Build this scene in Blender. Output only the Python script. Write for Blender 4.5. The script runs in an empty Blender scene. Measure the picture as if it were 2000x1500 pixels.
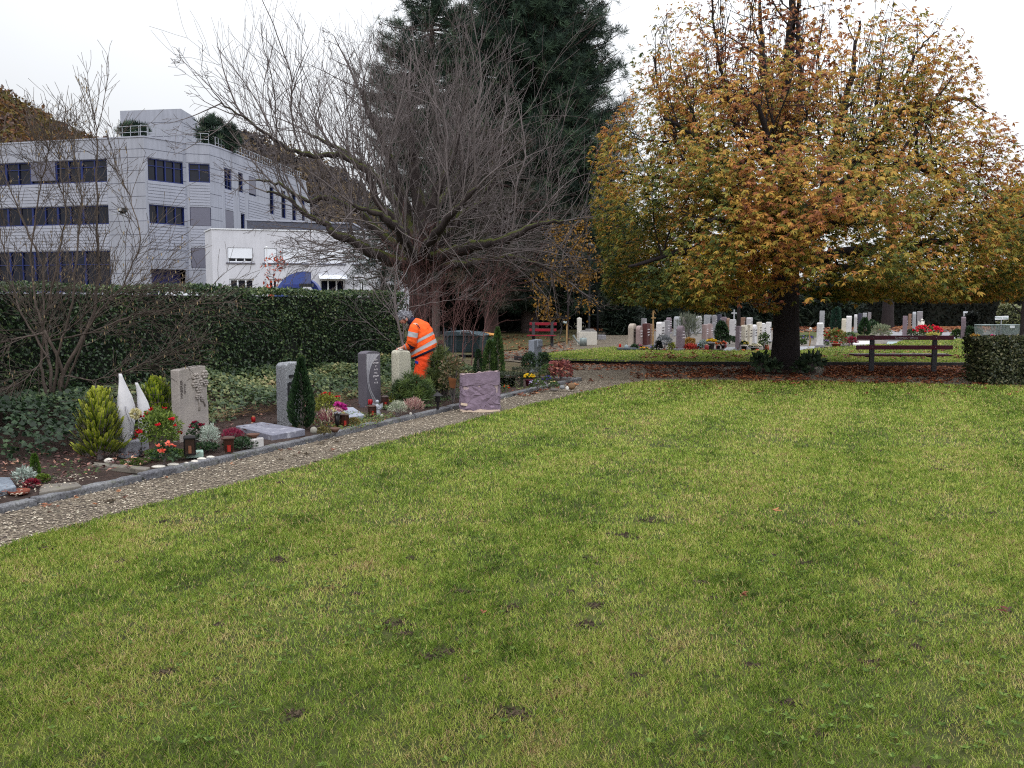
import bpy, math, random
import numpy as np
from mathutils import Vector, Matrix, Euler

random.seed(11)
RNG = np.random.default_rng(11)
R = math.radians
scene = bpy.context.scene
COL = scene.collection

# ------------------------------------------------------------------ camera
CAMH, PITCH, FPX = 1.6, math.atan(158 / 1800), 1800.0
cam_d = bpy.data.cameras.new('camera')
cam_d.sensor_width = 36.0
cam_d.lens = 36.0 * FPX / 2000.0
cam_d.clip_end = 3000
cam_d.clip_start = 0.05
cam = bpy.data.objects.new('camera', cam_d)
COL.objects.link(cam)
cam.location = (0, 0, CAMH)
cam.rotation_euler = (math.pi / 2 - PITCH, 0, 0)
scene.camera = cam

# ------------------------------------------------------------------ world: overcast sky
SUN_EL, SUN_ROT = R(38), R(200)
world = bpy.data.worlds.new('World')
scene.world = world
world.use_nodes = True
wn, wl = world.node_tree.nodes, world.node_tree.links
wn.clear()
def wnode(t, **k):
    n = wn.new(t)
    for a, b in k.items():
        setattr(n, a, b)
    return n
sky = wnode('ShaderNodeTexSky', sky_type='NISHITA', sun_disc=False, sun_elevation=SUN_EL, sun_rotation=SUN_ROT)
hsv = wnode('ShaderNodeHueSaturation'); hsv.inputs['Saturation'].default_value = 0.35
wl.new(sky.outputs[0], hsv.inputs['Color'])
tc = wnode('ShaderNodeTexCoord')
sep = wnode('ShaderNodeSeparateXYZ'); wl.new(tc.outputs['Generated'], sep.inputs[0])
# cloud deck: brighter towards the zenith, as under an even overcast
grad = wnode('ShaderNodeMapRange'); grad.inputs['From Min'].default_value = 0.0; grad.inputs['From Max'].default_value = 1.0
grad.inputs['To Min'].default_value = 5.3; grad.inputs['To Max'].default_value = 24.0
wl.new(sep.outputs['Z'], grad.inputs['Value'])
side = wnode('ShaderNodeMapRange'); side.inputs['From Min'].default_value = -0.55; side.inputs['From Max'].default_value = 0.5
side.inputs['To Min'].default_value = 0.80; side.inputs['To Max'].default_value = 1.22
wl.new(sep.outputs['X'], side.inputs['Value'])
nz = wnode('ShaderNodeTexNoise'); nz.inputs['Scale'].default_value = 2.2; nz.inputs['Detail'].default_value = 4
wl.new(tc.outputs['Generated'], nz.inputs['Vector'])
nzr = wnode('ShaderNodeMapRange'); nzr.inputs['To Min'].default_value = 0.86; nzr.inputs['To Max'].default_value = 1.13
wl.new(nz.outputs['Fac'], nzr.inputs['Value'])
m1 = wnode('ShaderNodeMath', operation='MULTIPLY'); wl.new(grad.outputs[0], m1.inputs[0]); wl.new(side.outputs[0], m1.inputs[1])
m2 = wnode('ShaderNodeMath', operation='MULTIPLY'); wl.new(m1.outputs[0], m2.inputs[0]); wl.new(nzr.outputs[0], m2.inputs[1])
tint = wnode('ShaderNodeMix', data_type='RGBA', blend_type='MULTIPLY'); tint.inputs[0].default_value = 1.0
tint.inputs[6].default_value = (0.97, 0.995, 1.03, 1)
wl.new(m2.outputs[0], tint.inputs[7])
mixs = wnode('ShaderNodeMix', data_type='RGBA'); mixs.inputs[0].default_value = 0.88
wl.new(hsv.outputs[0], mixs.inputs[6]); wl.new(tint.outputs[2], mixs.inputs[7])
bg = wnode('ShaderNodeBackground'); bg.inputs['Strength'].default_value = 0.1
out = wnode('ShaderNodeOutputWorld')
wl.new(mixs.outputs[2], bg.inputs[0]); wl.new(bg.outputs[0], out.inputs[0])

# ------------------------------------------------------------------ veiled sun
sun_d = bpy.data.lights.new('sun', 'SUN')
sun_d.energy = 0.9
sun_d.angle = R(14)
sun_d.color = (1.0, 0.96, 0.9)
sun = bpy.data.objects.new('sun', sun_d)
COL.objects.link(sun)
sdir = Vector((math.sin(SUN_ROT) * math.cos(SUN_EL), math.cos(SUN_ROT) * math.cos(SUN_EL), math.sin(SUN_EL)))
sun.rotation_euler = sdir.to_track_quat('Z', 'Y').to_euler()
sun.location = (0, -10, 20)

vs = scene.view_settings
vs.view_transform = 'Standard'
vs.look = 'None'
vs.gamma = 1
vs.exposure = 0.34
cy = scene.cycles
cy.max_bounces = 6; cy.diffuse_bounces = 3; cy.glossy_bounces = 2; cy.transmission_bounces = 3; cy.transparent_max_bounces = 6
cy.sample_clamp_indirect = 6
cy.filter_width = 1.15
cy.use_denoising = False

# ------------------------------------------------------------------ pixel <-> place (pixels of the 2000x1500 photograph)
CP, SP = math.cos(PITCH), math.sin(PITCH)
def ray(px, py):
    dx, dz = (px - 1000) / FPX, -(py - 750) / FPX
    return Vector((dx, CP + dz * SP, -SP + dz * CP))
def G(px, py, z=0.0):
    d = ray(px, py); t = (z - CAMH) / d.z
    return Vector((d.x * t, d.y * t, z))
def PY(px, py, Y):
    d = ray(px, py); t = Y / d.y
    return Vector((d.x * t, Y, CAMH + d.z * t))
def proj(p):
    x, y, z = p[0], p[1], p[2] - CAMH
    dep = y * CP - z * SP
    up = y * SP + z * CP
    return (1000 + FPX * x / dep, 750 - FPX * up / dep)
def GX(px, Y, z=0.0):
    """ground point at depth Y seen in column px"""
    k = (px - 1000) / FPX
    dep = Y * CP - (z - CAMH) * SP
    return Vector((k * dep, Y, z))

# kerb line of the near graves
K0 = G(0, 1003); K1 = G(900, 797)
KD = (K1 - K0); KD.z = 0; KD.normalize()
KN = Vector((-KD.y, KD.x, 0))
KR = math.atan2(KD.y, KD.x)
def kp(s, t, z=0.0):
    p = K0 + KD * s + KN * t
    return Vector((p.x, p.y, z))
def kpx(px, t, z=0.0):
    """point at offset t behind the kerb seen in column px"""
    k = (px - 1000) / FPX
    lo, hi = -12.0, 60.0
    for _ in range(50):
        m = (lo + hi) / 2
        p = kp(m, t, z)
        if p.y < 0.5 or proj(p)[0] < px: lo = m
        else: hi = m
    return kp(m, t, z)
def run_to(C, d, px):
    """length from C along d until column px"""
    lo, hi = 0.0, 6.0
    s0 = proj(C)[0] < px
    for _ in range(40):
        m = (lo + hi) / 2
        if (proj(C + d * m)[0] < px) == s0: lo = m
        else: hi = m
    return m

# ------------------------------------------------------------------ colour + materials
def lin(r, g, b):
    f = lambda c: ((c / 255) / 12.92) if c / 255 <= 0.04045 else (((c / 255) + 0.055) / 1.055) ** 2.4
    return (f(r), f(g), f(b), 1)

class NT:
    def __init__(s, name):
        s.m = bpy.data.materials.new(name); s.m.use_nodes = True
        s.n = s.m.node_tree.nodes; s.l = s.m.node_tree.links
        s.b = s.n['Principled BSDF']; s.out = s.n['Material Output']
        s.b.inputs['Specular IOR Level'].default_value = 0.3
    def new(s, t, **k):
        n = s.n.new(t)
        for a, b in k.items():
            setattr(n, a, b)
        return n
    def coord(s, kind='Object', scale=(1, 1, 1)):
        t = s.new('ShaderNodeTexCoord')
        if scale == (1, 1, 1): return t.outputs[kind]
        m = s.new('ShaderNodeMapping'); m.inputs['Scale'].default_value = scale
        s.l.new(t.outputs[kind], m.inputs[0])
        return m.outputs[0]
    def pos(s):
        return s.new('ShaderNodeNewGeometry').outputs['Position']
    def noise(s, vec, sc, det=4, rough=0.6):
        n = s.new('ShaderNodeTexNoise'); n.inputs['Scale'].default_value = sc
        n.inputs['Detail'].default_value = det; n.inputs['Roughness'].default_value = rough
        s.l.new(vec, n.inputs['Vector']); return n.outputs['Fac']
    def ramp(s, fac, stops, interp='LINEAR'):
        r = s.new('ShaderNodeValToRGB'); cr = r.color_ramp; cr.interpolation = interp
        cr.elements[0].position, cr.elements[0].color = stops[0][0], stops[0][1]
        cr.elements[1].position, cr.elements[1].color = stops[-1][0], stops[-1][1]
        for p, c in stops[1:-1]:
            e = cr.elements.new(p); e.color = c
        s.l.new(fac, r.inputs[0]); return r.outputs[0]
    def mix(s, fac, a, b, mode='MIX'):
        m = s.new('ShaderNodeMix', data_type='RGBA', blend_type=mode)
        for i, v in ((0, fac), (6, a), (7, b)):
            if hasattr(v, 'is_output'): s.l.new(v, m.inputs[i])
            elif i == 0: m.inputs[0].default_value = v
            else: m.inputs[i].default_value = v
        return m.outputs[2]
    def math(s, op, a, b=0.0):
        m = s.new('ShaderNodeMath', operation=op)
        for i, v in ((0, a), (1, b)):
            if hasattr(v, 'is_output'): s.l.new(v, m.inputs[i])
            else: m.inputs[i].default_value = v
        return m.outputs[0]
    def bump(s, h, strength, dist=0.01):
        b = s.new('ShaderNodeBump'); b.inputs['Strength'].default_value = strength; b.inputs['Distance'].default_value = dist
        s.l.new(h, b.inputs['Height']); s.l.new(b.outputs[0], s.b.inputs['Normal'])
    def base(s, c):
        if hasattr(c, 'is_output'): s.l.new(c, s.b.inputs['Base Color'])
        else: s.b.inputs['Base Color'].default_value = c
    def rough(s, v): s.b.inputs['Roughness'].default_value = v

def mat(name, c, rough=0.75, var=0.25, sc=6.0, bump=0.0, bsc=60.0, bdist=0.01, metal=0.0, spec=0.3, c2=None, stretch=(1, 1, 1)):
    """procedural surface: colour broken by two scales of noise, plus bump"""
    t = NT(name)
    v = t.coord('Object', stretch)
    n1 = t.noise(v, sc, 5, 0.65)
    dark = tuple(x * (1 - var) for x in c[:3]) + (1,)
    light = tuple(min(1, x * (1 + var)) for x in c[:3]) + (1,)
    if c2 is not None: light = c2
    t.base(t.ramp(n1, [(0.3, dark), (0.7, light)]))
    t.rough(rough)
    t.b.inputs['Metallic'].default_value = metal
    t.b.inputs['Specular IOR Level'].default_value = spec
    if bump > 0:
        t.bump(t.noise(v, bsc, 4, 0.6), bump, bdist)
    return t.m

def stone_mat(name, c, speck=0.35, sc=120.0, bump=0.3, stain=0.25, moss=None):
    t = NT(name)
    v = t.coord('Object')
    n1 = t.noise(v, sc, 3, 0.7)
    n2 = t.noise(v, 3.5, 5, 0.65)
    a = tuple(x * (1 - speck) for x in c[:3]) + (1,)
    b = tuple(min(1, x * (1 + speck)) for x in c[:3]) + (1,)
    col = t.ramp(n1, [(0.35, a), (0.65, b)])
    st = t.ramp(n2, [(0.35, (1 - stain, 1 - stain, 1 - stain * 0.9, 1)), (0.65, (1, 1, 1, 1))])
    col = t.mix(1.0, col, st, 'MULTIPLY')
    if moss:
        n3 = t.noise(v, 7, 5, 0.7)
        f = t.ramp(n3, [(0.55, (0, 0, 0, 1)), (0.7, (1, 1, 1, 1))])
        col = t.mix(f, col, moss)
    t.base(col); t.rough(0.8)
    t.bump(t.noise(v, sc * 0.6, 4, 0.7), bump, 0.01)
    return t.m

def leaf_mat(name, stops, rough=0.5, transl=0.3, spec=0.35, big=None):
    """leaf surface: colour picked by the per-leaf attribute v"""
    t = NT(name)
    a = t.new('ShaderNodeAttribute', attribute_name='v')
    fac = a.outputs['Fac']
    col = t.ramp(fac, stops)
    if big:
        n = t.noise(t.pos(), big[0], 3, 0.6)
        k = t.ramp(n, [(0.3, (1 - big[1],) * 3 + (1,)), (0.7, (1 + big[1],) * 3 + (1,))])
        col = t.mix(1.0, col, k, 'MULTIPLY')
    t.base(col); t.rough(rough); t.b.inputs['Specular IOR Level'].default_value = spec
    if transl > 0:
        tr = t.new('ShaderNodeBsdfTranslucent'); t.l.new(col, tr.inputs[0])
        mx = t.new('ShaderNodeMixShader'); mx.inputs[0].default_value = transl
        t.l.new(t.b.outputs[0], mx.inputs[1]); t.l.new(tr.outputs[0], mx.inputs[2])
        t.l.new(mx.outputs[0], t.out.inputs[0])
    return t.m

# ------------------------------------------------------------------ objects
def setp(o, label=None, cat=None, group=None, kind=None):
    if label: o['label'] = label
    if cat: o['category'] = cat
    if group: o['group'] = group
    if kind: o['kind'] = kind
    return o
TM = {}
def thing(name, label, cat, loc=(0, 0, 0), rotz=0.0, group=None):
    o = bpy.data.objects.new(name, None); COL.objects.link(o)
    o.empty_display_size = 0.1
    o.location = loc; o.rotation_euler = (0, 0, rotz)
    TM[o.name] = Matrix.Translation(Vector(loc)) @ Matrix.Rotation(rotz, 4, 'Z')
    return setp(o, label, cat, group)
def link(name, me, parent=None, world=False):
    o = bpy.data.objects.new(name, me); COL.objects.link(o)
    if parent is not None:
        o.parent = parent
        if world:
            me.transform(TM[parent.name].inverted())
    return o

def fast(name, V, F, mats, parent=None, world=False, v=None, smooth=False, midx=None):
    """mesh object from arrays: V (n,3), F (m,k)"""
    V = np.asarray(V, np.float32).reshape(-1, 3); F = np.asarray(F, np.int32)
    me = bpy.data.meshes.new(name)
    me.vertices.add(len(V)); me.vertices.foreach_set('co', V.ravel())
    m, k = F.shape
    me.loops.add(m * k); me.loops.foreach_set('vertex_index', F.ravel())
    me.polygons.add(m)
    me.polygons.foreach_set('loop_start', np.arange(0, m * k, k, dtype=np.int32))
    me.polygons.foreach_set('loop_total', np.full(m, k, np.int32))
    if smooth: me.polygons.foreach_set('use_smooth', np.ones(m, bool))
    for mm in (mats if isinstance(mats, (list, tuple)) else [mats]): me.materials.append(mm)
    if midx is not None: me.polygons.foreach_set('material_index', np.asarray(midx, np.int32))
    if v is not None:
        at = me.attributes.new('v', 'FLOAT', 'POINT'); at.data.foreach_set('value', np.asarray(v, np.float32))
    me.update(calc_edges=True)
    return link(name, me, parent, world)

class MB:
    """mesh builder: one mesh object per part"""
    def __init__(s): s.v = []; s.f = []; s.mi = []; s.cur = 0
    def face(s, idx): s.f.append(tuple(idx)); s.mi.append(s.cur)
    def add(s, verts, faces):
        b = len(s.v); s.v += [tuple(x) for x in verts]
        for f in faces: s.face([i + b for i in f])
        return s
    def box(s, c, d, rz=0.0, rot=None):
        hx, hy, hz = d[0] / 2, d[1] / 2, d[2] / 2
        pts = [Vector((x, y, z)) for z in (-hz, hz) for x, y in ((-hx, -hy), (hx, -hy), (hx, hy), (-hx, hy))]
        m = rot if rot is not None else Matrix.Rotation(rz, 3, 'Z')
        c = Vector(c)
        return s.add([m @ p + c for p in pts], [(3, 2, 1, 0), (4, 5, 6, 7), (0, 1, 5, 4), (1, 2, 6, 5), (2, 3, 7, 6), (3, 0, 4, 7)])
    def prism(s, poly, z0, z1):
        n = len(poly)
        return s.add([(x, y, z0) for x, y in poly] + [(x, y, z1) for x, y in poly],
                     [tuple(range(n - 1, -1, -1)), tuple(range(n, 2 * n))] + [(i, (i + 1) % n, (i + 1) % n + n, i + n) for i in range(n)])
    def prism_y(s, poly, y0, y1):
        """outline in x-z, thickness in y"""
        n = len(poly)
        return s.add([(x, y0, z) for x, z in poly] + [(x, y1, z) for x, z in poly],
                     [tuple(range(n)), tuple(range(2 * n - 1, n - 1, -1))] + [((i + 1) % n, i, i + n, (i + 1) % n + n) for i in range(n)])
    def tube(s, pts, rad, n=8, cap=True):
        pts = [Vector(p) for p in pts]
        if not hasattr(rad, '__len__'): rad = [rad] * len(pts)
        ref = None; rings = []
        for i, p in enumerate(pts):
            t = (pts[min(i + 1, len(pts) - 1)] - pts[max(i - 1, 0)]).normalized()
            if ref is None:
                ref = Vector((1, 0, 0)) if abs(t.x) < 0.8 else Vector((0, 1, 0))
            u = (ref - t * ref.dot(t)).normalized(); ref = u; w = t.cross(u)
            rings.append([p + (u * math.cos(2 * math.pi * k / n) + w * math.sin(2 * math.pi * k / n)) * rad[i] for k in range(n)])
        return s.loft(rings, cap)
    def loft(s, rings, cap=True, mids=None):
        b = len(s.v); n = len(rings[0])
        for r in rings: s.v += [tuple(x) for x in r]
        keep = s.cur
        for i in range(len(rings) - 1):
            if mids: s.cur = mids[i]
            for k in range(n):
                s.face((b + i * n + k, b + i * n + (k + 1) % n, b + (i + 1) * n + (k + 1) % n, b + (i + 1) * n + k))
        if mids: s.cur = mids[0]
        if cap:
            s.face([b + k for k in range(n - 1, -1, -1)])
            if mids: s.cur = mids[-1]
            s.face([b + (len(rings) - 1) * n + k for k in range(n)])
        s.cur = keep
        return s
    def lathe(s, prof, c=(0, 0, 0), n=16, cap=True):
        return s.loft([[(c[0] + r * math.cos(2 * math.pi * k / n), c[1] + r * math.sin(2 * math.pi * k / n), c[2] + z) for k in range(n)] for r, z in prof], cap)
    def ball(s, c, r, n=12, m=8, noise=0.0):
        r = (r, r, r) if not hasattr(r, '__len__') else r
        rings = []
        for i in range(m + 1):
            a = -math.pi / 2 + math.pi * i / m
            rr = max(math.cos(a), 0.02)
            rings.append([(c[0] + r[0] * rr * math.cos(2 * math.pi * k / n) * (1 + random.uniform(-noise, noise)),
                           c[1] + r[1] * rr * math.sin(2 * math.pi * k / n) * (1 + random.uniform(-noise, noise)),
                           c[2] + r[2] * math.sin(a) * (1 + random.uniform(-noise, noise))) for k in range(n)])
        return s.loft(rings)
    def build(s, name, mats, parent=None, world=False, smooth=False, bevel=0.0, seg=2, sub=0, disp=None):
        me = bpy.data.meshes.new(name)
        me.from_pydata(s.v, [], s.f)
        mats = mats if isinstance(mats, (list, tuple)) else [mats]
        for m in mats: me.materials.append(m)
        for p, i in zip(me.polygons, s.mi):
            p.material_index = i; p.use_smooth = smooth
        me.update()
        o = link(name, me, parent, world)
        if bevel > 0:
            b = o.modifiers.new('bevel', 'BEVEL'); b.width = bevel; b.segments = seg; b.limit_method = 'ANGLE'; b.angle_limit = R(35)
        if sub:
            u = o.modifiers.new('sub', 'SUBSURF'); u.levels = sub; u.render_levels = sub
        if disp:
            st, size = disp
            sb = o.modifiers.new('s2', 'SUBSURF'); sb.subdivision_type = 'SIMPLE'; sb.levels = sb.render_levels = 4
            tx = bpy.data.textures.new(name + '_relief', 'CLOUDS'); tx.noise_scale = size; tx.noise_depth = 3
            d = o.modifiers.new('d', 'DISPLACE'); d.texture = tx; d.strength = st; d.mid_level = 0.5
        return o

def nrm(a): return a / np.maximum(np.linalg.norm(a, axis=-1, keepdims=True), 1e-9)
def leaf_arr(P, D, N, L, W, fold=0.12):
    """four-cornered leaves: base, side, tip, side"""
    P = np.asarray(P, float); D = nrm(D); S = nrm(np.cross(D, N)); N = np.cross(S, D)
    L = np.broadcast_to(np.asarray(L, float).reshape(-1, 1), (len(P), 1)); W = np.broadcast_to(np.asarray(W, float).reshape(-1, 1), (len(P), 1))
    mid = P + D * L * 0.45
    V = np.stack([P, mid + S * W / 2 + N * W * fold, P + D * L, mid - S * W / 2 + N * W * fold], 1)
    return V
def leaves(name, P, D, N, L, W, v, m, parent=None, world=True, fold=0.12):
    V = leaf_arr(P, D, N, L, W, fold)
    n = len(V)
    F = np.arange(n * 4).reshape(n, 4)
    return fast(name, V.reshape(-1, 3), F, m, parent, world, np.repeat(v, 4))
def rdir(n, rng=None):
    return nrm((rng or RNG).normal(size=(n, 3)))

class Tubes:
    """many branches collected into one mesh"""
    def __init__(s, sides=5): s.V = []; s.F = []; s.n = 0; s.sides = sides; s.A = []
    def add(s, pts, rad, sides=None, v=0.5):
        pts = np.asarray(pts, float); k = len(pts); q = sides or s.sides
        T = np.empty_like(pts); T[1:-1] = pts[2:] - pts[:-2]; T[0] = pts[1] - pts[0]; T[-1] = pts[-1] - pts[-2]
        T = nrm(T)
        ref = np.array([0.31, 0.87, 0.2]) if abs(T[0] @ np.array([0.31, 0.87, 0.2])) < 0.8 else np.array([1.0, 0, 0])
        U = nrm(ref - T * (T @ ref)[:, None]); W = np.cross(T, U)
        a = np.arange(q) * 2 * math.pi / q
        rad = np.asarray(rad, float).reshape(-1, 1, 1)
        ring = pts[:, None, :] + rad * (np.cos(a)[None, :, None] * U[:, None, :] + np.sin(a)[None, :, None] * W[:, None, :])
        s.V.append(ring.reshape(-1, 3)); s.A.append(np.full(k * q, v))
        i = np.arange(k - 1)[:, None] * q; j = np.arange(q)[None, :]; j2 = (j + 1) % q
        F = np.stack([i + j, i + j2, i + q + j2, i + q + j], -1).reshape(-1, 4) + s.n
        s.F.append(F); s.n += k * q
    def build(s, name, m, parent=None, world=True, smooth=True):
        return fast(name, np.concatenate(s.V), np.concatenate(s.F), m, parent, world, np.concatenate(s.A), smooth)

def grow(ts, p, d, L, r, lvl, P, tips=None, rng=RNG, root=True):
    """one branch and its side branches. P: seg, wig, up, split, ratio, ang, rmin, inside"""
    n = max(3, int(L / P['seg'])); st = L / n
    pts = [np.array(p, float)]; d = np.array(d, float) / np.linalg.norm(d)
    kids = []
    for i in range(n):
        d = d + rng.normal(size=3) * P['wig'] + np.array([0, 0, P['up']])
        d /= np.linalg.norm(d)
        q = pts[-1] + d * st
        if P.get('inside') and not P['inside'](q) and i > 0: break
        pts.append(q)
        kids.append(d.copy())
    if len(pts) < 3: return
    k = len(pts)
    rad = np.linspace(r, max(P['rmin'], r * P.get('taper', 0.3)), k)
    ts.add(pts, rad, sides=6 if r > 0.03 else (4 if r > 0.008 else 3), v=rng.random())
    if tips is not None and lvl <= P.get('tiplvl', 0):
        for i in range(1, k):
            tips.append((pts[i], kids[i - 1]))
    if lvl > 0:
        for c in range(P['split']):
            f = rng.uniform(P.get('f0', 0.25), 0.97); i = min(k - 1, max(1, int(f * k)))
            ax = nrm(np.cross(kids[i - 1], rng.normal(size=3))[None])[0]
            ang = R(rng.uniform(*P['ang']))
            nd = kids[i - 1] * math.cos(ang) + ax * math.sin(ang)
            grow(ts, pts[i], nd, L * P['ratio'] * (1.15 - 0.6 * f) * rng.uniform(0.7, 1.2), max(P['rmin'], rad[i] * 0.6), lvl - 1, P, tips, rng, False)

def poly_sheet(name, pts, z, m, label=None, kind='structure', cell=None):
    mb = MB(); mb.add([(p[0], p[1], z) for p in pts], [tuple(range(len(pts)))])
    o = mb.build(name, m)
    if kind: o['kind'] = kind
    if label: o['label'] = label
    return o
def in_poly(x, y, poly):
    """vectorised point-in-polygon"""
    c = np.zeros(len(x), bool); n = len(poly)
    for i in range(n):
        x1, y1 = poly[i][0], poly[i][1]; x2, y2 = poly[(i + 1) % n][0], poly[(i + 1) % n][1]
        if y1 == y2: continue
        k = ((y1 > y) != (y2 > y)) & (x < (x2 - x1) * (y - y1) / (y2 - y1) + x1)
        c ^= k
    return c
def wob(x, y, s, seed=0):
    """cheap smooth noise in -1..1"""
    r = np.random.default_rng(seed); o = 0
    for k in range(5):
        a, f, ph = r.uniform(0, 6.28), s * r.uniform(0.6, 1.9), r.uniform(0, 6.28)
        o = o + np.sin((x * math.cos(a) + y * math.sin(a)) * f + ph)
    return o / 2.6
# ================================================================== ground, paths, lawns
def ground_mat():
    t = NT('rough_ground'); p = t.pos()
    c = t.ramp(t.noise(p, 1.2, 6, 0.7), [(0.3, lin(62, 58, 38)), (0.5, lin(84, 72, 50)), (0.7, lin(96, 98, 52))])
    t.base(c); t.rough(0.95); t.bump(t.noise(p, 30, 5, 0.7), 0.6, 0.03); return t.m
def gravel_mat(name='gravel', tone=1.0):
    t = NT(name); p = t.pos()
    vo = t.new('ShaderNodeTexVoronoi'); vo.inputs['Scale'].default_value = 62; t.l.new(p, vo.inputs['Vector'])
    sx = t.new('ShaderNodeSeparateColor'); t.l.new(vo.outputs['Color'], sx.inputs[0])
    k = lambda r, g, b: tuple(x * tone for x in lin(r, g, b)[:3]) + (1,)
    c = t.ramp(sx.outputs[0], [(0.0, k(66, 58, 52)), (0.35, k(132, 120, 108)), (0.6, k(162, 149, 132)), (0.82, k(186, 174, 156)), (1.0, k(214, 208, 190))])
    big = t.ramp(t.noise(p, 1.1, 5, 0.6), [(0.3, (0.72, 0.70, 0.68, 1)), (0.7, (1.08, 1.06, 1.02, 1))])
    c = t.mix(1.0, c, big, 'MULTIPLY')
    edge = t.ramp(vo.outputs['Distance'], [(0.0, (1, 1, 1, 1)), (0.55, (0.35, 0.33, 0.3, 1))])
    c = t.mix(1.0, c, edge, 'MULTIPLY')
    t.base(c); t.rough(0.85); t.bump(vo.outputs['Distance'], 0.9, -0.02); return t.m
def lawn_mat():
    t = NT('lawn_turf'); p = t.pos()
    c = t.ramp(t.noise(p, 2.5, 8, 0.75), [(0.3, lin(44, 42, 26)), (0.5, lin(72, 80, 34)), (0.72, lin(100, 108, 48))])
    f = t.ramp(t.noise(p, 14, 5, 0.8), [(0.3, (0.55, 0.55, 0.5, 1)), (0.7, (1.15, 1.1, 1.0, 1))])
    t.base(t.mix(1.0, c, f, 'MULTIPLY')); t.rough(0.95); t.bump(t.noise(p, 60, 4, 0.8), 0.8, 0.03); return t.m
def soil_mat():
    t = NT('bed_soil'); p = t.pos()
    c = t.ramp(t.noise(p, 22, 6, 0.75), [(0.3, lin(36, 26, 22)), (0.55, lin(66, 50, 44)), (0.75, lin(98, 78, 70))])
    t.base(c); t.rough(0.95); t.bump(t.noise(p, 45, 5, 0.8), 1.0, 0.03); return t.m
M_ground, M_gravel, M_lawn, M_soil = ground_mat(), gravel_mat(), lawn_mat(), soil_mat()
M_kerb = stone_mat('kerb_granite', lin(112, 112, 114), 0.5, 55, 0.9, 0.55, lin(66, 70, 50))
M_edge = stone_mat('edging_stone', lin(58, 54, 56), 0.3, 60, 0.5, 0.4)

g_ = MB(); g_.add([(-700, -60, -0.02), (700, -60, -0.02), (700, 1200, -0.02), (-700, 1200, -0.02)], [(0, 1, 2, 3)])
setp(g_.build('ground', M_ground), kind='structure')

# gravel: near path, cross path and the way to the fountain
gp = [kp(-12, -0.02), kp(13.3, -0.02), G(1075, 716), G(1005, 706), G(930, 700), G(960, 690), G(1050, 681), G(1120, 664), G(1180, 649), G(1240, 641),
      G(1240, 668), G(1300, 676), G(2400, 676), Vector((26, 16, 0)), Vector((14, -6, 0)), Vector((-14, -6, 0))]
poly_sheet('gravel_path', gp, 0.0, M_gravel)

LAWN = [Vector((-6.2, -4, 0)), Vector((-5.3, 2.0, 0)), G(0, 1075), G(60, 1052), G(150, 1030), G(300, 986), G(450, 950), G(620, 905), G(760, 864), G(900, 828), G(1020, 796),
        G(1150, 766), G(1215, 752), G(1260, 746), G(1330, 744), G(1600, 747), G(2000, 756), G(2500, 764), Vector((14, -4, 0))]
poly_sheet('lawn', LAWN, 0.012, M_lawn)
LAWN2 = [G(1022, 698, .09), G(1075, 703, .09), G(1300, 708, .09), G(1660, 709, .09), G(1925, 709, .09), G(2500, 709, .09), G(2500, 661, .09), G(1900, 662, .09), G(1768, 663, .09), G(1745, 672, .09),
         G(1690, 674, .09), G(1600, 680, .09), G(1560, 685, .09), G(1225, 684, .09), G(1200, 677, .09), G(1140, 682, .09), G(1068, 691, .09)]
poly_sheet('strip_lawn', LAWN2, 0.09, M_lawn)
# dark edging along the strip lawn
e = MB()
ep = [G(1006, 703), G(1075, 708), G(1300, 715), G(1660, 716), G(1925, 717), G(2500, 717)]
for a, b in zip(ep[:-1], ep[1:]):
    L = (b - a).length; n = max(1, int(L / 1.0)); d = (b - a) / n; ang = math.atan2(d.y, d.x)
    for i in range(n):
        c = a + d * (i + 0.5)
        e.box((c.x, c.y + 0.05, 0.055), (d.length - 0.012, 0.09, 0.115 + random.uniform(-.006, .006)), ang)
setp(e.build('edging_kerb', M_edge, bevel=0.008), kind='structure')
# side return of the edging at its left end
# near kerb of rough granite stones
kb = MB(); s = -11.0
while s < 13.2:
    L = random.uniform(0.95, 1.1)
    if s + L > 13.3: L = 13.3 - s
    c = kp(s + L / 2, 0.055 + random.uniform(-.010, .010), -0.012)
    kb.box(c, (L - 0.03, 0.115, 0.145 + random.uniform(-.02, .016)), KR + random.uniform(-.008, .008))
    s += L
for i in range(4):
    c = kp(13.3 - 0.06, 0.55 + i * 0.85, 0.0)
    kb.box(c, (0.84, 0.1, 0.12), KR + math.pi / 2)
setp(kb.build('kerb', M_kerb, bevel=0.014, disp=(.022, .13)), kind='structure')
# planted bed behind the kerb, mounded towards the hedge
bv, bf = [], []
S_ = np.arange(-11, 13.3, 0.25); T_ = np.linspace(0.11, 4.6, 19)
for i, s_ in enumerate(S_):
    for j, t_ in enumerate(T_):
        z = 0.03 + 0.02 * math.sin(s_ * 3.1 + t_ * 2) * math.sin(t_ * 3.3 + s_) + 0.02 * random.random() + (0.10 * max(0, t_ - 2.0))
        bv.append(tuple(kp(s_, t_, z)))
n_ = len(T_)
for i in range(len(S_) - 1):
    for j in range(n_ - 1):
        a = i * n_ + j; bf.append((a, a + n_, a + n_ + 1, a + 1))
setp(fast('bed_soil', bv, bf, M_soil, smooth=True), kind='structure')

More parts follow.
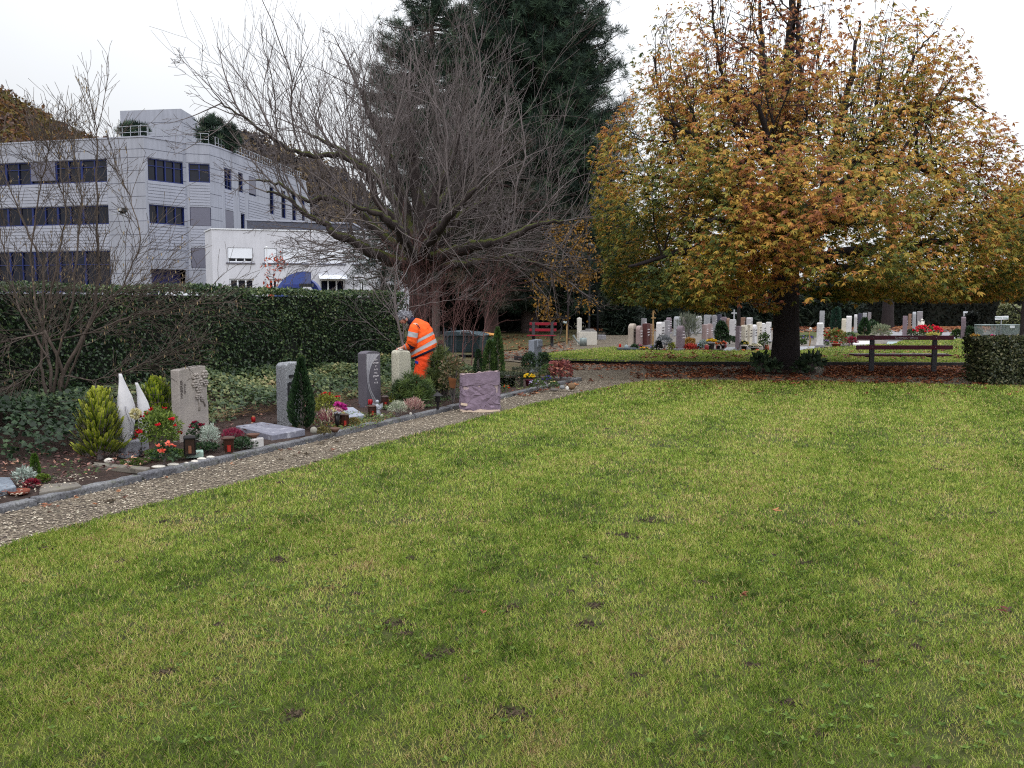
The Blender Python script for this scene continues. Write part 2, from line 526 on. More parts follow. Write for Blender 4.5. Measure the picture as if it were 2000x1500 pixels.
def dull_mat(name, a, b, c):
    t = NT(name); p = t.pos()
    t.base(t.ramp(t.noise(p, 3.0, 8, 0.8), [(0.3, a), (0.5, b), (0.7, c)])); t.rough(0.95); t.bump(t.noise(p, 25, 4, 0.8), 0.6, 0.03); return t.m
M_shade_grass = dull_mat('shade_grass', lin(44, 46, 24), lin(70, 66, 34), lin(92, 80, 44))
M_litter_ground = dull_mat('leafy_ground', lin(70, 48, 26), lin(118, 74, 38), lin(150, 100, 52))
M_yard = dull_mat('grave_yard', lin(62, 58, 52), lin(104, 98, 92), lin(132, 124, 118))
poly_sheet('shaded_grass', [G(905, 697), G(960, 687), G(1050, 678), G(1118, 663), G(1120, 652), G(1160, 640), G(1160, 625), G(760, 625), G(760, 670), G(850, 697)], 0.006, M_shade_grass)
poly_sheet('grave_yard', [G(1226, 685), G(1560, 686), G(1605, 681), G(1690, 675), G(1748, 673), G(1768, 664), G(1900, 663), G(2400, 662), G(2400, 640), G(1235, 640)], 0.05, M_yard)
poly_sheet('leaf_strewn_ground', [G(1200, 652), G(1240, 642), G(1600, 644), G(2400, 647), G(2400, 628), G(1150, 628), G(1150, 645)], 0.055, M_litter_ground)
# grass islands between the far graves
poly_sheet('grave_lawn', [G(1560, 661), G(1700, 661), G(1700, 648), G(1560, 648)], 0.056, M_lawn)

# ------------------------------------------------------------------ grass blades
M_blade = leaf_mat('grass_blade', [(0.0, lin(54, 68, 30)), (0.28, lin(104, 130, 48)), (0.5, lin(142, 163, 66)), (0.72, lin(172, 178, 90)), (0.9, lin(194, 174, 124)), (1.0, lin(126, 92, 66))], 0.6, 0.35, 0.2)
def grass(name, poly, xr, yr, n_of, hfun, wfun, z0, seed, label, holes=None, dry=0.0):
    rng = np.random.default_rng(seed)
    Pn = []
    for (y0, y1, dens) in n_of:
        xa, xb = xr(y0, y1)
        n = int((xb - xa) * (y1 - y0) * dens)
        Pn.append(np.stack([rng.uniform(xa, xb, n), rng.uniform(y0, y1, n)], 1))
    P = np.concatenate(Pn); P = P[in_poly(P[:, 0], P[:, 1], poly)]
    x, y = P[:, 0], P[:, 1]
    # clumps and thin places
    cl = wob(x, y, 5.0, 3) * 0.5 + wob(x, y, 13, 4) * 0.35 + wob(x, y, 1.3, 5) * 0.3
    keep = rng.random(len(x)) < np.clip(0.86 + cl * 0.28, 0.35, 1)
    if holes is not None:
        for hx, hy, hr in holes:
            ix = np.nonzero((np.abs(x - hx) < hr * 2.2) & (np.abs(y - hy) < hr * 2.6))[0]; xx, yy = x[ix], y[ix]
            dd = np.hypot((xx - hx), (yy - hy) * 0.8) / hr * (1 + .45 * wob(xx, yy, 45, 40) + .25 * wob(xx, yy, 120, 41))
            keep[ix] &= ~((dd < 1) & (rng.random(len(ix)) < 1.15 * (1.1 - dd)))
    P = P[keep]; x, y = P[:, 0], P[:, 1]; cl = cl[keep]; n = len(P)
    h = hfun(y) * rng.uniform(0.55, 1.4, n) * (1 + 0.22 * cl); w = wfun(y) * rng.uniform(0.7, 1.3, n)
    lean = rng.uniform(0.25, 1.25, n); az = rng.uniform(0, 2 * math.pi, n)
    u = np.stack([np.cos(az), np.sin(az), np.zeros(n)], 1)
    D = nrm(u * lean[:, None] + np.array([0, 0, 1.0])); S = np.stack([-np.sin(az), np.cos(az), np.zeros(n)], 1)
    base = np.stack([x, y, np.full(n, z0)], 1)
    mid = base + D * (h * 0.55)[:, None]
    D2 = nrm(D + u * 0.55)
    tip = mid + D2 * (h * 0.5)[:, None]
    V = np.stack([base - S * w[:, None] / 2, base + S * w[:, None] / 2, mid + S * w[:, None] * 0.38, tip, mid - S * w[:, None] * 0.38], 1)
    F = np.arange(n * 5).reshape(n, 5)
    # colour: mowing stripes, patches, dry blades
    sd = x * KD.y - y * KD.x
    stripe = np.sin(sd * 2 * math.pi / 1.7 + 0.6 * wob(x, y, 0.4, 9)) * 0.085
    v = 0.47 + stripe + 0.055 * wob(x, y, 0.9, 21) + 0.08 * wob(x, y, 3.7, 22) + .09 * wob(x, y, 11, 23) + .11 * wob(x, y, 34, 24) + .09 * wob(x, y, 90, 25) + rng.normal(0, 0.13, n) + dry
    dead = rng.random(n) < (0.08 + 0.12 * np.clip(wob(x, y, 2.1, 33), 0, 1))
    v = np.where(dead, rng.uniform(0.78, 1.0, n), v)
    v = np.clip(v, 0.02, 0.98)
    o = fast(name, V.reshape(-1, 3), F, M_blade, None, False, np.repeat(v, 5))
    setp(o, label, None, None, 'stuff')
    return o
hol = [G(1145, 1225), G(920, 1175), G(900, 1160), G(700, 1165), G(490, 1060), G(545, 1098), G(1000, 1400), G(1400, 1290), G(1570, 1105), G(1870, 1110), G(1340, 1350), G(1790, 1270), G(1700, 1300), G(1440, 990), G(770, 1225), G(1000, 1190), G(640, 1140),
       G(1220, 1050), G(580, 1400), G(690, 1330), G(880, 1280), G(1160, 1190), G(1930, 1420), G(1830, 920), G(1540, 1380), G(1290, 1280), G(1270, 1020), G(90, 1075), G(180, 1058), G(1960, 1200)]
holes = [(p.x, p.y, random.uniform(0.03, 0.10)) for i_, p in enumerate(hol) if i_ % 3 != 1] + [(random.uniform(-.5, .55) * y_, y_, random.uniform(.02, .05)) for y_ in np.random.default_rng(3).uniform(3, 12, 60)]
xr1 = lambda y0, y1: (-0.62 * y1 - 1.4, 0.62 * y1 + 2.2)
grass('grass', LAWN, xr1, None, [(2.1, 4.2, 12500), (4.2, 6.5, 9000), (6.5, 10, 4600), (10, 15, 2100), (15, 20, 1200)],
      lambda y: 0.023 + 0.0011 * y, lambda y: 0.0022 + 0.0009 * np.maximum(y - 3, 0), 0.012, 5, 'short mown autumn grass of the wide lawn in front', holes)
grass('strip_grass', LAWN2, lambda a, b: (0.2, 20), None, [(23, 29, 520), (29, 46, 200)], lambda y: 0.05 + 0 * y, lambda y: 0.022 + 0 * y, 0.09, 6,
      'bright short grass of the narrow lawn before the far graves', None, -0.03)

# broad-leaved weeds in the lawn
def rosettes(name, pts, rad, nl, mtl, label, z=0.02, w=0.4, upv=0.35, group=None):
    P, D, N, v, L = [], [], [], [], []
    for p in pts:
        for k in range(nl):
            a = random.uniform(0, 6.28); l = rad * random.uniform(0.6, 1.2)
            u = Vector((math.cos(a), math.sin(a), upv * random.uniform(0.4, 1.4)))
            P.append((p[0], p[1], z)); D.append(tuple(u)); N.append((0, 0, 1)); L.append(l); v.append(random.random())
    return P, D, N, np.array(L), np.array(v)
M_weed = leaf_mat('weed_leaf', [(0, lin(60, 80, 36)), (0.5, lin(88, 112, 50)), (1, lin(120, 138, 70))], 0.8, 0.3, .1)
wp = []
for cx, cy_, n, r_ in [(545, 1150, 26, .22), (1520, 1140, 18, .25), (1640, 1190, 22, .28), (1870, 1240, 22, .3), (350, 1400, 12, .25), (1800, 1450, 20, .25), (1450, 1050, 14, .3), (640, 1250, 14, .2), (1000, 1430, 10, .3),
                       (1700, 1400, 16, .3), (430, 1200, 8, .2), (730, 1200, 12, .25), (1480, 1480, 8, .15), (1250, 1100, 10, .4), (560, 1240, 10, .15), (250, 1070, 14, .3), (110, 1050, 10, .3), (920, 1000, 10, .5), (1900, 1340, 12, .2)]:
    c = G(cx, cy_)
    for _ in range(n): wp.append((c.x + random.gauss(0, r_), c.y + random.gauss(0, r_)))
for _ in range(160):
    y = random.uniform(3, 9); wp.append((random.uniform(-.55, .55) * y, y))
wp = [q for q in wp if in_poly(np.array([q[0]]), np.array([q[1]]), LAWN)[0]]
P, D, N, L, v = rosettes('weeds', wp, 0.024, 8, None, '', z=.028)
o = leaves('lawn_weeds', P, D, N, L, L * 0.5, v, M_weed, world=False); setp(o, 'small clover and dandelion leaves among the lawn grass', None, None, 'stuff')

# loose pebbles on the near gravel
def pebbles(name, poly, n, xr, yr, rr, seed, label, z=0.004):
    rng = np.random.default_rng(seed)
    x = rng.uniform(xr[0], xr[1], n); y = yr[0] + (yr[1] - yr[0]) * rng.random(n) ** 1.5
    k = in_poly(x, y, poly); x, y = x[k], y[k]; n = len(x)
    r = rng.uniform(*rr, n); az = rng.uniform(0, 6.28, n); el = rng.uniform(0.6, 1.0, n)
    base = np.array([[-1, -.6, 0], [1, -.6, 0], [1.1, .6, 0], [-.9, .7, 0], [0, -.9, .35], [.9, 0, .4], [0, .9, .4], [-.9, 0, .35], [0, 0, .65]], float)
    ca, sa = np.cos(az), np.sin(az)
    B = base[None] * r[:, None, None] * (1 + rng.normal(0, .12, (n, 9, 3))); B[:, :, 1] *= el[:, None]
    X = B[:, :, 0] * ca[:, None] - B[:, :, 1] * sa[:, None] + x[:, None]; Y = B[:, :, 0] * sa[:, None] + B[:, :, 1] * ca[:, None] + y[:, None]
    V = np.stack([X, Y, B[:, :, 2] + z], -1).reshape(-1, 3)
    f = np.array([[0, 4, 8, 7], [4, 1, 5, 8], [8, 5, 2, 6], [7, 8, 6, 3]])
    F = (f[None] + (np.arange(n) * 9)[:, None, None]).reshape(-1, 4)
    o = fast(name, V, F, M_peb, None, False, np.repeat(rng.random(n), 9), True)
    return setp(o, label, None, None, 'stuff')
M_peb = leaf_mat('pebble', [(0, lin(84, 76, 70)), (0.4, lin(132, 120, 108)), (0.8, lin(160, 148, 132)), (1, lin(188, 180, 164))], 0.9, 0.0, .15)
PATHP = [kp(-3, 0), kp(13, 0), G(1250, 742), G(1150, 762), G(900, 824), G(620, 900), G(300, 982), G(0, 1070), G(-60, 1090)]
pebbles('gravel_pebbles', PATHP, 42000, (-4.6, 3.5), (5.2, 19), (0.006, 0.013), 3, 'loose pale pebbles lying on the gravel path')
M_crumb = leaf_mat('soil_crumb', [(0, lin(30, 25, 19)), (.6, lin(54, 45, 36)), (1, lin(80, 70, 56))], .95, 0, .1)
_mp = M_peb; M_peb = M_crumb
cr = []
for hx, hy, hr in holes:
    n_c = int(15 + hr * 900)
    cr += [(hx + random.gauss(0, hr * .5), hy + random.gauss(0, hr * .4)) for _ in range(n_c)]
cr = np.array(cr)
def crumbs():
    rng = np.random.default_rng(9); n = len(cr); r = rng.uniform(.004, .011, n)
    base = np.array([[-1, -.6, 0], [1, -.7, .1], [.9, .8, 0], [-.8, .7, .1], [.1, 0, .9]], float)
    B = base[None] * r[:, None, None] * (1 + rng.normal(0, .2, (n, 5, 3))); az = rng.uniform(0, 6.28, n); ca, sa = np.cos(az)[:, None], np.sin(az)[:, None]
    V = np.stack([B[:, :, 0] * ca - B[:, :, 1] * sa + cr[:, :1], B[:, :, 0] * sa + B[:, :, 1] * ca + cr[:, 1:], B[:, :, 2] + .014], -1).reshape(-1, 3)
    f = np.array([[0, 1, 4], [1, 2, 4], [2, 3, 4], [3, 0, 4]]); F = (f[None] + (np.arange(n) * 5)[:, None, None]).reshape(-1, 3)
    setp(fast('soil_crumbs', V, F, M_crumb, None, False, np.repeat(rng.random(n), 5)), 'dark soil crumbs in the bare spots of the lawn', None, None, 'stuff')
crumbs(); M_peb = _mp
GB = [kp(-3, 0.13), kp(1.1, 0.13), kp(1.2, 0.55), kp(-3, 0.7)]
pebbles('bed_pebbles', GB, 9000, (-6, -2), (4, 9), (0.007, 0.014), 4, 'pale yellow pebbles behind the kerb at the lower left', 0.075)

# fallen chestnut leaves
M_fallen = leaf_mat('fallen_leaf', [(0, lin(62, 36, 26)), (0.35, lin(108, 58, 40)), (0.7, lin(140, 84, 56)), (1, lin(174, 118, 78))], 0.7, 0.15)
def fallen(name, pts, L0, z, label, seed=1, spread=5):
    rng = np.random.default_rng(seed); pts = np.asarray(pts, float); n = len(pts)
    P, D, N, L, W, v = [], [], [], [], [], []
    az0 = rng.uniform(0, 6.28, n); sc = rng.uniform(0.6, 1.3, n); vv = rng.random(n)
    for k in range(spread):
        a = az0 + (k - (spread - 1) / 2) * 0.55 + rng.normal(0, .15, n)
        P.append(np.stack([pts[:, 0], pts[:, 1], np.full(n, z) + rng.uniform(0, .015, n)], 1))
        D.append(np.stack([np.cos(a), np.sin(a), rng.uniform(-0.02, 0.45, n)], 1))
        N.append(np.stack([rng.normal(0, .35, n), rng.normal(0, .35, n), np.ones(n)], 1))
        L.append(L0 * sc * rng.uniform(.7, 1.1, n)); W.append(L0 * sc * rng.uniform(.25, .42, n)); v.append(np.clip(vv + rng.normal(0, .1, n), 0, 1))
    c = np.concatenate
    return setp(leaves(name, c(P), c(D), c(N), c(L), c(W), c(v), M_fallen, world=False, fold=0.3), label, None, None, 'stuff')
rng = np.random.default_rng(8)
def scat(n, fx, fy, dens):
    out = []
    while len(out) < n:
        px, py = rng.uniform(*fx), rng.uniform(*fy)
        if rng.random() < dens(px, py): p = G(px, py); out.append((p.x, p.y))
    return out
clump = lambda px, py: 0.35 + 0.65 * (math.sin(px / 23 + py / 5) * math.sin(px / 41 - py / 7) > 0.05)
pts = scat(2300, (1610, 1930), (714, 737), lambda a, b: 1.0 if b < 731 else 0.35)
pts += scat(900, (1230, 1480), (713, 740), lambda a, b: clump(a, b) * (0.2 + 0.8 * min(1, (a - 1200) / 220)))
pts += scat(420, (1020, 1300), (712, 724), lambda a, b: clump(a, b) * (1.0 if b < 717 else .35))
pts += scat(700, (1440, 1930), (730, 752), clump)
pts += scat(90, (940, 1200), (735, 775), lambda a, b: 1.0 if abs(b - (796 - (a - 900) * .225)) < 9 else 0.1)
fallen('fallen_leaves', pts, 0.085, 0.008, 'curled rust brown chestnut leaves fallen on the gravel', 2)
pts = scat(26, (0, 900), (800, 1060), lambda a, b: 1.0 if abs(b - (1010 - a * .229)) < 22 else 0.0)
fallen('path_leaves', pts, 0.045, 0.008, 'few small dry leaves along the near gravel path', 12)
pts = scat(230, (1180, 2000), (744, 800), lambda a, b: max(0.0, 1 - (b - 744) / 45) ** 1.5)
pts += scat(5, (900, 2000), (760, 1300), lambda a, b: 0.5)
fallen('lawn_leaves', pts, 0.05, 0.045, 'scattered brown leaves lying on the near lawn', 3)
pts = scat(480, (1250, 1925), (686, 710), lambda a, b: 0.15 + 0.85 * ((b - 686) / 24) ** 2)
fallen('strip_leaves', pts, 0.09, 0.125, 'brown leaves lying on the narrow strip of lawn', 4)
pts = scat(1500, (1150, 2000), (640, 652), lambda a, b: 1.0 if (a < 1235 or a > 1560) else 0.2)
fallen('yard_leaves', pts, 0.16, 0.07, 'orange brown leaves drifted before the far dark hedge', 5)
pts = scat(600, (930, 1120), (655, 705), lambda a, b: 0.7)
fallen('shade_leaves', pts, 0.10, 0.02, 'brown leaves on the shaded ground by the bins', 6)
# soil litter in the near bed
pts = [tuple(kp(rng.uniform(-3.0, 2.4), rng.uniform(0.2, 1.6)))[:2] for _ in range(900)]
pts += [tuple(kp(rng.uniform(1.5, 13), rng.uniform(0.9, 1.9)))[:2] for _ in range(500)]
M_keep = M_fallen
M_fallen = leaf_mat('rotting_leaf', [(0, lin(44, 28, 26)), (0.5, lin(92, 60, 56)), (0.85, lin(138, 98, 88)), (1, lin(176, 134, 110))], 0.7, 0.1)
fallen('bed_litter', pts, 0.05, 0.09, 'dark purplish brown leaf litter on the soil of the near bed', 7, 3)
M_fallen = M_keep

# ------------------------------------------------------------------ hills
def hill(name, prof, D0, D1, mtl):
    """ridge given by (px,py) at depth D1, foot at depth D0"""
    vs_, fs = [], []
    for i, (px, py) in enumerate(prof):
        top = PY(px, py, D1)
        for j in range(7):
            f = j / 6; Y = D0 + (D1 - D0) * f
            x = top.x * Y / D1
            vs_.append((x, Y, -1 + (top.z + 1) * f ** 1.2 + random.uniform(-.6, .6) * (j > 0)))
        vs_.append((top.x * 1.3, D1 * 1.3, -2))
    for i in range(len(prof) - 1):
        for j in range(7):
            a = i * 8 + j; fs.append((a, a + 8, a + 9, a + 1))
    return setp(fast(name, vs_, fs, mtl, smooth=True), kind='structure'), vs_
M_hill = dull_mat('hill_floor', lin(60, 44, 26), lin(84, 58, 32), lin(96, 72, 40))
H1 = [(-420, 110), (-200, 150), (-60, 190), (0, 208), (55, 240), (100, 268), (150, 300), (200, 320), (260, 315), (340, 350)]
H2 = [(330, 330), (440, 290), (490, 285), (560, 312), (630, 340), (700, 392), (760, 440), (840, 485), (920, 520)]
_, hv1 = hill('hill', H1, 120, 210, M_hill)
_, hv2 = hill('far_hill', H2, 240, 380, M_hill)
def forest(name, hv, nprof, n, size, per, stops, label, seed, lo=0.35, big=0.3):
    rng = np.random.default_rng(seed); hv = np.array(hv).reshape(nprof, 8, 3)
    m = leaf_mat(name + '_leaf', stops, 0.8, 0.2, 0.1)
    C, cv, cr = [], [], []
    for _ in range(n):
        i = rng.uniform(0, nprof - 1.001); j = rng.uniform(lo * 6, 6.0); a, b = int(i), min(int(j), 5)
        fi, fj = i - a, j - b
        p = (hv[a, b] * (1 - fi) + hv[a + 1, b] * fi) * (1 - fj) + (hv[a, b + 1] * (1 - fi) + hv[a + 1, b + 1] * fi) * fj
        C.append(p); cr.append(size * rng.uniform(0.7, 1.3)); cv.append(rng.random())
    C, cr, cv = np.array(C), np.array(cr), np.array(cv)
    d = rdir(n * per, rng).reshape(n, per, 3); d[:, :, 2] = np.abs(d[:, :, 2]) * 1.1 - 0.25
    rad = cr[:, None, None] * rng.uniform(0.75, 1.05, (n, per, 1))
    P = C[:, None, :] + d * rad * np.array([1, 1, 1.25]) + np.array([0, 0, size * 0.5])
    P = P.reshape(-1, 3); N = d.reshape(-1, 3)
    v = np.clip(np.repeat(cv, per) + rng.normal(0, 0.08, n * per), 0, 1)
    T = rdir(n * per, rng)
    o = leaves(name, P, T, N + 0.5 * rdir(n * per, rng), size * 0.34 * rng.uniform(.6, 1.3, n * per), size * 0.26 * np.ones(n * per), v, m, world=False)
    return setp(o, label, None, None, 'stuff')
forest('hillside_forest', hv1, len(H1), 1500, 3.2, 70, [(0, lin(76, 72, 40)), (0.25, lin(102, 86, 42)), (0.45, lin(108, 80, 48)), (0.62, lin(104, 70, 50)), (0.8, lin(98, 78, 68)), (1, lin(88, 76, 72))],
       'rust and gold autumn forest covering the hill at the left', 12)
forest('distant_forest', hv2, len(H2), 1100, 4.5, 60, [(0, lin(52, 54, 62)), (0.4, lin(74, 68, 70)), (0.7, lin(96, 84, 72)), (1, lin(112, 96, 68))],  # bluish haze of distance is put into these leaf colours
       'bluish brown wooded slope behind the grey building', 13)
# ================================================================== buildings beyond the hedge
def Dtop(py, H): return (H - CAMH) * FPX / (592 - py)
def plan(px, D): p = GX(px, D); return Vector((p.x, p.y, 0))
def zz(py, D): return CAMH + (592 - py) / FPX * D

class Face:
    """a vertical wall seen from the camera: u metres along, z metres up"""
    def __init__(s, p0, p1):
        s.p0, s.p1 = Vector(p0), Vector(p1); s.d = (s.p1 - s.p0); s.L = s.d.length; s.d.normalize()
        n = Vector((s.d.y, -s.d.x, 0))
        if n.dot(-s.p0) < 0: n = -n
        s.n = n
    def at(s, u, z, off=0.0): return s.p0 + s.d * u + s.n * off + Vector((0, 0, z))
    def u(s, px):
        lo, hi = -20.0, s.L + 20
        inc = proj(s.at(hi, 5))[0] > proj(s.at(lo, 5))[0]
        for _ in range(50):
            m = (lo + hi) / 2
            if (proj(s.at(m, 5))[0] < px) == inc: lo = m
            else: hi = m
        return (lo + hi) / 2
    def wall(s, mb, z0, z1, holes, depth=0.25):
        us = sorted(set([0.0, s.L] + [h[0] for h in holes] + [h[1] for h in holes])); us = [u for u in us if -1e-6 <= u <= s.L + 1e-6]
        zs = sorted(set([z0, z1] + [h[2] for h in holes] + [h[3] for h in holes]))
        for a, b in zip(us[:-1], us[1:]):
            for c, e in zip(zs[:-1], zs[1:]):
                um, zm = (a + b) / 2, (c + e) / 2
                if any(h[0] < um < h[1] and h[2] < zm < h[3] for h in holes): continue
                mb.add([s.at(a, c), s.at(b, c), s.at(b, e), s.at(a, e)], [(0, 1, 2, 3)])
        for h in holes:
            q = [(h[0], h[2]), (h[1], h[2]), (h[1], h[3]), (h[0], h[3])]
            for i in range(4):
                a, b = q[i], q[(i + 1) % 4]
                mb.add([s.at(*a), s.at(*b), s.at(b[0], b[1], -depth), s.at(a[0], a[1], -depth)], [(0, 1, 2, 3)])
    def slab(s, mb, u0, u1, z0, z1, o0, o1):
        c = [s.at(u0, z0, o0), s.at(u1, z0, o0), s.at(u1, z0, o1), s.at(u0, z0, o1)]
        t = [x + Vector((0, 0, z1 - z0)) for x in c]
        mb.add(c + t, [(3, 2, 1, 0), (4, 5, 6, 7), (0, 1, 5, 4), (1, 2, 6, 5), (2, 3, 7, 6), (3, 0, 4, 7)])

def wallmat(name, c, streak=0.12):
    t = NT(name); v = t.coord('Object')
    n1 = t.noise(v, 0.6, 5, 0.6); n2 = t.noise(t.coord('Object', (3, 3, .25)), 1.0, 4, 0.7)
    col = t.ramp(n1, [(0.3, tuple(x * .92 for x in c[:3]) + (1,)), (0.7, tuple(min(1, x * 1.06) for x in c[:3]) + (1,))])
    st = t.ramp(n2, [(0.35, (1 - streak,) * 3 + (1,)), (0.6, (1, 1, 1, 1))])
    t.base(t.mix(1.0, col, st, 'MULTIPLY')); t.rough(0.7); return t.m
M_gpanel = wallmat('grey_panel', lin(148, 151, 163), .16)
M_gslat = wallmat('grey_slat', lin(150, 153, 166), 0.05)
M_joint = mat('panel_joint', lin(82, 84, 98))
M_blueframe = mat('blue_window_frame', lin(28, 40, 92), 0.4, 0.1)
M_white = wallmat('white_render', lin(190, 191, 200), 0.08)
M_wframe = mat('white_frame', lin(205, 208, 215), 0.5, 0.05)
M_shutter = mat('white_shutter', lin(214, 218, 228), 0.5, 0.04, 0.5)
M_blind = mat('grey_blind', lin(98, 98, 112), 0.6, 0.08)
def glass_mat(name, c):
    t = NT(name); n = t.noise(t.coord('Object'), 0.5, 3)
    t.base(t.ramp(n, [(0.35, c), (0.7, tuple(min(1, x * 1.8) for x in c[:3]) + (1,))])); t.rough(0.08); t.b.inputs['Specular IOR Level'].default_value = 0.3; return t.m
M_glass = glass_mat('dark_glass', lin(17, 19, 30))
M_garage = mat('blue_door', lin(52, 54, 110), 0.5, 0.1)
M_steel = mat('grey_steel', lin(150, 154, 162), 0.45, 0.1, metal=0.3)
M_dark = mat('dark_metal', lin(28, 30, 34), 0.5, 0.2)
M_roofg = mat('flat_roof', lin(96, 98, 104))

H = 16.4
pA0, pA1 = plan(-160, 90.6), plan(293, Dtop(275, H))
pB1 = plan(366, Dtop(286, H)); pC0 = plan(372, Dtop(286, H) + .4); pC1 = plan(418, Dtop(290, H)); pE = plan(440, Dtop(297, H)); pR1 = plan(602, Dtop(360, H))
gb = thing('office_building', 'three storey grey panelled office building with blue window bands beyond the hedge', 'building', (pA1.x, pA1.y, 0))
wall, slats, joints = MB(), MB(), MB()
def slat_zone(F, u0, u1, z0, z1, pitch=0.26):
    n = max(1, int((z1 - z0) / pitch)); p = (z1 - z0) / n; slats = MB()
    for i in range(n):
        F.slab(slats, u0 + .03, u1 - .03, z0 + i * p + 0.07, z0 + (i + 1) * p, -0.06, 0.035)
    slats.build('cladding', M_gslat, gb, True)
def joint_h(F, u0, u1, z): F.slab(joints, u0, u1, z - 0.02, z + 0.02, -0.01, 0.012)
def window(F, u0, u1, z0, z1, nb, fm, frame_w=0.10, transom=False, blind=None, depth=0.22, name='window', parent=None, mull=None):
    f = MB()
    F.slab(f, u0, u1, z0, z0 + frame_w, -depth, -depth + .12); F.slab(f, u0, u1, z1 - frame_w, z1, -depth, -depth + .12)
    F.slab(f, u0, u0 + frame_w, z0 + frame_w, z1 - frame_w, -depth, -depth + .12); F.slab(f, u1 - frame_w, u1, z0 + frame_w, z1 - frame_w, -depth, -depth + .12)
    for i in range(1, nb):
        u = u0 + (u1 - u0) * i / nb
        F.slab(f, u - frame_w / 2, u + frame_w / 2, z0 + frame_w, z1 - frame_w, -depth, -depth + .12)
        if transom and i < nb: pass
    if transom:
        F.slab(f, u0 + frame_w, u1 - frame_w, z1 - (z1 - z0) * .34, z1 - (z1 - z0) * .34 + .07, -depth, -depth + .09)
    fo = f.build(name, fm, parent, True)
    g = MB(); F.slab(g, u0, u1, z0, z1, -depth - .12, -depth - .02); g.build('pane', M_glass, fo, False)
    fo.children[0].data.transform(TM[parent.name].inverted())
    if blind:
        b = MB(); bz = z1 - (z1 - z0) * blind[1]
        F.slab(b, u0 + .05, u1 - .05, bz, z1 - .03, -depth + .13, -depth + .19)
        bo = b.build('blind', blind[0], fo, False); bo.data.transform(TM[parent.name].inverted())
    return fo
Z = [(12.58, 14.62), (8.78, 10.5), (2.6, 6.4)]
# facade A
A = Face(pA0, pA1); ua = A.u(216); hA = []
for z0, z1 in Z: hA.append((0.0, ua, z0, z1))
A.wall(wall, 0, H, hA)
for k, (z0, z1) in enumerate(Z):
    uL = 0.0; step = ua / 8
    for i in range(8):
        window(A, i * step, (i + 1) * step, z0, z1, 2, M_blueframe, transom=(k != 1), blind=(M_blind, .85) if (i, k) in ((5, 0),) else None, parent=gb)
slat_zone(A, 0, ua, 10.5, 12.55); slat_zone(A, 0, ua, 6.42, 8.75)
for z in (15.4, 14.66): joint_h(A, 0, A.L, z)
for z in (13.5, 12.4, 11.2, 10.1, 9.0, 7.8, 6.7, 5.5, 4.3, 3.1): joint_h(A, ua + .05, A.L, z)
# facade B (set back at an angle)
B = Face(pA1, pB1); b0, b1 = B.u(295), B.u(364)
hB = [(b0, b1, 12.62, 14.62), (b0, b1, 8.8, 10.5), (b0, b1, 0.3, 4.7)]
B.wall(wall, 0, H, hB)
window(B, b0, b1, 12.62, 14.62, 4, M_blueframe, transom=True, parent=gb); window(B, b0, b1, 8.8, 10.5, 4, M_blueframe, parent=gb)
slat_zone(B, b0 - .1, b1 + .1, 10.55, 12.55); slat_zone(B, b0 - .1, b1 + .1, 6.5, 8.75)
for z in (15.4, 14.68, 5.6, 6.45): joint_h(B, 0, B.L, z)
gd = MB(); B.slab(gd, b0, b1, 0, 4.7, -1.2, -1.0); gd.build('garage_door', M_garage, gb, True)
Bp = Face(pB1, pC0); Bp.wall(wall, 0, H, [])
for z in (15.4, 14.2, 12.9, 11.7, 10.4, 9.2, 7.9, 6.7, 5.4): joint_h(Bp, 0, Bp.L, z)
Cc = Face(pC0, pC1); c0, c1 = Cc.u(374), Cc.u(415)
hC = [(c0, c1, 12.9, 14.62), (c0, c1, 8.85, 10.6), (c0, c1, 4.9, 6.8)]
Cc.wall(wall, 0, H, hC)
window(Cc, c0, c1, 12.9, 14.62, 2, M_blueframe, parent=gb, transom=True)
window(Cc, c0, c1, 8.85, 10.6, 1, M_blueframe, blind=(M_blind, .98), parent=gb); window(Cc, c0, c1, 4.9, 6.8, 1, M_blueframe, blind=(M_blind, .98), parent=gb)
slat_zone(Cc, c0, c1, 10.7, 12.8); slat_zone(Cc, c0, c1, 6.9, 8.75)
for z in (15.5, 14.7, 4.7, 3.4): joint_h(Cc, 0, Cc.L, z)
E = Face(pC1, pE); E.wall(wall, 0, H, [])
for z in (15.5, 14.3, 13.1, 11.9, 10.7, 9.5, 8.3, 7.1): joint_h(E, 0, E.L, z)
Rr = Face(pE, pR1); hR = []; wins = []
for (xa, xb, z0, z1, nb) in [(443, 457, 12.7, 14.75, 2), (470, 479, 12.8, 14.75, 1), (490, 504, 12.8, 14.75, 1), (530, 538, 11.4, 14.4, 1), (552, 561, 11.3, 14.4, 1), (573, 581, 11.3, 14.4, 1), (592, 598, 11.3, 14.4, 1),
                             (443, 459, 8.7, 10.7, 2), (473, 481, 8.6, 10.7, 1)]:
    u0, u1 = Rr.u(xa), Rr.u(xb); hR.append((u0, u1, z0, z1)); wins.append((u0, u1, z0, z1, nb))
Rr.wall(wall, 0, H, hR)
for i, w in enumerate(wins): window(Rr, w[0], w[1], w[2], w[3], w[4], M_blueframe, blind=(M_blind, .9) if i in (2, 7) else None, parent=gb)
slat_zone(Rr, Rr.u(443), Rr.u(459), 10.8, 12.6); slat_zone(Rr, Rr.u(471), Rr.u(481), 10.8, 12.6)
for a, b in ((488, 529), (539, 551), (562, 572), (582, 591)): slat_zone(Rr, Rr.u(a), Rr.u(b), 8.7, 12.4)
for z in (15.5, 14.95, 13.0): joint_h(Rr, 0, Rr.L, z)
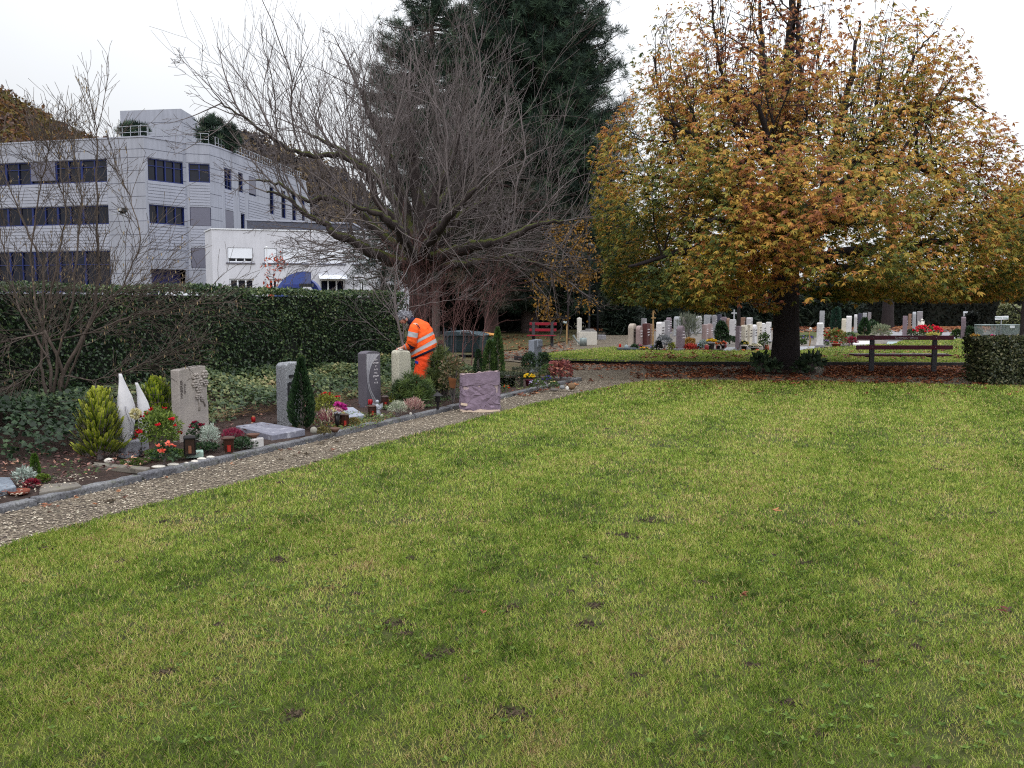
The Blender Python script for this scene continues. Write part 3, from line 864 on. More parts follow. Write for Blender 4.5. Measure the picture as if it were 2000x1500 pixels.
# roof and back
back = [pR1 + Vector((-6, 30, 0)), pA0 + Vector((0, 40, 0))]
rp = [pA0, pA1, pB1, pC0, pC1, pE, pR1] + back
rf = MB(); rf.add([(p.x, p.y, H - 0.35) for p in rp], [tuple(range(len(rp)))]); rf.build('roof', M_roofg, gb, True)
cop = MB()
for F in (A, B, Bp, Cc, E, Rr): F.slab(cop, -.03, F.L + .03, H, H + .12, -.3, .06)
cop.build('coping', M_gslat, gb, True)
w_ = MB(); w_.add([(p.x, p.y, 0) for p in rp[6:]] + [(pA0.x, pA0.y, 0)] + [(p.x, p.y, H) for p in rp[6:]] + [(pA0.x, pA0.y, H)], [(0, 1, 5, 4), (1, 2, 6, 5), (2, 3, 7, 6)])
wall.add(w_.v, w_.f)
wall.build('wall', M_gpanel, gb, True); joints.build('panel_joints', M_joint, gb, True)
# roof tower
tw = MB(); TH = 21.3
t0, t1, t2 = plan(249, Dtop(226, TH)), plan(366, Dtop(222, TH)), plan(392, Dtop(238, TH))
tp = [t0, t1, t2, t2 + Vector((-3, 12, 0)), t0 + Vector((0, 10, 0))]
tw.prism([(p.x, p.y) for p in tp], H - .4, TH); tw.build('roof_tower', M_gpanel, gb, True)
joints = MB()
for F in (Face(t0, t1), Face(t1, t2)):
    for z in (20.0, 18.6, 17.3): F.slab(joints, 0, F.L, z - .02, z + .02, -.01, .015)
joints.build('tower_joints', M_joint, gb, True)
# roof railing
rl = MB()
for F, ua_, ub_ in ((A, A.u(225), A.L), (B, 0, B.L), (Cc, 0, Cc.L), (Rr, 0, Rr.L)):
    for zz_ in (H + .55, H + 1.1): F.slab(rl, ua_, ub_, zz_, zz_ + .05, -.55, -.5)
    n = max(2, int((ub_ - ua_) / .7))
    for i in range(n + 1):
        u = ua_ + (ub_ - ua_) * i / n; F.slab(rl, u - .02, u + .02, H, H + 1.1, -.55, -.5)
rl.build('railing', M_steel, gb, True)
# flood light on its arm
fl = thing('flood_light', 'small black flood lamp on a thin arm in front of the grey facade', 'lamp', tuple(PY(240, 412, 70)))
fb = MB(); c = PY(240, 410, 70)
fb.box(c, (.62, .35, .34)); fb.box(c + Vector((0, 0, -.22)), (.45, .1, .12)); fb.build('lamp_body', M_dark, fl, True, bevel=.05)
fb = MB(); fb.box(c + Vector((-.12, -.2, .02)), (.2, .06, .16)); fb.build('lens', M_wframe, fl, True)
fb = MB(); fb.tube([PY(216, 419, 70.3), PY(241, 418, 70)], .03); fb.tube([PY(241, 419, 70), PY(240, 590, 70) ], .05); fb.build('arm', M_steel, fl, True)

# white building
wb = thing('white_building', 'low white rendered building with closed white shutters beyond the hedge', 'building', tuple(plan(418, 76)))
q0, q1 = plan(418, 76), plan(742, 80); HW = 7.6
F1 = Face(q0, q1); ww = MB(); Fs = Face(plan(405, 79), q0)
ups = [(445, 494, .72), (516, 541, 1), (552, 600, 1), (624, 672, 1), (690, 730, 1)]
lows = [(447, 495), (516, 541), (624, 673), (700, 716)]
hw = [(F1.u(a), F1.u(b), 4.95, 6.15) for a, b, _ in ups] + [(F1.u(a), F1.u(b), 1.6, 3.6) for a, b in lows]
F1.wall(ww, 0, HW, hw); Fs.wall(ww, 0, HW, [])
bk = [q1, q1 + Vector((2, 14, 0)), plan(405, 79) + Vector((0, 12, 0)), plan(405, 79)]
for a, b in zip(bk[:-1], bk[1:]): ww.add([(a.x, a.y, 0), (b.x, b.y, 0), (b.x, b.y, HW), (a.x, a.y, HW)], [(0, 1, 2, 3)])
ww.build('wall', M_white, wb, True)
rf = MB(); rf.add([(p.x, p.y, HW - .1) for p in [q0] + bk], [tuple(range(5))]); rf.build('roof', M_roofg, wb, True)
cop = MB()
for F in (F1, Fs): F.slab(cop, 0, F.L, HW, HW + .1, -.25, .07)
cop.build('coping', M_wframe, wb, True)
sills = MB()
for i, (a, b, cl) in enumerate(ups):
    window(F1, F1.u(a), F1.u(b), 4.95, 6.15, 3 if i == 0 else 1, M_wframe, .1, blind=(M_shutter, cl), parent=wb); F1.slab(sills, F1.u(a) - .15, F1.u(b) + .15, 4.84, 4.94, -.1, .1)
for a, b in lows: window(F1, F1.u(a), F1.u(b), 1.6, 3.6, 3, M_wframe, .12, parent=wb)
sills.build('window_sills', M_blind, wb, True)
aw = MB(); a0, a1 = F1.u(622), F1.u(676)
aw.add([F1.at(a0, 3.95, .02), F1.at(a1, 3.95, .02), F1.at(a1, 3.62, .8), F1.at(a0, 3.62, .8), F1.at(a0, 4.0, .02), F1.at(a1, 4.0, .02), F1.at(a1, 3.67, .8), F1.at(a0, 3.67, .8)],
       [(0, 1, 2, 3), (7, 6, 5, 4), (3, 2, 6, 7), (0, 3, 7, 4), (1, 2, 6, 5)]); aw.build('awning', M_shutter, wb, True)
# dark roof box between the two buildings
db = thing('roof_plant_room', 'dark grey flat roofed block behind the white building', 'building', tuple(plan(487, 84)))
d0, d1 = plan(487, 84), plan(690, 88); m_ = MB()
m_.prism([(d0.x, d0.y), (d1.x, d1.y), (d1.x, d1.y + 10), (d0.x, d0.y + 10)], 0, zz(433, 84)); m_.build('wall', mat('dark_panel', lin(74, 76, 88)), db, True)
m_ = MB(); zt = zz(433, 84); m_.prism([(d0.x - .1, d0.y - .1), (d1.x + .1, d1.y - .1), (d1.x + .1, d1.y + 10), (d0.x - .1, d0.y + 10)], zt, zt + .15); m_.build('roof_edge', M_gslat, db, True)
# second pale house seen through the bare tree
def simple_house(name, label, x0, x1, D, pytop, pyroof, wm, rm, wins, depth=9):
    t = thing(name, label, 'house', tuple(plan(x0, D)))
    F = Face(plan(x0, D), plan(x1, D + 1)); w = MB(); z1 = zz(pytop, D)
    hs = [(F.u(a), F.u(b), zz(yb, D), zz(ya, D)) for a, b, ya, yb in wins]
    F.wall(w, 0, z1, hs)
    a, b = F.p0, F.p1
    w.add([(a.x, a.y, 0), (a.x, a.y + depth, 0), (a.x, a.y + depth, z1), (a.x, a.y, z1), (b.x, b.y, 0), (b.x, b.y + depth, 0), (b.x, b.y + depth, z1), (b.x, b.y, z1)], [(0, 1, 2, 3), (4, 5, 6, 7), (1, 5, 6, 2)])
    w.build('wall', wm, t, True)
    for h in hs: window(F, *h, 2, M_wframe, .09, parent=t)
    r = MB(); zr = zz(pyroof, D) if pyroof else z1 + .2
    e = .5
    r.add([(a.x - e, a.y - e, z1 - .05), (b.x + e, b.y - e, z1 - .05), (b.x + e, b.y + depth + e, z1 - .05), (a.x - e, a.y + depth + e, z1 - .05), (a.x - e, a.y + depth / 2, zr), (b.x + e, b.y + depth / 2, zr)],
          [(0, 1, 5, 4), (2, 3, 4, 5), (0, 4, 3), (1, 2, 5), (3, 2, 1, 0)])
    r.build('roof', rm, t, True)
    return t
M_wh2 = wallmat('pale_render', lin(188, 190, 200), .05)
M_droof = mat('slate_roof', lin(60, 62, 74), .7, .15, 3)
simple_house('pale_house', 'pale house glimpsed behind the bare tree trunk', 745, 905, 98, 480, None, M_wh2, M_roofg, [(835, 850, 500, 520), (760, 790, 500, 520)])
simple_house('slate_roofed_house', 'white house with a dark pitched roof beyond the far hedge at the right edge', 1950, 2140, 90, 556, 528, M_wh2, M_droof, [(2005, 2030, 562, 575)])
simple_house('white_hall', 'white wall glimpsed between the chestnut leaves above the far graves', 1300, 1420, 92, 556, 546, M_wh2, M_roofg, [(1350, 1365, 565, 580)])
simple_house('long_white_house', 'long white house half hidden by the chestnut crown above the far hedge', 1590, 1850, 96, 552, 545, M_wh2, M_roofg, [(1690, 1710, 562, 575)])
# flag pole
fp = thing('flag_pole', 'thin white pole in front of the low white building', 'pole', tuple(plan(524, 66)))
m_ = MB(); p = plan(524, 66); m_.tube([p, p + Vector((0, 0, zz(486, 66)))], [.08, .05]); m_.build('shaft', M_wframe, fp, True)
m_ = MB(); m_.ball(p + Vector((0, 0, zz(486, 66) + .05)), .09); m_.build('finial', M_wframe, fp, True)
# white van roofs
def van(name, label, x0, x1, D, pyt, cat='van'):
    t = thing(name, label, cat, tuple(plan((x0 + x1) / 2, D)))
    a, b = plan(x0, D), plan(x1, D); L = b.x - a.x; h = zz(pyt, D); y = a.y
    prof = [(0, .45), (L * .02, h * .55), (L * .1, h * .62), (L * .22, h * .96), (L * .3, h), (L * .97, h * .97), (L, h * .9), (L, .45)]
    m = MB(); m.prism_y([(a.x + u, z) for u, z in prof], y, y + 1.9); m.build('body', M_shutter, t, True, bevel=.08)
    m = MB(); m.prism_y([(a.x + L * .13, h * .64), (a.x + L * .235, h * .9), (a.x + L * .35, h * .9), (a.x + L * .35, h * .64)], y - .012, y + .01); m.build('side_window', M_glass, t, True)
    for u in (.18, .8):
        m = MB(); m.tube([(a.x + L * u, y - .03, .36), (a.x + L * u, y + .25, .36)], .36, 16); m.build('wheel', M_dark, t, True)
van('parked_van', 'white van roof showing over the hedge by the grey building', 299, 372, 66, 557)
van('white_truck', 'white vehicle glimpsed behind the bare tree above the hedge end', 822, 884, 60, 562, 'truck')
van('delivery_van', 'white van beyond the black iron gate', 1166, 1212, 62, 618)
# blue ring sculpture
bs = thing('blue_sculpture', 'blue sculpture of two broad curved arches rising behind the hedge', 'sculpture', tuple(plan(585, 58)))
M_blue = mat('blue_paint', lin(58, 76, 140), .5, .08, 1.5)
M_blue2 = mat('deep_blue_paint', lin(40, 54, 120), .5, .08, 1.5)
def arch(name, cx, cyp, ro, ri, a0, a1, D, wid, m):
    c = PY(cx, cyp, D); b = MB(); n = 26; rings = []
    for i in range(n + 1):
        a = R(a0 + (a1 - a0) * i / n); ca, sa = math.cos(a), math.sin(a)
        rings.append([(c.x + ro * ca, D, c.z + ro * sa), (c.x + ro * ca, D + wid, c.z + ro * sa), (c.x + ri * ca, D + wid, c.z + ri * sa), (c.x + ri * ca, D, c.z + ri * sa)])
    b.loft(rings); return b.build(name, m, bs, True)
arch('arch', 596, 592, 1.98, 1.2, 88, 215, 58, 1.6, M_blue)
arch('arch', 588, 580, 1.25, .9, -20, 100, 59.9, .9, M_blue2)
m_ = MB(); p = PY(568, 557, 57.9); m_.box(p + Vector((0, .5, -.2)), (1.1, 1.0, .5)); m_.build('cross_bar', M_blue2, bs, True)
m_ = MB(); p = PY(597, 557, 57.5); m_.box(p + Vector((0, .2, 0)), (.8, .5, .2)); m_.build('black_panel', M_dark, bs, True)
# ================================================================== hedges and trees
def bark(name, c, moss=None):
    t = NT(name); v = t.coord('Object', (1, 1, .3))
    col = t.ramp(t.noise(v, 14, 6, .75), [(.3, tuple(x * .5 for x in c[:3]) + (1,)), (.7, tuple(min(1, x * 1.35) for x in c[:3]) + (1,))])
    if moss:
        g = t.new('ShaderNodeNewGeometry'); s = t.new('ShaderNodeSeparateXYZ'); t.l.new(g.outputs['Normal'], s.inputs[0])
        n3 = t.math('MULTIPLY', t.noise(t.pos(), 2.2, 4, .7), t.math('ADD', s.outputs[2], .35))
        col = t.mix(t.ramp(n3, [(.3, (0, 0, 0, 1)), (.52, (1, 1, 1, 1))]), col, moss)
    t.base(col); t.rough(.9); t.bump(t.noise(v, 30, 5, .8), .8, .03); return t.m
M_bark_dark = bark('chestnut_bark', lin(38, 32, 34))
M_bark_bare = bark('mossy_bark', lin(56, 48, 48), lin(70, 76, 26))
M_bark_red = bark('reddish_bark', lin(72, 54, 52))
M_bark_grey = bark('pine_bark', lin(92, 80, 78))
M_twig = mat('twig', lin(96, 88, 88), .8, .35, 3)
M_twig_red = mat('red_twig', lin(104, 74, 72), .8, .3, 3)
M_twig_yard = mat('hazel_twig', lin(78, 68, 62), .8, .3, 3)
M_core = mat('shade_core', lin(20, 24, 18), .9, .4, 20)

def clipped_hedge(name, label, p0, p1, th, h, stops, per_m2, ls, seed=0, zb=0.0, bulge=.06, ends=True, top_var=.04, leaf=.6):
    rng = np.random.default_rng(seed)
    p0, p1 = Vector((p0[0], p0[1], 0)), Vector((p1[0], p1[1], 0)); d = p1 - p0; L = d.length; d.normalize(); n = Vector((d.y, -d.x, 0))
    if n.dot(-p0) < 0: n = -n        # front normal faces the camera side
    t = thing(name, label, 'hedge', tuple((p0 + p1) / 2 + Vector((0, 0, zb))))
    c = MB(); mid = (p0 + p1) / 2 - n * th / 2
    c.box((mid.x, mid.y, zb + (h - .12) / 2), (L - .3, th - .3, h - .12), math.atan2(d.y, d.x)); c.build('branches', M_core, t, True)  # plain dark box instead of branches, coloured for the shade inside the hedge
    P, N = [], []
    def sheet(cnt, f, nn):
        a, b = rng.random(cnt), rng.random(cnt); q = f(a, b); P.append(q); N.append(np.tile(np.array(nn), (cnt, 1)))
    D_, N_, O = np.array(d), np.array(n), np.array(p0)
    w1 = lambda u, z: (wob(u * L, z * h, 1.6, seed) * bulge + wob(u * L, z * h * 2, 5, seed + 1) * bulge * .5)
    def front(a, b):
        off = w1(a, b) - rng.random(len(a)) * .07; return O + D_ * (a * L)[:, None] + N_ * off[:, None] + np.array([0, 0, 1.0]) * (zb + b * (h + .01 + wob(a * L, 0 * b, 2.2, seed + 2) * top_var))[:, None]
    def top(a, b):
        z = zb + h + wob(a * L, b * th, 2.2, seed + 2) * top_var - rng.random(len(a)) * .06; return O + D_ * (a * L)[:, None] - N_ * (b * th)[:, None] + np.array([0, 0, 1.0]) * z[:, None]
    def backf(a, b): return O + D_ * (a * L)[:, None] - N_ * (th + .02 + 0 * a)[:, None] + np.array([0, 0, 1.0]) * (zb + b * h)[:, None]
    sheet(int(L * h * per_m2), front, n); sheet(int(L * th * per_m2), top, (0, 0, 1)); sheet(int(L * h * per_m2 * .3), backf, -n)
    if ends:
        for e, s in ((0, -1), (L, 1)):
            def endf(a, b, e=e, s=s): return O + D_ * (e + s * (wob(a * th, b * h, 3, seed + 5) * bulge - rng.random(len(a)) * .05))[:, None] - N_ * (a * th)[:, None] + np.array([0, 0, 1.0]) * (zb + b * h)[:, None]
            sheet(int(th * h * per_m2), endf, d * s)
    P, N = np.concatenate(P), np.concatenate(N); k = len(P)
    Dd = nrm(rdir(k, rng) + np.array([0, 0, -.2]) + N * .25); Nn = nrm(N + .75 * rdir(k, rng))
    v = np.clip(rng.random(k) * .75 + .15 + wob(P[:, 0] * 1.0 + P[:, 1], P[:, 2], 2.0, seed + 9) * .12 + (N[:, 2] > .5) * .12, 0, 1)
    sz = ls * rng.uniform(.6, 1.3, k)
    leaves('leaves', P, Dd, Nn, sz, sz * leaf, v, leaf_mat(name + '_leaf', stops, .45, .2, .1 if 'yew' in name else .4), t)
    return t
HG = [(0, lin(14, 24, 15)), (.35, lin(32, 50, 30)), (.65, lin(54, 78, 46)), (.9, lin(92, 110, 66)), (1, lin(132, 138, 96))]
clipped_hedge('clipped_hedge', 'tall clipped dark green hedge running behind the near graves', kp(-9, 4.0), kp(13.0, 4.0), .9, 1.84, HG, 1500, .052, 21)
clipped_hedge('clipped_hedge', 'low clipped hedge block at the right edge beside the bench', G(1930, 752), G(2150, 752), 1.1, .93,
              [(0, lin(20, 26, 18)), (.4, lin(40, 48, 30)), (.7, lin(64, 72, 44)), (.92, lin(104, 104, 74)), (1, lin(150, 140, 108))], 2200, .06, 22, bulge=.05)
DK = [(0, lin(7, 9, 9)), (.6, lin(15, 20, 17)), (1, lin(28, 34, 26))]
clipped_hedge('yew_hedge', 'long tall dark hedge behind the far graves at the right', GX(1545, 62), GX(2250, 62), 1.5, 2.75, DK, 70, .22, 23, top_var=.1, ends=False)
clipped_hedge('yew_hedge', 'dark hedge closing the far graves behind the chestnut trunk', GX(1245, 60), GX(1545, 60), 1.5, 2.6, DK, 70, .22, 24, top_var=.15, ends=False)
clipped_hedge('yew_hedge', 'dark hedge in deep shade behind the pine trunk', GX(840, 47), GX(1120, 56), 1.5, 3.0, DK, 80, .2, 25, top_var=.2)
clipped_hedge('beech_hedge', 'pale green rounded clipped hedge at the far right edge', GX(1976, 42), GX(2120, 42), 1.4, 1.5, [(0, lin(40, 46, 26)), (.6, lin(88, 94, 56)), (1, lin(132, 132, 92))], 260, .12, 26, top_var=.12)

# ---------------------------------------------------------------- needle clumps
def needle_cloud(name, C, size, per, m, parent, rng, droop=0.0, wr=.09, up=.35):
    n = len(C); k = n * per
    P = np.repeat(C, per, 0); d = rdir(k, rng); d[:, 2] += up; d = nrm(d); d[:, 2] -= droop
    sz = np.repeat(size * rng.uniform(.7, 1.25, n), per) * rng.uniform(.7, 1.1, k)
    v = np.clip(np.repeat(rng.random(n), per) * .8 + rng.random(k) * .2, 0, 1)
    return leaves(name, P, d, rdir(k, rng), sz, sz * wr, v, m, parent)
M_pine = leaf_mat('pine_needle', [(0, lin(18, 28, 26)), (.5, lin(40, 56, 48)), (.85, lin(68, 88, 68)), (1, lin(86, 100, 72))], .7, .08, .15)
M_pine_d = leaf_mat('dry_pine_needle', [(0, lin(24, 28, 26)), (.5, lin(48, 50, 44)), (.85, lin(70, 66, 54)), (1, lin(92, 80, 62))], .6, .1, .3)
def edge_interp(tab, py):
    for (y0, a0), (y1, a1) in zip(tab[:-1], tab[1:]):
        if y0 <= py <= y1: return a0 + (a1 - a0) * (py - y0) / (y1 - y0)
    return tab[0][1] if py < tab[0][0] else tab[-1][1]
def pine(name, label, px0, D, left, right, ytop, ybot, trunk_r, nb, size, seed, per=20, m=M_pine, base_py=None, whorl=1.5, cl_per=1.0, asp=.85, sparse=.0, group=None, trunk_m=None):
    """pine whose branch tips reach the outline (tables of pixel row -> half width in px)"""
    rng = np.random.default_rng(seed)
    b = GX(px0, D); t = thing(name, label, 'tree', tuple(b), group=group)
    ts = Tubes(6); H_ = zz(ytop, D); z0 = zz(ybot, D)
    zs = np.linspace(0, H_ - .2, 14); tr = np.stack([b.x + rng.normal(0, .06, 14).cumsum() * .5, b.y + np.zeros(14), zs], 1)
    ts.add(tr, np.linspace(trunk_r, .05, 14), 10)
    C = []
    for i in range(nb):
        z = z0 + (H_ - z0) * rng.random() ** .9; py = 592 - (z - CAMH) * FPX / D
        az = rng.uniform(0, 2 * math.pi); ca, sa = math.cos(az), math.sin(az)
        side = edge_interp(right, py) if ca > 0 else edge_interp(left, py)
        ww_ = (edge_interp(right, py) + edge_interp(left, py)) / 2
        reach = abs(ca) * side + (1 - abs(ca)) * ww_
        L = reach * D / FPX * rng.uniform(.72, 1.03)
        if L < .3: L = .3
        n = 7; q = np.linspace(0, 1, n)
        rise = rng.uniform(-.05, .3) * L
        tx = np.interp(z, zs, tr[:, 0])
        pts = np.stack([tx + ca * L * q, b.y + sa * L * q * asp, z - L * .18 * q + (rise + L * .18) * q ** 2.2], 1)
        pts[1:] += rng.normal(0, .02 * L, (n - 1, 3))
        ts.add(pts, np.linspace(max(.03, .022 * L), .012, n), 4)
        nc = max(3, int((3 + L * 3.2) * cl_per))
        f = 1 - rng.random(nc) ** 1.3 * (.75 - sparse)
        idx = f * (n - 1); a_ = np.minimum(idx.astype(int), n - 2); fr = (idx - a_)[:, None]
        cc = pts[a_] * (1 - fr) + pts[a_ + 1] * fr
        cc += rng.normal(0, 1, (nc, 3)) * np.array([.16, .16, .09]) * (.6 + L * .18)
        C.append(cc)
        for q_ in cc[::2]:
            w = pts[min(n - 1, int(a_.mean()))]
    C = np.concatenate(C)
    ts.build('trunk', trunk_m or M_bark_grey, t)
    needle_cloud('crown', C, size, per, m, t, rng, wr=.055)
    return t
pine('black_pine', 'very tall dark green pine with a broad crown between the two big trees', 1035, 50, [(-90, 30), (0, 110), (100, 165), (220, 190), (330, 190), (430, 190), (560, 170), (640, 60)],
     [(-90, 30), (0, 105), (60, 150), (110, 168), (150, 182), (215, 165), (260, 205), (330, 212), (430, 215), (580, 200), (640, 60)], -90, 606, .5, 1250, .42, 31, per=34)
pine('black_pine', 'second tall dark pine rising behind the bare tree crown', 850, 44, [(-60, 10), (20, 60), (90, 125), (200, 150), (300, 130), (400, 130), (520, 120), (600, 60)],
     [(-60, 20), (20, 80), (200, 110), (600, 90)], -60, 560, .20, 470, .36, 32, per=32, sparse=.1)
pine('scots_pine', 'lower brownish pine branches hanging beside the bin store', 960, 41, [(280, 40), (400, 90), (500, 110), (600, 60)], [(280, 80), (400, 150), (520, 190), (610, 120)], 260, 600, .33, 150, .42, 33, per=20, m=M_pine_d, trunk_m=M_bark_red)
pine('small_pine', 'small green pine leaning out left of the bare tree trunk', 745, 27, [(440, 8), (480, 95), (520, 100), (560, 70), (600, 30)], [(440, 8), (500, 60), (600, 40)], 468, 575, .09, 34, .24, 34, per=26)
# greenery on the office roof
def roof_bush(name, label, cx, pyb, pyt, wpx, D, seed, size=.5):
    rng = np.random.default_rng(seed); t = thing(name, label, 'tree', tuple(PY(cx, pyb, D)))
    a, b = PY(cx, pyb, D), PY(cx, pyt, D); r = wpx * D / FPX / 2; h = b.z - a.z; n = 170
    ts = Tubes(5)
    for k in range(5):
        e = Vector((a.x + rng.uniform(-.5, .5) * r, a.y + rng.uniform(-.4, .4) * r, a.z + h * .7)); ts.add(np.array([a, (a + e) / 2 + Vector((.1, 0, 0)), e]), [.12, .08, .03])
    ts.build('trunk', M_bark_grey, t)
    d = rdir(n, rng); f = rng.uniform(.5, 1, n)[:, None]
    C = np.array([a.x, a.y, a.z + h * .5]) + d * f * np.array([r, r * .7, h * .52])
    needle_cloud('crown', C, size, 26, M_pine, t, rng, up=.7)
roof_bush('roof_pine', 'dark pine bush on the office roof before the tower', 262, 276, 240, 66, 90, 41, .55)
roof_bush('roof_juniper', 'tall dark juniper on the office roof right of the tower', 413, 292, 228, 58, 92, 42, .7)
roof_bush('roof_juniper', 'narrow dark juniper behind the roof railing, right of the taller juniper', 452, 300, 243, 36, 93, 43, .6)

# ---------------------------------------------------------------- horse chestnut in autumn leaf
CH = G(1532, 728); CD = CH.y
ch = thing('chestnut_tree', 'broad horse chestnut with a thick dark trunk and gold brown autumn leaves', 'tree', tuple(CH))
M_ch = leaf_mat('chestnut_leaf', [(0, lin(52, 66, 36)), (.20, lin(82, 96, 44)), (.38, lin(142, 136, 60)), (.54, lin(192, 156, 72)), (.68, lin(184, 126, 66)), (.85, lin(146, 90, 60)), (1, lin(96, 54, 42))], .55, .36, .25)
OUT_L = [(-80, 120), (0, 236), (60, 285), (110, 292), (200, 300), (250, 345), (300, 375), (360, 372), (430, 365), (500, 345), (560, 345), (600, 330), (625, 200)]
OUT_R = [(-80, 140), (0, 262), (100, 300), (180, 318), (260, 345), (330, 400), (400, 440), (450, 478), (540, 470), (585, 420), (610, 250), (625, 120)]
def ch_inside(q, grow_=1.0):
    px, py = proj((q[0], CD, q[2])); 
    lim = edge_interp(OUT_R, py) if q[0] > CH.x else edge_interp(OUT_L, py)
    lim *= grow_ * CD / FPX
    w = (edge_interp(OUT_R, py) + edge_interp(OUT_L, py)) / 2 * CD / FPX * .92
    return ((q[0] - CH.x) / lim) ** 2 + ((q[1] - CH.y) / w) ** 2 < 1 and 1.5 < q[2] < 9.2
rng = np.random.default_rng(51)
ts = Tubes(6); tips = []
trunk = np.array([(CH.x, CH.y, -.05), (CH.x + .01, CH.y, .25), (CH.x + .02, CH.y, .8), (CH.x, CH.y, 1.6), (CH.x - .03, CH.y, 2.3), (CH.x - .02, CH.y, 2.9), (CH.x + .05, CH.y, 3.5)])
ts.add(trunk, [.46, .34, .30, .285, .30, .36, .30], 16)
Pb = dict(seg=.32, wig=.13, up=.035, split=6, ratio=.52, ang=(25, 65), rmin=.006, inside=ch_inside, tiplvl=1, f0=.3, taper=.3)
def limb_px(pts_, r0, r1, Y0, lvl=2, P_=Pb, ts_=ts, tips_=tips, nside=8, sides=8, L0=1.9):
    pts_ = np.array([tuple(PY(x, y, Y0 + dy)) for x, y, dy in pts_]); k = len(pts_)
    tt = np.linspace(0, k - 1, k * 4); i = np.minimum(tt.astype(int), k - 2); f = (tt - i)[:, None]; f = f * f * (3 - 2 * f) * .35 + f * .65
    q = pts_[i] * (1 - f) + pts_[i + 1] * f; q[1:] += rng.normal(0, .02, (len(q) - 1, 3))
    rad = np.linspace(r0, r1, len(q)) * (1 + .12 * rng.normal(size=len(q)))
    ts_.add(q, np.abs(rad), sides)
    for c in range(nside):
        j = rng.integers(len(q) // 4, len(q)); T = q[j] - q[j - 1]; T /= np.linalg.norm(T)
        nd = nrm((T * .7 + rdir(1, rng)[0] * .9 + np.array([0, 0, .25]))[None])[0]
        grow(ts_, q[j], nd, L0 * rng.uniform(.6, 1.2), max(.012, rad[j] * .45), lvl - 1, P_, tips_, rng)
    T = q[-1] - q[-3]; grow(ts_, q[-1], T, L0, r1, lvl - 1, P_, tips_, rng)
# limbs traced in the photograph (px, py, metres in depth)
for pts_, r0, r1 in [
    ([(1522, 500, 0), (1490, 478, -.3), (1440, 472, -.9), (1380, 480, -1.4), (1300, 500, -1.8), (1230, 520, -2.0)], .15, .03),
    ([(1520, 490, 0), (1470, 430, .4), (1390, 380, .8), (1300, 350, 1.2), (1210, 340, 1.4)], .15, .03),
    ([(1525, 480, 0), (1500, 400, -.5), (1440, 330, -1.2), (1360, 265, -1.6), (1300, 230, -1.8)], .14, .03),
    ([(1530, 470, 0), (1535, 380, .3), (1528, 280, .5), (1535, 180, .4), (1545, 60, .3), (1548, -40, .2)], .18, .05),
    ([(1535, 470, 0), (1555, 370, -.5), (1560, 260, -.8), (1562, 150, -.8), (1556, 30, -.9)], .14, .04),
    ([(1526, 470, 0), (1500, 340, .8), (1500, 200, 1.2), (1488, 90, 1.3), (1484, -30, 1.3)], .13, .03),
    ([(1538, 480, 0), (1590, 430, .4), (1620, 330, .8), (1640, 240, .9), (1665, 140, 1.0), (1680, 40, 1.0)], .15, .03),
    ([(1540, 485, 0), (1600, 450, -.6), (1660, 420, -1.3), (1740, 330, -1.5), (1790, 322, -1.5), (1850, 340, -1.5), (1900, 400, -1.6)], .16, .035),
    ([(1545, 490, 0), (1620, 400, .6), (1690, 300, .8), (1760, 215, .7), (1840, 200, .7), (1880, 190, .7), (1925, 215, .7)], .12, .025),
    ([(1545, 500, 0), (1600, 505, -.3), (1680, 490, -1.0), (1780, 480, -1.8), (1880, 470, -2.2), (1970, 440, -2.2)], .15, .03),
    ([(1530, 480, 0), (1450, 400, 1.8), (1380, 300, 2.6), (1330, 200, 2.8)], .13, .03), ([(1530, 480, 0), (1580, 400, 2.2), (1650, 330, 3.3), (1720, 300, 4.2)], .14, .03),
    ([(1530, 490, 0), (1560, 470, -1.6), (1600, 440, -3.0), (1640, 430, -3.8)], .13, .03), ([(1528, 490, 0), (1480, 460, -1.8), (1430, 430, -3.0), (1380, 430, -3.8)], .13, .03),
    ([(1530, 490, 0), (1520, 440, 2.0), (1500, 420, 3.5), (1470, 430, 4.3)], .13, .03), ([(1522, 500, 0), (1440, 510, 1.5), (1340, 530, 2.5), (1260, 540, 2.8)], .12, .03),
    ([(1540, 500, 0), (1620, 520, 1.6), (1720, 530, 2.5), (1820, 530, 3.0), (1900, 530, 3)], .13, .03), ([(1535, 480, 0), (1540, 380, -1.6), (1500, 280, -2.6), (1480, 200, -3.0)], .12, .03),
    ([(1400, 385, .8), (1330, 290, .8), (1290, 200, .8), (1275, 110, .8)], .05, .02), ([(1690, 300, .8), (1740, 200, .6), (1790, 100, .4), (1830, 60, .3)], .05, .012), ([(1500, 340, .8), (1430, 230, .3), (1400, 100, 0), (1390, 0, 0)], .06, .02)]:
    limb_px(pts_, r0, r1, CD)
# upright water shoots through the top of the crown
for k in range(150):
    a = rng.uniform(-1, 1); x0 = CH.x + a * 2.9; z0 = 4.6 + rng.uniform(0, 2.2) - abs(a) * 1.0; y0 = CH.y + rng.uniform(-1.8, 1.8)
    d = np.array([a * .28, rng.normal(0, .1), 1.0]); L = rng.uniform(1.4, 3.0) * (1 - .25 * abs(a))
    Ps = dict(seg=.3, wig=.05, up=.04, split=4, ratio=.35, ang=(20, 40), rmin=.006, inside=None, tiplvl=0, f0=.2)
    grow(ts, (x0, y0, z0), d, L, .011, 1, Ps, tips if rng.random() < .3 else None, rng)
ts.build('trunk', M_bark_dark, ch)
TP = np.array([t_[0] for t_ in tips]); 
ok = np.array([ch_inside(q, .97) for q in TP]); TP = TP[ok]
NL = 30000
pick = rng.integers(0, len(TP), NL); C = TP[pick] + rng.normal(0, .17, (NL, 3))
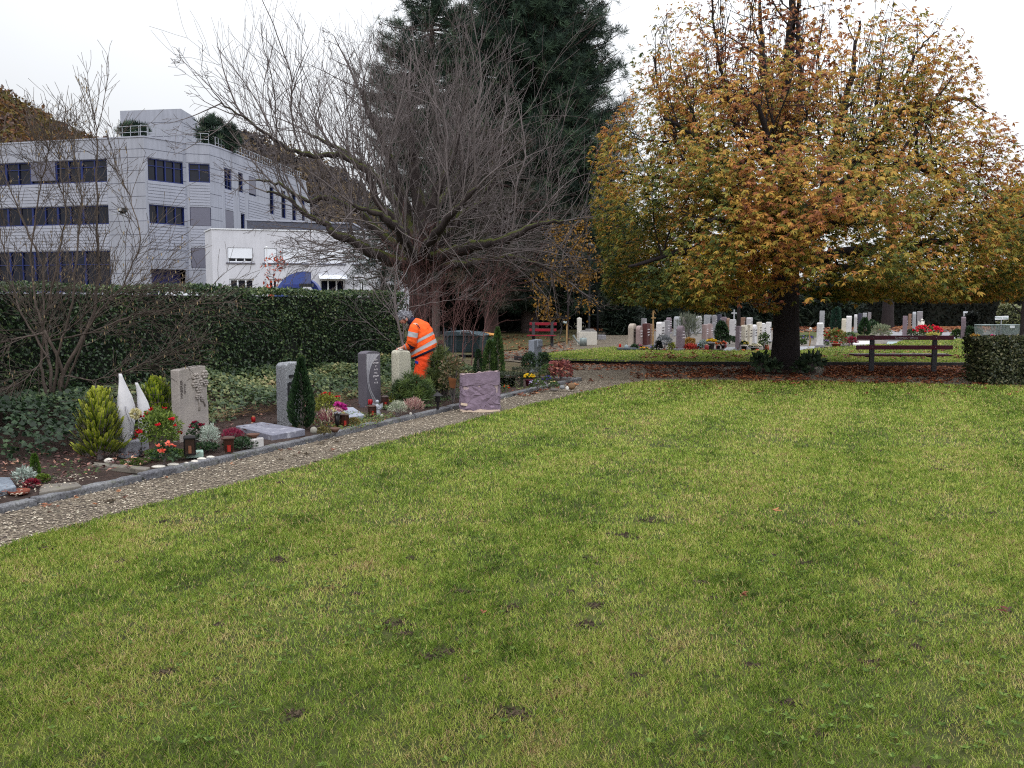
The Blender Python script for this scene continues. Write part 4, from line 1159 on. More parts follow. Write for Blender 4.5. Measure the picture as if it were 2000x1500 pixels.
# hanging skirt and outer shell of the crown
ns = 47000; sx = []
while len(sx) < ns:
    a = rng.uniform(0, 2 * math.pi); z0_ = 1.42 + (.22 if math.cos(a) > -.1 else 0) + .3 * abs(wob(math.cos(a) * 4, math.sin(a) * 4, 1.6, 88)); z = z0_ + (7.2 - z0_) * (rng.random() ** 1.9 if rng.random() < .5 else rng.random() ** 1.15); py = 592 - (z - CAMH) * FPX / CD
    lim = (edge_interp(OUT_R, py) if math.cos(a) > 0 else edge_interp(OUT_L, py)); w = (edge_interp(OUT_R, py) + edge_interp(OUT_L, py)) / 2 * .92
    rr = 1.03 - .55 * rng.random() ** 1.4
    q = np.array([CH.x + math.cos(a) * lim * rr * CD / FPX, CH.y + math.sin(a) * w * rr * CD / FPX, z])
    if wob(q[0] * 1.0, q[2] * 1.3 + q[1] * .7, 2.0, 77) > -.45: sx.append(q)
C = np.concatenate([C, np.array(sx)])
z = C[:, 2]
dens = np.clip(1.2 - (z - 3.2) / 4.6, .36, 1) * np.clip(.80 + .70 * wob(C[:, 0], C[:, 2] * 1.2 + C[:, 1] * .6, 1.9, 61) + .35 * wob(C[:, 0] + C[:, 1], C[:, 2] * 1.4, 4.2, 66) + np.clip((4.3 - z) * .5, 0, .6), .06, 1)
low = z < 1.55 + .3 * wob(C[:, 0], C[:, 1], 2.6, 62)
near_trunk = ((np.hypot(C[:, 0] - CH.x, C[:, 1] - CH.y) < 1.5) & (z < 3.0)) | ((np.abs(C[:, 0] - CH.x) < .55 + .2 * wob(z, z, 4, 3)) & (C[:, 1] < CH.y) & (z < 3.1) & (z > 1.3))
C = C[(rng.random(len(C)) < dens) & ~low & ~(near_trunk & (rng.random(len(C)) < .85))]
n = len(C); z = C[:, 2]
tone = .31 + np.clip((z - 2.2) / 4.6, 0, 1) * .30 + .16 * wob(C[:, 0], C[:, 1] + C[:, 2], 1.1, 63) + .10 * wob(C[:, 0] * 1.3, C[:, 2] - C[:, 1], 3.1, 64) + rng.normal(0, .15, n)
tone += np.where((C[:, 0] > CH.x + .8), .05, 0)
out_ = nrm(np.stack([C[:, 0] - CH.x, C[:, 1] - CH.y, np.zeros(n)], 1)); side_ = np.cross(out_, np.array([0, 0, 1.0]))
sz = rng.uniform(.075, .165, n); shr = rng.random(n) < .3; sz = np.where(shr, sz * .7, sz); tone = np.where(shr, tone + .22, tone); roll = rng.normal(0, .5, n)
P, D, N, L, W, v = [], [], [], [], [], []
for k in range(6):
    a = (k - 2.5) * .62 + rng.normal(0, .12, n) + roll
    d = out_ * np.cos(a)[:, None] + side_ * np.sin(a)[:, None] + np.stack([0 * a, 0 * a, rng.uniform(-1.5, .1, n)], 1)
    P.append(C); D.append(d); N.append(np.tile([0, 0, 1.0], (n, 1)) + out_ * .7 + .6 * rdir(n, rng))
    s_ = sz * (1.0 - .12 * abs(k - 2.5)); L.append(s_); W.append(s_ * rng.uniform(.16, .46, n)); v.append(np.clip(tone + rng.normal(0, .06, n), 0, 1))
c_ = np.concatenate
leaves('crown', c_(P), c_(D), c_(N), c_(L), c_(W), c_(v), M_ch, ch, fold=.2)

# ---------------------------------------------------------------- leafless pollarded tree
BD = 22.5; BB = GX(812, BD)
bt = thing('bare_tree', 'leafless spreading old tree with mossy limbs and upright shoots at the hedge end', 'tree', tuple(BB))
rng = np.random.default_rng(71)
tb = Tubes(6); tw_ = Tubes(4)
def bpx(x, y, dy=0): return np.array(tuple(PY(x, y, BD + dy)))
trunk = np.array([bpx(812, 740), bpx(812, 700), bpx(815, 640), bpx(818, 580), bpx(815, 530), bpx(812, 500)]); trunk[0][2] = -.05
tb.add(trunk, [.34, .27, .24, .23, .25, .29], 14)
limbs = [
    ([(805, 520, 0), (770, 510, -.3), (720, 492, -.6), (690, 470, -.8), (650, 455, -1.0), (640, 440, -1.0), (600, 420, -1.1), (560, 385, -1.2), (520, 372, -1.2)], .14, .02),
    ([(808, 510, 0), (760, 470, .3), (725, 440, .5), (700, 410, .6), (640, 385, .8), (600, 395, .8), (550, 360, .9), (500, 350, 1)], .11, .018),
    ([(810, 500, 0), (790, 450, -.4), (740, 400, -.8), (715, 330, -1), (660, 300, -1.1), (610, 305, -1.2), (560, 290, -1.3), (490, 240, -1.3), (430, 200, -1.3)], .10, .012),
    ([(812, 495, 0), (795, 420, .5), (770, 330, .6), (740, 260, .6), (700, 170, .6)], .15, .04),
    ([(810, 495, 0), (780, 400, 1.2), (720, 330, 1.8), (660, 290, 2.2), (600, 260, 2.2)], .13, .03),
    ([(818, 500, 0), (840, 430, -.5), (850, 380, -.6), (880, 320, -.7), (900, 250, -.8)], .17, .04),
    ([(820, 500, 0), (825, 420, .3), (812, 360, .4), (805, 290, .4), (800, 200, .5)], .19, .05),
    ([(822, 505, 0), (870, 460, .4), (900, 420, .6), (940, 400, .8), (970, 340, .9)], .15, .04),
    ([(820, 515, 0), (870, 500, -.5), (930, 480, -1.0), (980, 470, -1.2), (1040, 440, -1.3), (1100, 430, -1.3)], .16, .025),
    ([(820, 520, 0), (880, 520, .5), (950, 510, 1.2), (1000, 500, 1.5), (1060, 520, 1.6), (1110, 550, 1.6)], .13, .015),
    ([(815, 515, 0), (800, 490, -1.4), (780, 450, -2.4), (740, 420, -2.9), (690, 400, -3.1)], .14, .03),
    ([(818, 510, 0), (840, 470, -1.6), (880, 420, -2.6), (930, 370, -3.0)], .14, .03),
    ([(818, 505, 0), (830, 440, 1.8), (870, 380, 2.8), (900, 330, 3.2)], .14, .03),
    ([(815, 500, 0), (850, 440, .2), (880, 440, 0), (890, 380, 0), (930, 300, 0)], .11, .03),
]
Pt = dict(seg=.26, wig=.12, up=.05, split=5, ratio=.5, ang=(20, 55), rmin=.0045, inside=None, f0=.2, taper=.3)
BC = bpx(815, 470)
for pts_, r0, r1 in limbs:
    q = np.array([bpx(*p_) for p_ in pts_]); k = len(q)
    tt = np.linspace(0, k - 1, k * 5); i = np.minimum(tt.astype(int), k - 2); f = (tt - i)[:, None]
    q = q[i] * (1 - f) + q[i + 1] * f; q[1:] += rng.normal(0, .018, (len(q) - 1, 3))
    rad = np.linspace(r0, r1, len(q)); rad = rad * (1 + .22 * np.abs(rng.normal(size=len(q))))
    tb.add(q, rad, 8)
    # upright shoots
    m_ = len(q)
    for j in range(m_ // 6, m_):
        if rng.random() < .68:
            out = q[j] - BC; out[2] = 0
            d = out * .13 + np.array([rng.normal(0, .22), rng.normal(0, .2), 1.0])
            zt = max(.7, (9.3 - .036 * (abs(q[j][0] - BC[0] + .5) ** 2.4)) - q[j][2])
            L = zt * rng.uniform(.3, .95)
            grow(tw_, q[j], d, min(L, 4.4), rng.choice([.005, .007, .009, .012, .017, .026]), 1, dict(Pt, wig=.125, up=.045, split=int(5 + L * 2.0), ratio=.36, ang=(18, 45), rmin=.0035), None, rng)
    # fine side twigs
    for c in range(8):
        j = rng.integers(m_ // 3, m_); T = q[j] - q[j - 1]; T /= np.linalg.norm(T) + 1e-9
        d = T * .8 + rdir(1, rng)[0] * .8 + np.array([0, 0, -.05])
        grow(tw_, q[j], d, rng.uniform(1.0, 1.9), .016, 2, dict(Pt, up=.01, split=4), None, rng)
    grow(tw_, q[-1], q[-1] - q[-4], 1.3, r1 * .8, 2, dict(Pt, up=.02, split=5), None, rng)
# drooping lower right and left twigs
for c in range(95):
    a = rng.uniform(-1, 1); p = bpx(815 + a * 170, 470 + abs(a) * 20 + rng.uniform(-30, 30), rng.uniform(-1.5, 1.5))
    d = np.array([a * 1.5, rng.normal(0, .4), rng.uniform(-.25, .35)])
    grow(tw_, p, d, rng.uniform(1.2, 2.5), .013, 2, dict(Pt, up=-.012, split=4, wig=.13, ratio=.45), None, rng)
tb.build('trunk', M_bark_bare, bt); tw_.build('twigs', M_twig, bt)

# twiggy shrub growth round its foot
def twig_shrub(name, label, stems, Y0, P_, m, cat='shrub', seed=1, tm=None, base=None, extra=None, r_side=.5, lvl=2, ns=7, L0=.9):
    rng_ = np.random.default_rng(seed)
    b = base if base is not None else GX(stems[0][0][0][0], Y0)
    t = thing(name, label, cat, tuple(b)); a, w = Tubes(6), Tubes(4)
    for pts_, r0, r1 in stems:
        q = np.array([tuple(PY(x, y, Y0 + dy)) for x, y, dy in pts_]); k = len(q)
        tt = np.linspace(0, k - 1, k * 5); i = np.minimum(tt.astype(int), k - 2); f = (tt - i)[:, None]
        q = q[i] * (1 - f) + q[i + 1] * f; q[1:] += rng_.normal(0, .006, (len(q) - 1, 3))
        rad = np.linspace(r0, r1, len(q)); a.add(q, rad, 7)
        for c in range(ns):
            j = rng_.integers(len(q) // 4, len(q)); T = nrm((q[j] - q[j - 1])[None])[0]
            d = T * .9 + rdir(1, rng_)[0] * .6
            grow(w, q[j], d, L0 * rng_.uniform(.5, 1.2), max(.004, rad[j] * r_side), lvl - 1, P_, extra, rng_)
        grow(w, q[-1], q[-1] - q[-3], L0 * .4, r1, lvl - 1, P_, extra, rng_)
    a.build('stems', tm or m, t); w.build('twigs', m, t)
    return t
Ph = dict(seg=.12, wig=.10, up=.03, split=5, ratio=.5, ang=(18, 50), rmin=.0024, inside=None, tiplvl=0, f0=.2, taper=.35)
hb = Vector((kpx(100, 3.1).x, kpx(100, 3.1).y, .1)); HD = hb.y
catk = []
RS = .66
st = [([(112, 800, 0), (118, 740, 0), (150, 680, 0), (185, 610, .1), (192, 540, .1), (190, 440, 0), (188, 330, 0), (190, 270, 0), (188, 245, 0)], .04, .008),
      ([(100, 800, 0), (100, 740, 0), (88, 660, .1), (70, 590, .2), (60, 500, .2), (72, 400, .2), (92, 310, .2), (98, 270, .2)], .032, .006),
      ([(118, 800, 0), (122, 720, -.1), (100, 670, -.2), (84, 640, -.2), (110, 520, -.3), (130, 420, -.3), (118, 320, -.3), (112, 290, -.3)], .034, .006),
      ([(95, 800, 0), (80, 720, .1), (86, 620, .2), (85, 520, .3), (40, 420, .3), (12, 350, .3), (-12, 300, .3)], .028, .006),
      ([(105, 790, 0), (110, 700, -.2), (140, 600, -.3), (150, 500, -.3), (160, 390, -.3), (150, 320, -.2), (136, 275, -.2)], .028, .005),
      ([(125, 760, 0), (160, 670, -.2), (190, 610, -.4), (240, 560, -.5), (280, 470, -.5), (250, 380, -.4), (222, 310, -.4)], .022, .005),
      ([(90, 650, 0), (40, 660, -.3), (0, 668, -.5), (-60, 650, -.6)], .022, .006), ([(100, 665, 0), (180, 650, -.3), (260, 615, -.5), (340, 600, -.6), (420, 590, -.6)], .02, .004),
      ([(100, 660, 0), (140, 640, -.4), (190, 590, -.6), (250, 570, -.7), (320, 560, -.7)], .018, .004), ([(118, 730, 0), (180, 745, -.3), (260, 720, -.5), (320, 690, -.5)], .014, .004),
      ([(95, 700, 0), (40, 610, .1), (20, 540, .2), (0, 450, .2), (-30, 400, .2)], .02, .005), ([(95, 690, 0), (50, 740, -.3), (10, 770, -.4)], .012, .004)]
st = [(a_, r_ * RS, s_ * RS) for a_, r_, s_ in st]
twig_shrub('hazel_shrub', 'leafless many stemmed hazel with crossing branches before the hedge at left', st, HD, dict(Ph, tiplvl=0, split=6), M_twig_yard, 'shrub', 81, None, hb, catk, ns=34, L0=.80, r_side=.26)
rng = np.random.default_rng(82)
hz = bpy.data.objects['hazel_shrub']; CP_ = np.array([c[0] for c in catk]); CP_ = CP_[rng.integers(0, len(CP_), 750)]
leaves('catkins', CP_, np.tile([0, 0, -1.0], (750, 1)) + .15 * rdir(750, rng), rdir(750, rng), .045, .012, rng.random(750), leaf_mat('catkin', [(0, lin(120, 100, 70)), (1, lin(150, 132, 100))], .8, .1), hz)['kind'] = 'stuff'
sp = Vector((kpx(787, 2.2).x, kpx(787, 2.2).y, .1))
st = [([(789, 700, 0), (786, 670, 0), (777, 630, 0), (771, 590, 0), (772, 550, 0)], .028, .012), ([(777, 630, 0), (760, 606, -.1), (740, 585, -.2), (718, 545, -.2)], .012, .005), ([(773, 600, 0), (790, 580, .1), (820, 560, .1), (850, 540, .1)], .012, .005),
      ([(788, 690, 0), (760, 665, -.3), (730, 640, -.5), (702, 617, -.6)], .008, .004), ([(775, 612, 0), (800, 600, -.3), (850, 590, -.5), (900, 585, -.6)], .01, .004), ([(772, 580, 0), (745, 540, .2), (735, 500, .2)], .01, .004), ([(775, 560, 0), (800, 520, .2), (810, 480, .2)], .01, .004)]
twig_shrub('young_tree', 'young leafless sapling with pale twigs behind the stooping gardener', st, sp.y, dict(Ph, wig=.12), M_twig, 'tree', 83, None, sp, None, ns=8, L0=.8)
st = [([(830 + 18 * i, 720, (i % 3) * .3), (826 + 20 * i, 640, (i % 3) * .3), (815 + 24 * i + (i % 2) * 14, 580 - 8 * (i % 3), (i % 3) * .3)], .014, .006) for i in range(7)]
twig_shrub('twiggy_shrub', 'dense reddish leafless shrub between the gardener and the bins', st, 21.0, dict(Ph, wig=.14, up=.0), M_twig_red, 'shrub', 84, None, GX(880, 21), None, ns=13, L0=1.25)
st = [([(790 + 10 * i, 720, .2 * (i % 2)), (785 + 11 * i, 600, .2 * (i % 2)), (770 + 16 * i, 500 - 6 * (i % 3), 0)], .014, .005) for i in range(6)]
twig_shrub('twiggy_shrub', 'reddish thin shoots around the foot of the bare tree trunk', st, 21.6, dict(Ph, wig=.10, up=.03), M_twig_red, 'shrub', 85, None, GX(815, 21.6), None, ns=12, L0=1.1)

# ---------------------------------------------------------------- small yellow leaved trees
def small_tree(name, label, px, D, py_t, wpx, stops, seed, n=1500, ls=.14, trunk_r=.06, tm=None, zlow=.8, r2=1.6, spread=(30, 65)):
    rng_ = np.random.default_rng(seed); b = GX(px, D); t = thing(name, label, 'tree', tuple(b)); ts_ = Tubes(5); tips_ = []
    Hh = zz(py_t, D); w = wpx * D / FPX / 2; C0 = np.array([b.x, b.y, (Hh + zlow) / 2])
    ins = lambda q: ((q[0] - C0[0]) / w) ** 2 + ((q[1] - C0[1]) / w) ** 2 + ((q[2] - C0[2]) / ((Hh - zlow) / 2 + .1)) ** 2 < 1.1
    tr = np.array([(b.x, b.y, 0), (b.x + .03, b.y, Hh * .3), (b.x - .04, b.y, Hh * .65), (b.x, b.y, Hh * .93)]); ts_.add(tr, [trunk_r, trunk_r * .8, trunk_r * .5, trunk_r * .15], 8)
    for _ in range(26):
        f = rng_.uniform(.18, .95); p = np.array([b.x, b.y, Hh * f]); a = rng_.uniform(0, 6.28)
        grow(ts_, p, (math.cos(a), math.sin(a), rng_.uniform(.1, .8)), w * rng_.uniform(.6, 1.2), trunk_r * .3, 2, dict(seg=.3, wig=.12, up=.03, split=4, ratio=.5, ang=spread, rmin=.006, inside=ins, tiplvl=1, f0=.2), tips_, rng_)
    ts_.build('trunk', tm or M_bark_dark, t)
    TPp = np.array([q[0] for q in tips_]); C = TPp[rng_.integers(0, len(TPp), n)] + rng_.normal(0, .12, (n, 3))
    d = rdir(n, rng_); d[:, 2] -= .35
    v = np.clip(.5 + .25 * wob(C[:, 0], C[:, 2], r2, seed) + rng_.normal(0, .15, n), 0, 1)
    leaves('crown', C, d, rdir(n, rng_) + np.array([0, 0, .8]), ls * rng_.uniform(.7, 1.2, n), ls * .55 * rng_.uniform(.7, 1.2, n), v, leaf_mat(name + '_leaf%d' % seed, stops, .5, .35), t)
    return t
YL = [(0, lin(78, 62, 26)), (.5, lin(130, 94, 34)), (1, lin(160, 122, 46))]  # leaf colours darkened to carry the deep shade of the pine
small_tree('beech_sapling', 'yellow leaved young tree in the shade between pine and fountain', 1108, 37, 425, 150, YL, 91, 1500, .14, .05, zlow=.3)
small_tree('maple_tree', 'yellow orange leaved tree behind the right side of the chestnut', 1995, 33, 370, 190, [(0, lin(150, 96, 36)), (.5, lin(196, 138, 48)), (1, lin(170, 150, 60))], 92, 5200, .2, .1)
small_tree('maple_tree', 'bright yellow tree seen beneath the chestnut crown left of its trunk', 1440, 30.5, 470, 170, [(0, lin(160, 120, 30)), (.5, lin(206, 166, 44)), (1, lin(190, 170, 60))], 93, 3400, .17, .07, zlow=1.9)
small_tree('young_maple', 'thin young maple with red leaves in front of the white building', 538, 64, 500, 44, [(0, lin(140, 50, 34)), (1, lin(196, 92, 60))], 94, 160, .3, .05, zlow=1.5)
small_tree('green_tree', 'loose olive green tree before the white house at the right edge', 1965, 72, 520, 100, [(0, lin(50, 60, 36)), (1, lin(110, 116, 66))], 95, 1500, .35, .12)
small_tree('thin_birch', 'slender leafless tree before the white building right of the blue sculpture', 692, 58, 530, 50, [(0, lin(110, 100, 80)), (1, lin(130, 120, 90))], 96, 20, .1, .05, zlow=1.5)
# dark evergreens closing the view between the pine and the far graves
def evergreen(name, label, px, D, py_t, wpx, seed, n=420, size=.4, m=M_pine, zl=.2):
    rng_ = np.random.default_rng(seed); b = GX(px, D); t = thing(name, label, 'tree', tuple(b)); Hh = zz(py_t, D); w = wpx * D / FPX / 2
    ts_ = Tubes(6); ts_.add(np.array([(b.x, b.y, 0), (b.x, b.y, Hh * .5), (b.x, b.y, Hh * .95)]), [.14, .1, .03], 8); ts_.build('trunk', M_bark_dark, t)
    f = rng_.random(n); a = rng_.uniform(0, 6.28, n); r = w * np.sqrt(np.clip(1.05 - (f * 1.0) ** 2.2, .02, 1)) * rng_.uniform(.45, 1.05, n)
    C = np.stack([b.x + r * np.cos(a), b.y + r * np.sin(a) * .8, zl + f * (Hh - zl)], 1)
    needle_cloud('crown', C, size, 24, m, t, rng_, up=.2, wr=.16); return t
M_eg = leaf_mat('evergreen_leaf', [(0, lin(14, 20, 18)), (.6, lin(28, 40, 32)), (1, lin(48, 62, 44))], .6, .1, .3)
for i, (px, D, pt, w, lab) in enumerate([(1215, 47, 575, 60, 'dark evergreen bush right of the iron gate'), (1190, 57, 400, 150, 'dark evergreen behind the lamp post and fountain'), (1290, 58, 540, 110, 'dark evergreen behind the wooden grave cross'),
        (1375, 59, 548, 120, 'dark evergreen behind the wispy grey grave shrub'), (1480, 59, 545, 130, 'dark evergreen just left of the chestnut trunk'), (1620, 60, 550, 120, 'dark evergreen behind the columnar cypress'), (1105, 60, 330, 230, 'tall dark evergreen behind the yellow leaved young tree'), (985, 60, 350, 230, 'tall dark evergreen behind the red bench')]):
    evergreen('evergreen_tree', lab, px, D, pt, w, 100 + i, int(420 + w * 4.5), .55, M_eg)
m_ = thing('pine_trunk', 'bare dark trunk of a conifer before the far hedge behind the park bench', 'tree', tuple(GX(1733, 57)))
p = GX(1733, 57); tt_ = Tubes(10); tt_.add(np.array([(p.x, p.y, 0), (p.x, p.y, 1), (p.x + .05, p.y, 4), (p.x, p.y, 8)]), [.42, .34, .3, .25], 12); tt_.build('trunk', M_bark_dark, m_)
needle_cloud('crown', np.array([p.x, p.y, 7.0]) + np.random.default_rng(5).normal(0, 1, (90, 3)) * np.array([1.2, 1.0, .7]), .5, 24, M_eg, m_, np.random.default_rng(6))
# ================================================================== near graves along the kerb
def ppm(D): return FPX / D
GRN = [(0, lin(30, 44, 24)), (.5, lin(60, 84, 42)), (1, lin(104, 128, 66))]
DGRN = [(0, lin(20, 34, 22)), (.5, lin(38, 60, 36)), (1, lin(66, 92, 52))]
def lm(stops, name='foliage_leaf', tr=.25, ro=.5):
    return leaf_mat(name, stops, ro, tr, .35)
def ball_shrub(name, label, cat, px, py, wpx, hpx, stops, n=900, ls=.03, asp=.6, seed=0, depth=1.0, up=.2, droopy=0, flowers=None, D=None, z=0.06, inner=.35, lump=.12, group=None, stem_m=None, zb=0.0):
    """rounded shrub standing on the ground at (px, py), width and height in photo pixels"""
    rng = np.random.default_rng(seed + 500)
    b = G(px, py, z); D_ = b.y; rx = wpx / 2 * D_ / FPX; h = hpx * D_ / FPX; ry = rx * depth
    t = thing(name, label, cat, tuple(b), group=group)
    d = rdir(n, rng); d[:, 2] = np.where(d[:, 2] < -.55, -d[:, 2], d[:, 2])
    f = (inner + (1 - inner) * rng.random(n) ** .45)
    lumpv = 1 + lump * wob(d[:, 0] * 2.2 + seed, d[:, 2] * 2.2 + d[:, 1] * 2, 2.0, seed)
    C = np.array(b) + np.array([0, 0, zb + (h - zb) * .5]) + d * (f * lumpv)[:, None] * np.array([rx, ry, (h - zb) * .52])
    C[:, 2] = np.maximum(C[:, 2], b.z + .01)
    dd = nrm(d * .8 + rdir(n, rng) * .8 + np.array([0, 0, up - droopy]))
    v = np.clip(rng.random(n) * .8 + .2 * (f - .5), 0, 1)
    ts_ = Tubes(4)
    for k in range(9):
        e = np.array(b) + np.array([rng.uniform(-.6, .6) * rx, rng.uniform(-.6, .6) * ry, h * rng.uniform(.5, .85)])
        ts_.add(np.array([np.array(b) + rng.normal(0, .01, 3) * [1, 1, 0], (np.array(b) + e) / 2 + [0, 0, h * .08], e]), [.012 * h + .003, .008 * h + .002, .002])
    ts_.build('stems', stem_m or M_twig, t)
    sz = ls * rng.uniform(.65, 1.25, n)
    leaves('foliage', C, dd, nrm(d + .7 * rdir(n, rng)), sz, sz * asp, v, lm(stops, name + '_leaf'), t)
    if flowers:
        fn, fr, fst, fz = flowers
        d = rdir(fn * 3, rng); d = d[(d[:, 2] > fz) & (d[:, 1] < .5)][:fn]
        c = np.array(b) + np.array([0, 0, zb + (h - zb) * .5]) + d * 1.06 * np.array([rx, ry, (h - zb) * .54])
        heads('blossoms', c, fr, fst, t, rng)
    return t
def heads(name, C, r, stops, parent, rng, petals=9, world=True):
    n = len(C); k = n * petals
    P = np.repeat(C, petals, 0); d = rdir(k, rng); d[:, 2] = np.abs(d[:, 2]) * .6 + .1
    v = np.clip(np.repeat(rng.random(n), petals) * .7 + rng.random(k) * .3, 0, 1)
    sz = np.repeat(r * rng.uniform(.7, 1.2, n), petals)
    return leaves(name, P, d, nrm(rdir(k, rng) + np.array([0, -.5, .8])), sz, sz * .75, v, lm(stops, 'petal', .3, .6), parent, world)
def cone_tree(name, label, px, py, wpx, hpx, stops, n=1800, ls=.05, asp=.35, seed=0, z=.06, tip=None, ragged=.12, up=.9, outw=.6, group=None, power=.8, cat='conifer', fat=0.0):
    rng = np.random.default_rng(seed + 700); b = G(px, py, z); D_ = b.y; r = wpx / 2 * D_ / FPX; h = hpx * D_ / FPX
    t = thing(name, label, cat, tuple(b), group=group)
    ts_ = Tubes(6); ts_.add(np.array([(b.x, b.y, b.z - .02), (b.x, b.y, b.z + h * .5), (b.x, b.y, b.z + h * .96)]), [.05 * r + .012, .02, .004]); ts_.build('trunk', M_twig, t)
    f = rng.random(n) ** .85; a = rng.uniform(0, 6.28, n)
    prof = (1 - f) ** power * (1 - np.exp(-(f + .06) * 9)) + fat * f * (1 - f)
    rr = r * prof * (.5 + .5 * rng.random(n) ** .5) * (1 + ragged * wob(a * 2, f * 8, 1.4, seed))
    C = np.stack([b.x + rr * np.cos(a), b.y + rr * np.sin(a), b.z + f * h * .97], 1)
    o = np.stack([np.cos(a), np.sin(a), np.zeros(n)], 1)
    d = nrm(o * outw + np.array([0, 0, up]) + .25 * rdir(n, rng))
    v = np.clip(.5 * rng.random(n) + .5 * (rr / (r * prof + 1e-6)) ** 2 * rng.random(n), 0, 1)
    sz = ls * rng.uniform(.6, 1.3, n)
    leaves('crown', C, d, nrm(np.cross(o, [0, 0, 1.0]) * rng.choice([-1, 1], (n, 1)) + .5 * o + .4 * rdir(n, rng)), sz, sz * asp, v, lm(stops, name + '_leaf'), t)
    if tip:
        q = np.array([(b.x, b.y, b.z + h * .9), (b.x + .01, b.y, b.z + h * .95 + tip * .5), (b.x, b.y, b.z + h + tip)]); ts2 = Tubes(4); ts2.add(q, [.006, .004, .002]); ts2.build('leader', M_twig, t)
        m_ = 26; zc = rng.uniform(h * .9, h + tip, m_); C = np.stack([b.x + rng.normal(0, .01, m_), b.y + rng.normal(0, .01, m_), b.z + zc], 1)
        leaves('leader_sprays', C, rdir(m_, rng) + [0, 0, .5], rdir(m_, rng), .05, .02, rng.random(m_), lm(GRN, 'spray'), t)
    return t
def spray_bush(name, label, px, py, wpx, hpx, stops, nfan, L, seed, z=.06, D=None):
    """upright conifer bush of flat fan sprays, tips paler"""
    rng = np.random.default_rng(seed + 900); b = G(px, py, z); D_ = b.y; r = wpx / 2 * D_ / FPX; h = hpx * D_ / FPX
    t = thing(name, label, 'conifer', tuple(b)); ts_ = Tubes(4); P, Dd, N, S, W, v = [], [], [], [], [], []
    for i in range(nfan):
        a = rng.uniform(0, 6.28); f = rng.uniform(.02, 1) ** .8; rr = r * (1 - f ** 2.6) ** .5 * rng.uniform(.2, .88)
        p = np.array([b.x + rr * math.cos(a), b.y + rr * math.sin(a), b.z + f * h * .80])
        o = np.array([math.cos(a), math.sin(a), 0]); d = nrm((o * (.75 - .5 * f) + np.array([0, 0, .75 + .5 * f]) + .2 * rdir(1, rng)[0])[None])[0]
        side = nrm(np.cross(d, o + .4 * rdir(1, rng)[0])[None])[0]; l = L * rng.uniform(.7, 1.3); nn = np.cross(d, side)
        ts_.add(np.array([p - d * .03, p + d * l * .5, p + d * l * .9]), [.004, .003, .001], 3)
        for k in range(15):
            g = k / 14; s_ = -1 if k % 2 else 1
            P.append(p + d * l * g * .85); Dd.append(d * (.8) + side * s_ * (.75 - .4 * g)); N.append(nn)
            S.append(l * .36 * (1 - .55 * g)); W.append(l * .13); v.append(min(1, max(0, g * .75 + .1 + rng.normal(0, .1))))
    m_ = Tubes(5); m_.add(np.array([(b.x, b.y, b.z - .02), (b.x, b.y, b.z + h * .7)]), [.03, .01]); ts_.V += m_.V; ts_.F += [m_.F[0] + ts_.n]; ts_.A += m_.A; ts_.n += m_.n
    ts_.build('stems', M_twig, t); leaves('crown', np.array(P), np.array(Dd), np.array(N), np.array(S), np.array(W), np.array(v), lm(stops, name + '_leaf'), t)
    return t

# ---------------------------------------------------------------- ivy and ground cover
def cover(name, label, s0, s1, t0, t1, n, zf, ls, stops, seed, edge=.15, asp=.9, where=None, lay=.10):
    rng = np.random.default_rng(seed); s = rng.uniform(s0, s1, n); t = rng.uniform(t0, t1, n)
    k = (t > t0 + edge * (1 + wob(s, s * 0, 3.1, seed))) ; k &= (s > s0 + edge * (1 + wob(t, t * 0, 4, seed + 1)))
    if where is not None: k &= where(s, t, rng)
    s, t = s[k], t[k]; n = len(s)
    P = np.array(K0) + np.outer(s, np.array(KD)) + np.outer(t, np.array(KN)); P[:, 2] = .07 + zf(s, t) - rng.random(n) * lay
    P[:, 2] = np.maximum(P[:, 2], .06 + .1 * np.maximum(0, t - 2))
    d = rdir(n, rng); d[:, 2] = d[:, 2] * .35 - .15
    v = np.clip(rng.random(n) * .6 + .2 + .2 * wob(P[:, 0], P[:, 1], 2.3, seed + 3), 0, 1)
    sz = ls * rng.uniform(.55, 1.3, n)
    return setp(leaves(name, P, d, nrm(rdir(n, rng) * .6 + np.array(-KN) * .5 + np.array([0, 0, .9])), sz, sz * asp, v, lm(stops, name + '_leaf'), None, False, .2), label, None, None, 'stuff')
IVY1 = [(0, lin(12, 22, 14)), (.4, lin(28, 46, 28)), (.75, lin(54, 76, 48)), (.95, lin(90, 108, 66)), (1, lin(140, 150, 96))]
IVY2 = [(0, lin(24, 36, 24)), (.4, lin(52, 72, 44)), (.7, lin(90, 104, 62)), (.92, lin(134, 134, 88)), (1, lin(160, 142, 104))]
hump = lambda s, t: np.clip((t - 1.7) / 1.4, 0, 1) * .34 + .10 * wob(s, t * 1.2, 2.2, 5) + .05
cover('ivy', 'dark ivy mounded on the ground under the hazel at the left', -5, 3.2, 1.35, 4.1, 19000, lambda s, t: np.clip((t - 1.3) / 1.2, 0, 1) * .45 + .10 * wob(s, t, 2.5, 6) + .06, .062, IVY1, 201,
      where=lambda s, t, r: r.random(len(s)) < np.clip((t - 1.3) * 2.2, .0, 1))
cover('ivy', 'greenish yellow ivy bank between the headstones and the hedge', 2.8, 13.2, 1.75, 4.1, 21000, hump, .062, IVY2, 202, where=lambda s, t, r: r.random(len(s)) < np.clip((t - 1.65) * 2.5, 0, 1))
M_stalk = mat('dry_stalk', lin(120, 96, 70), .9, .3, 4)
ts = Tubes(3); rng = np.random.default_rng(203)
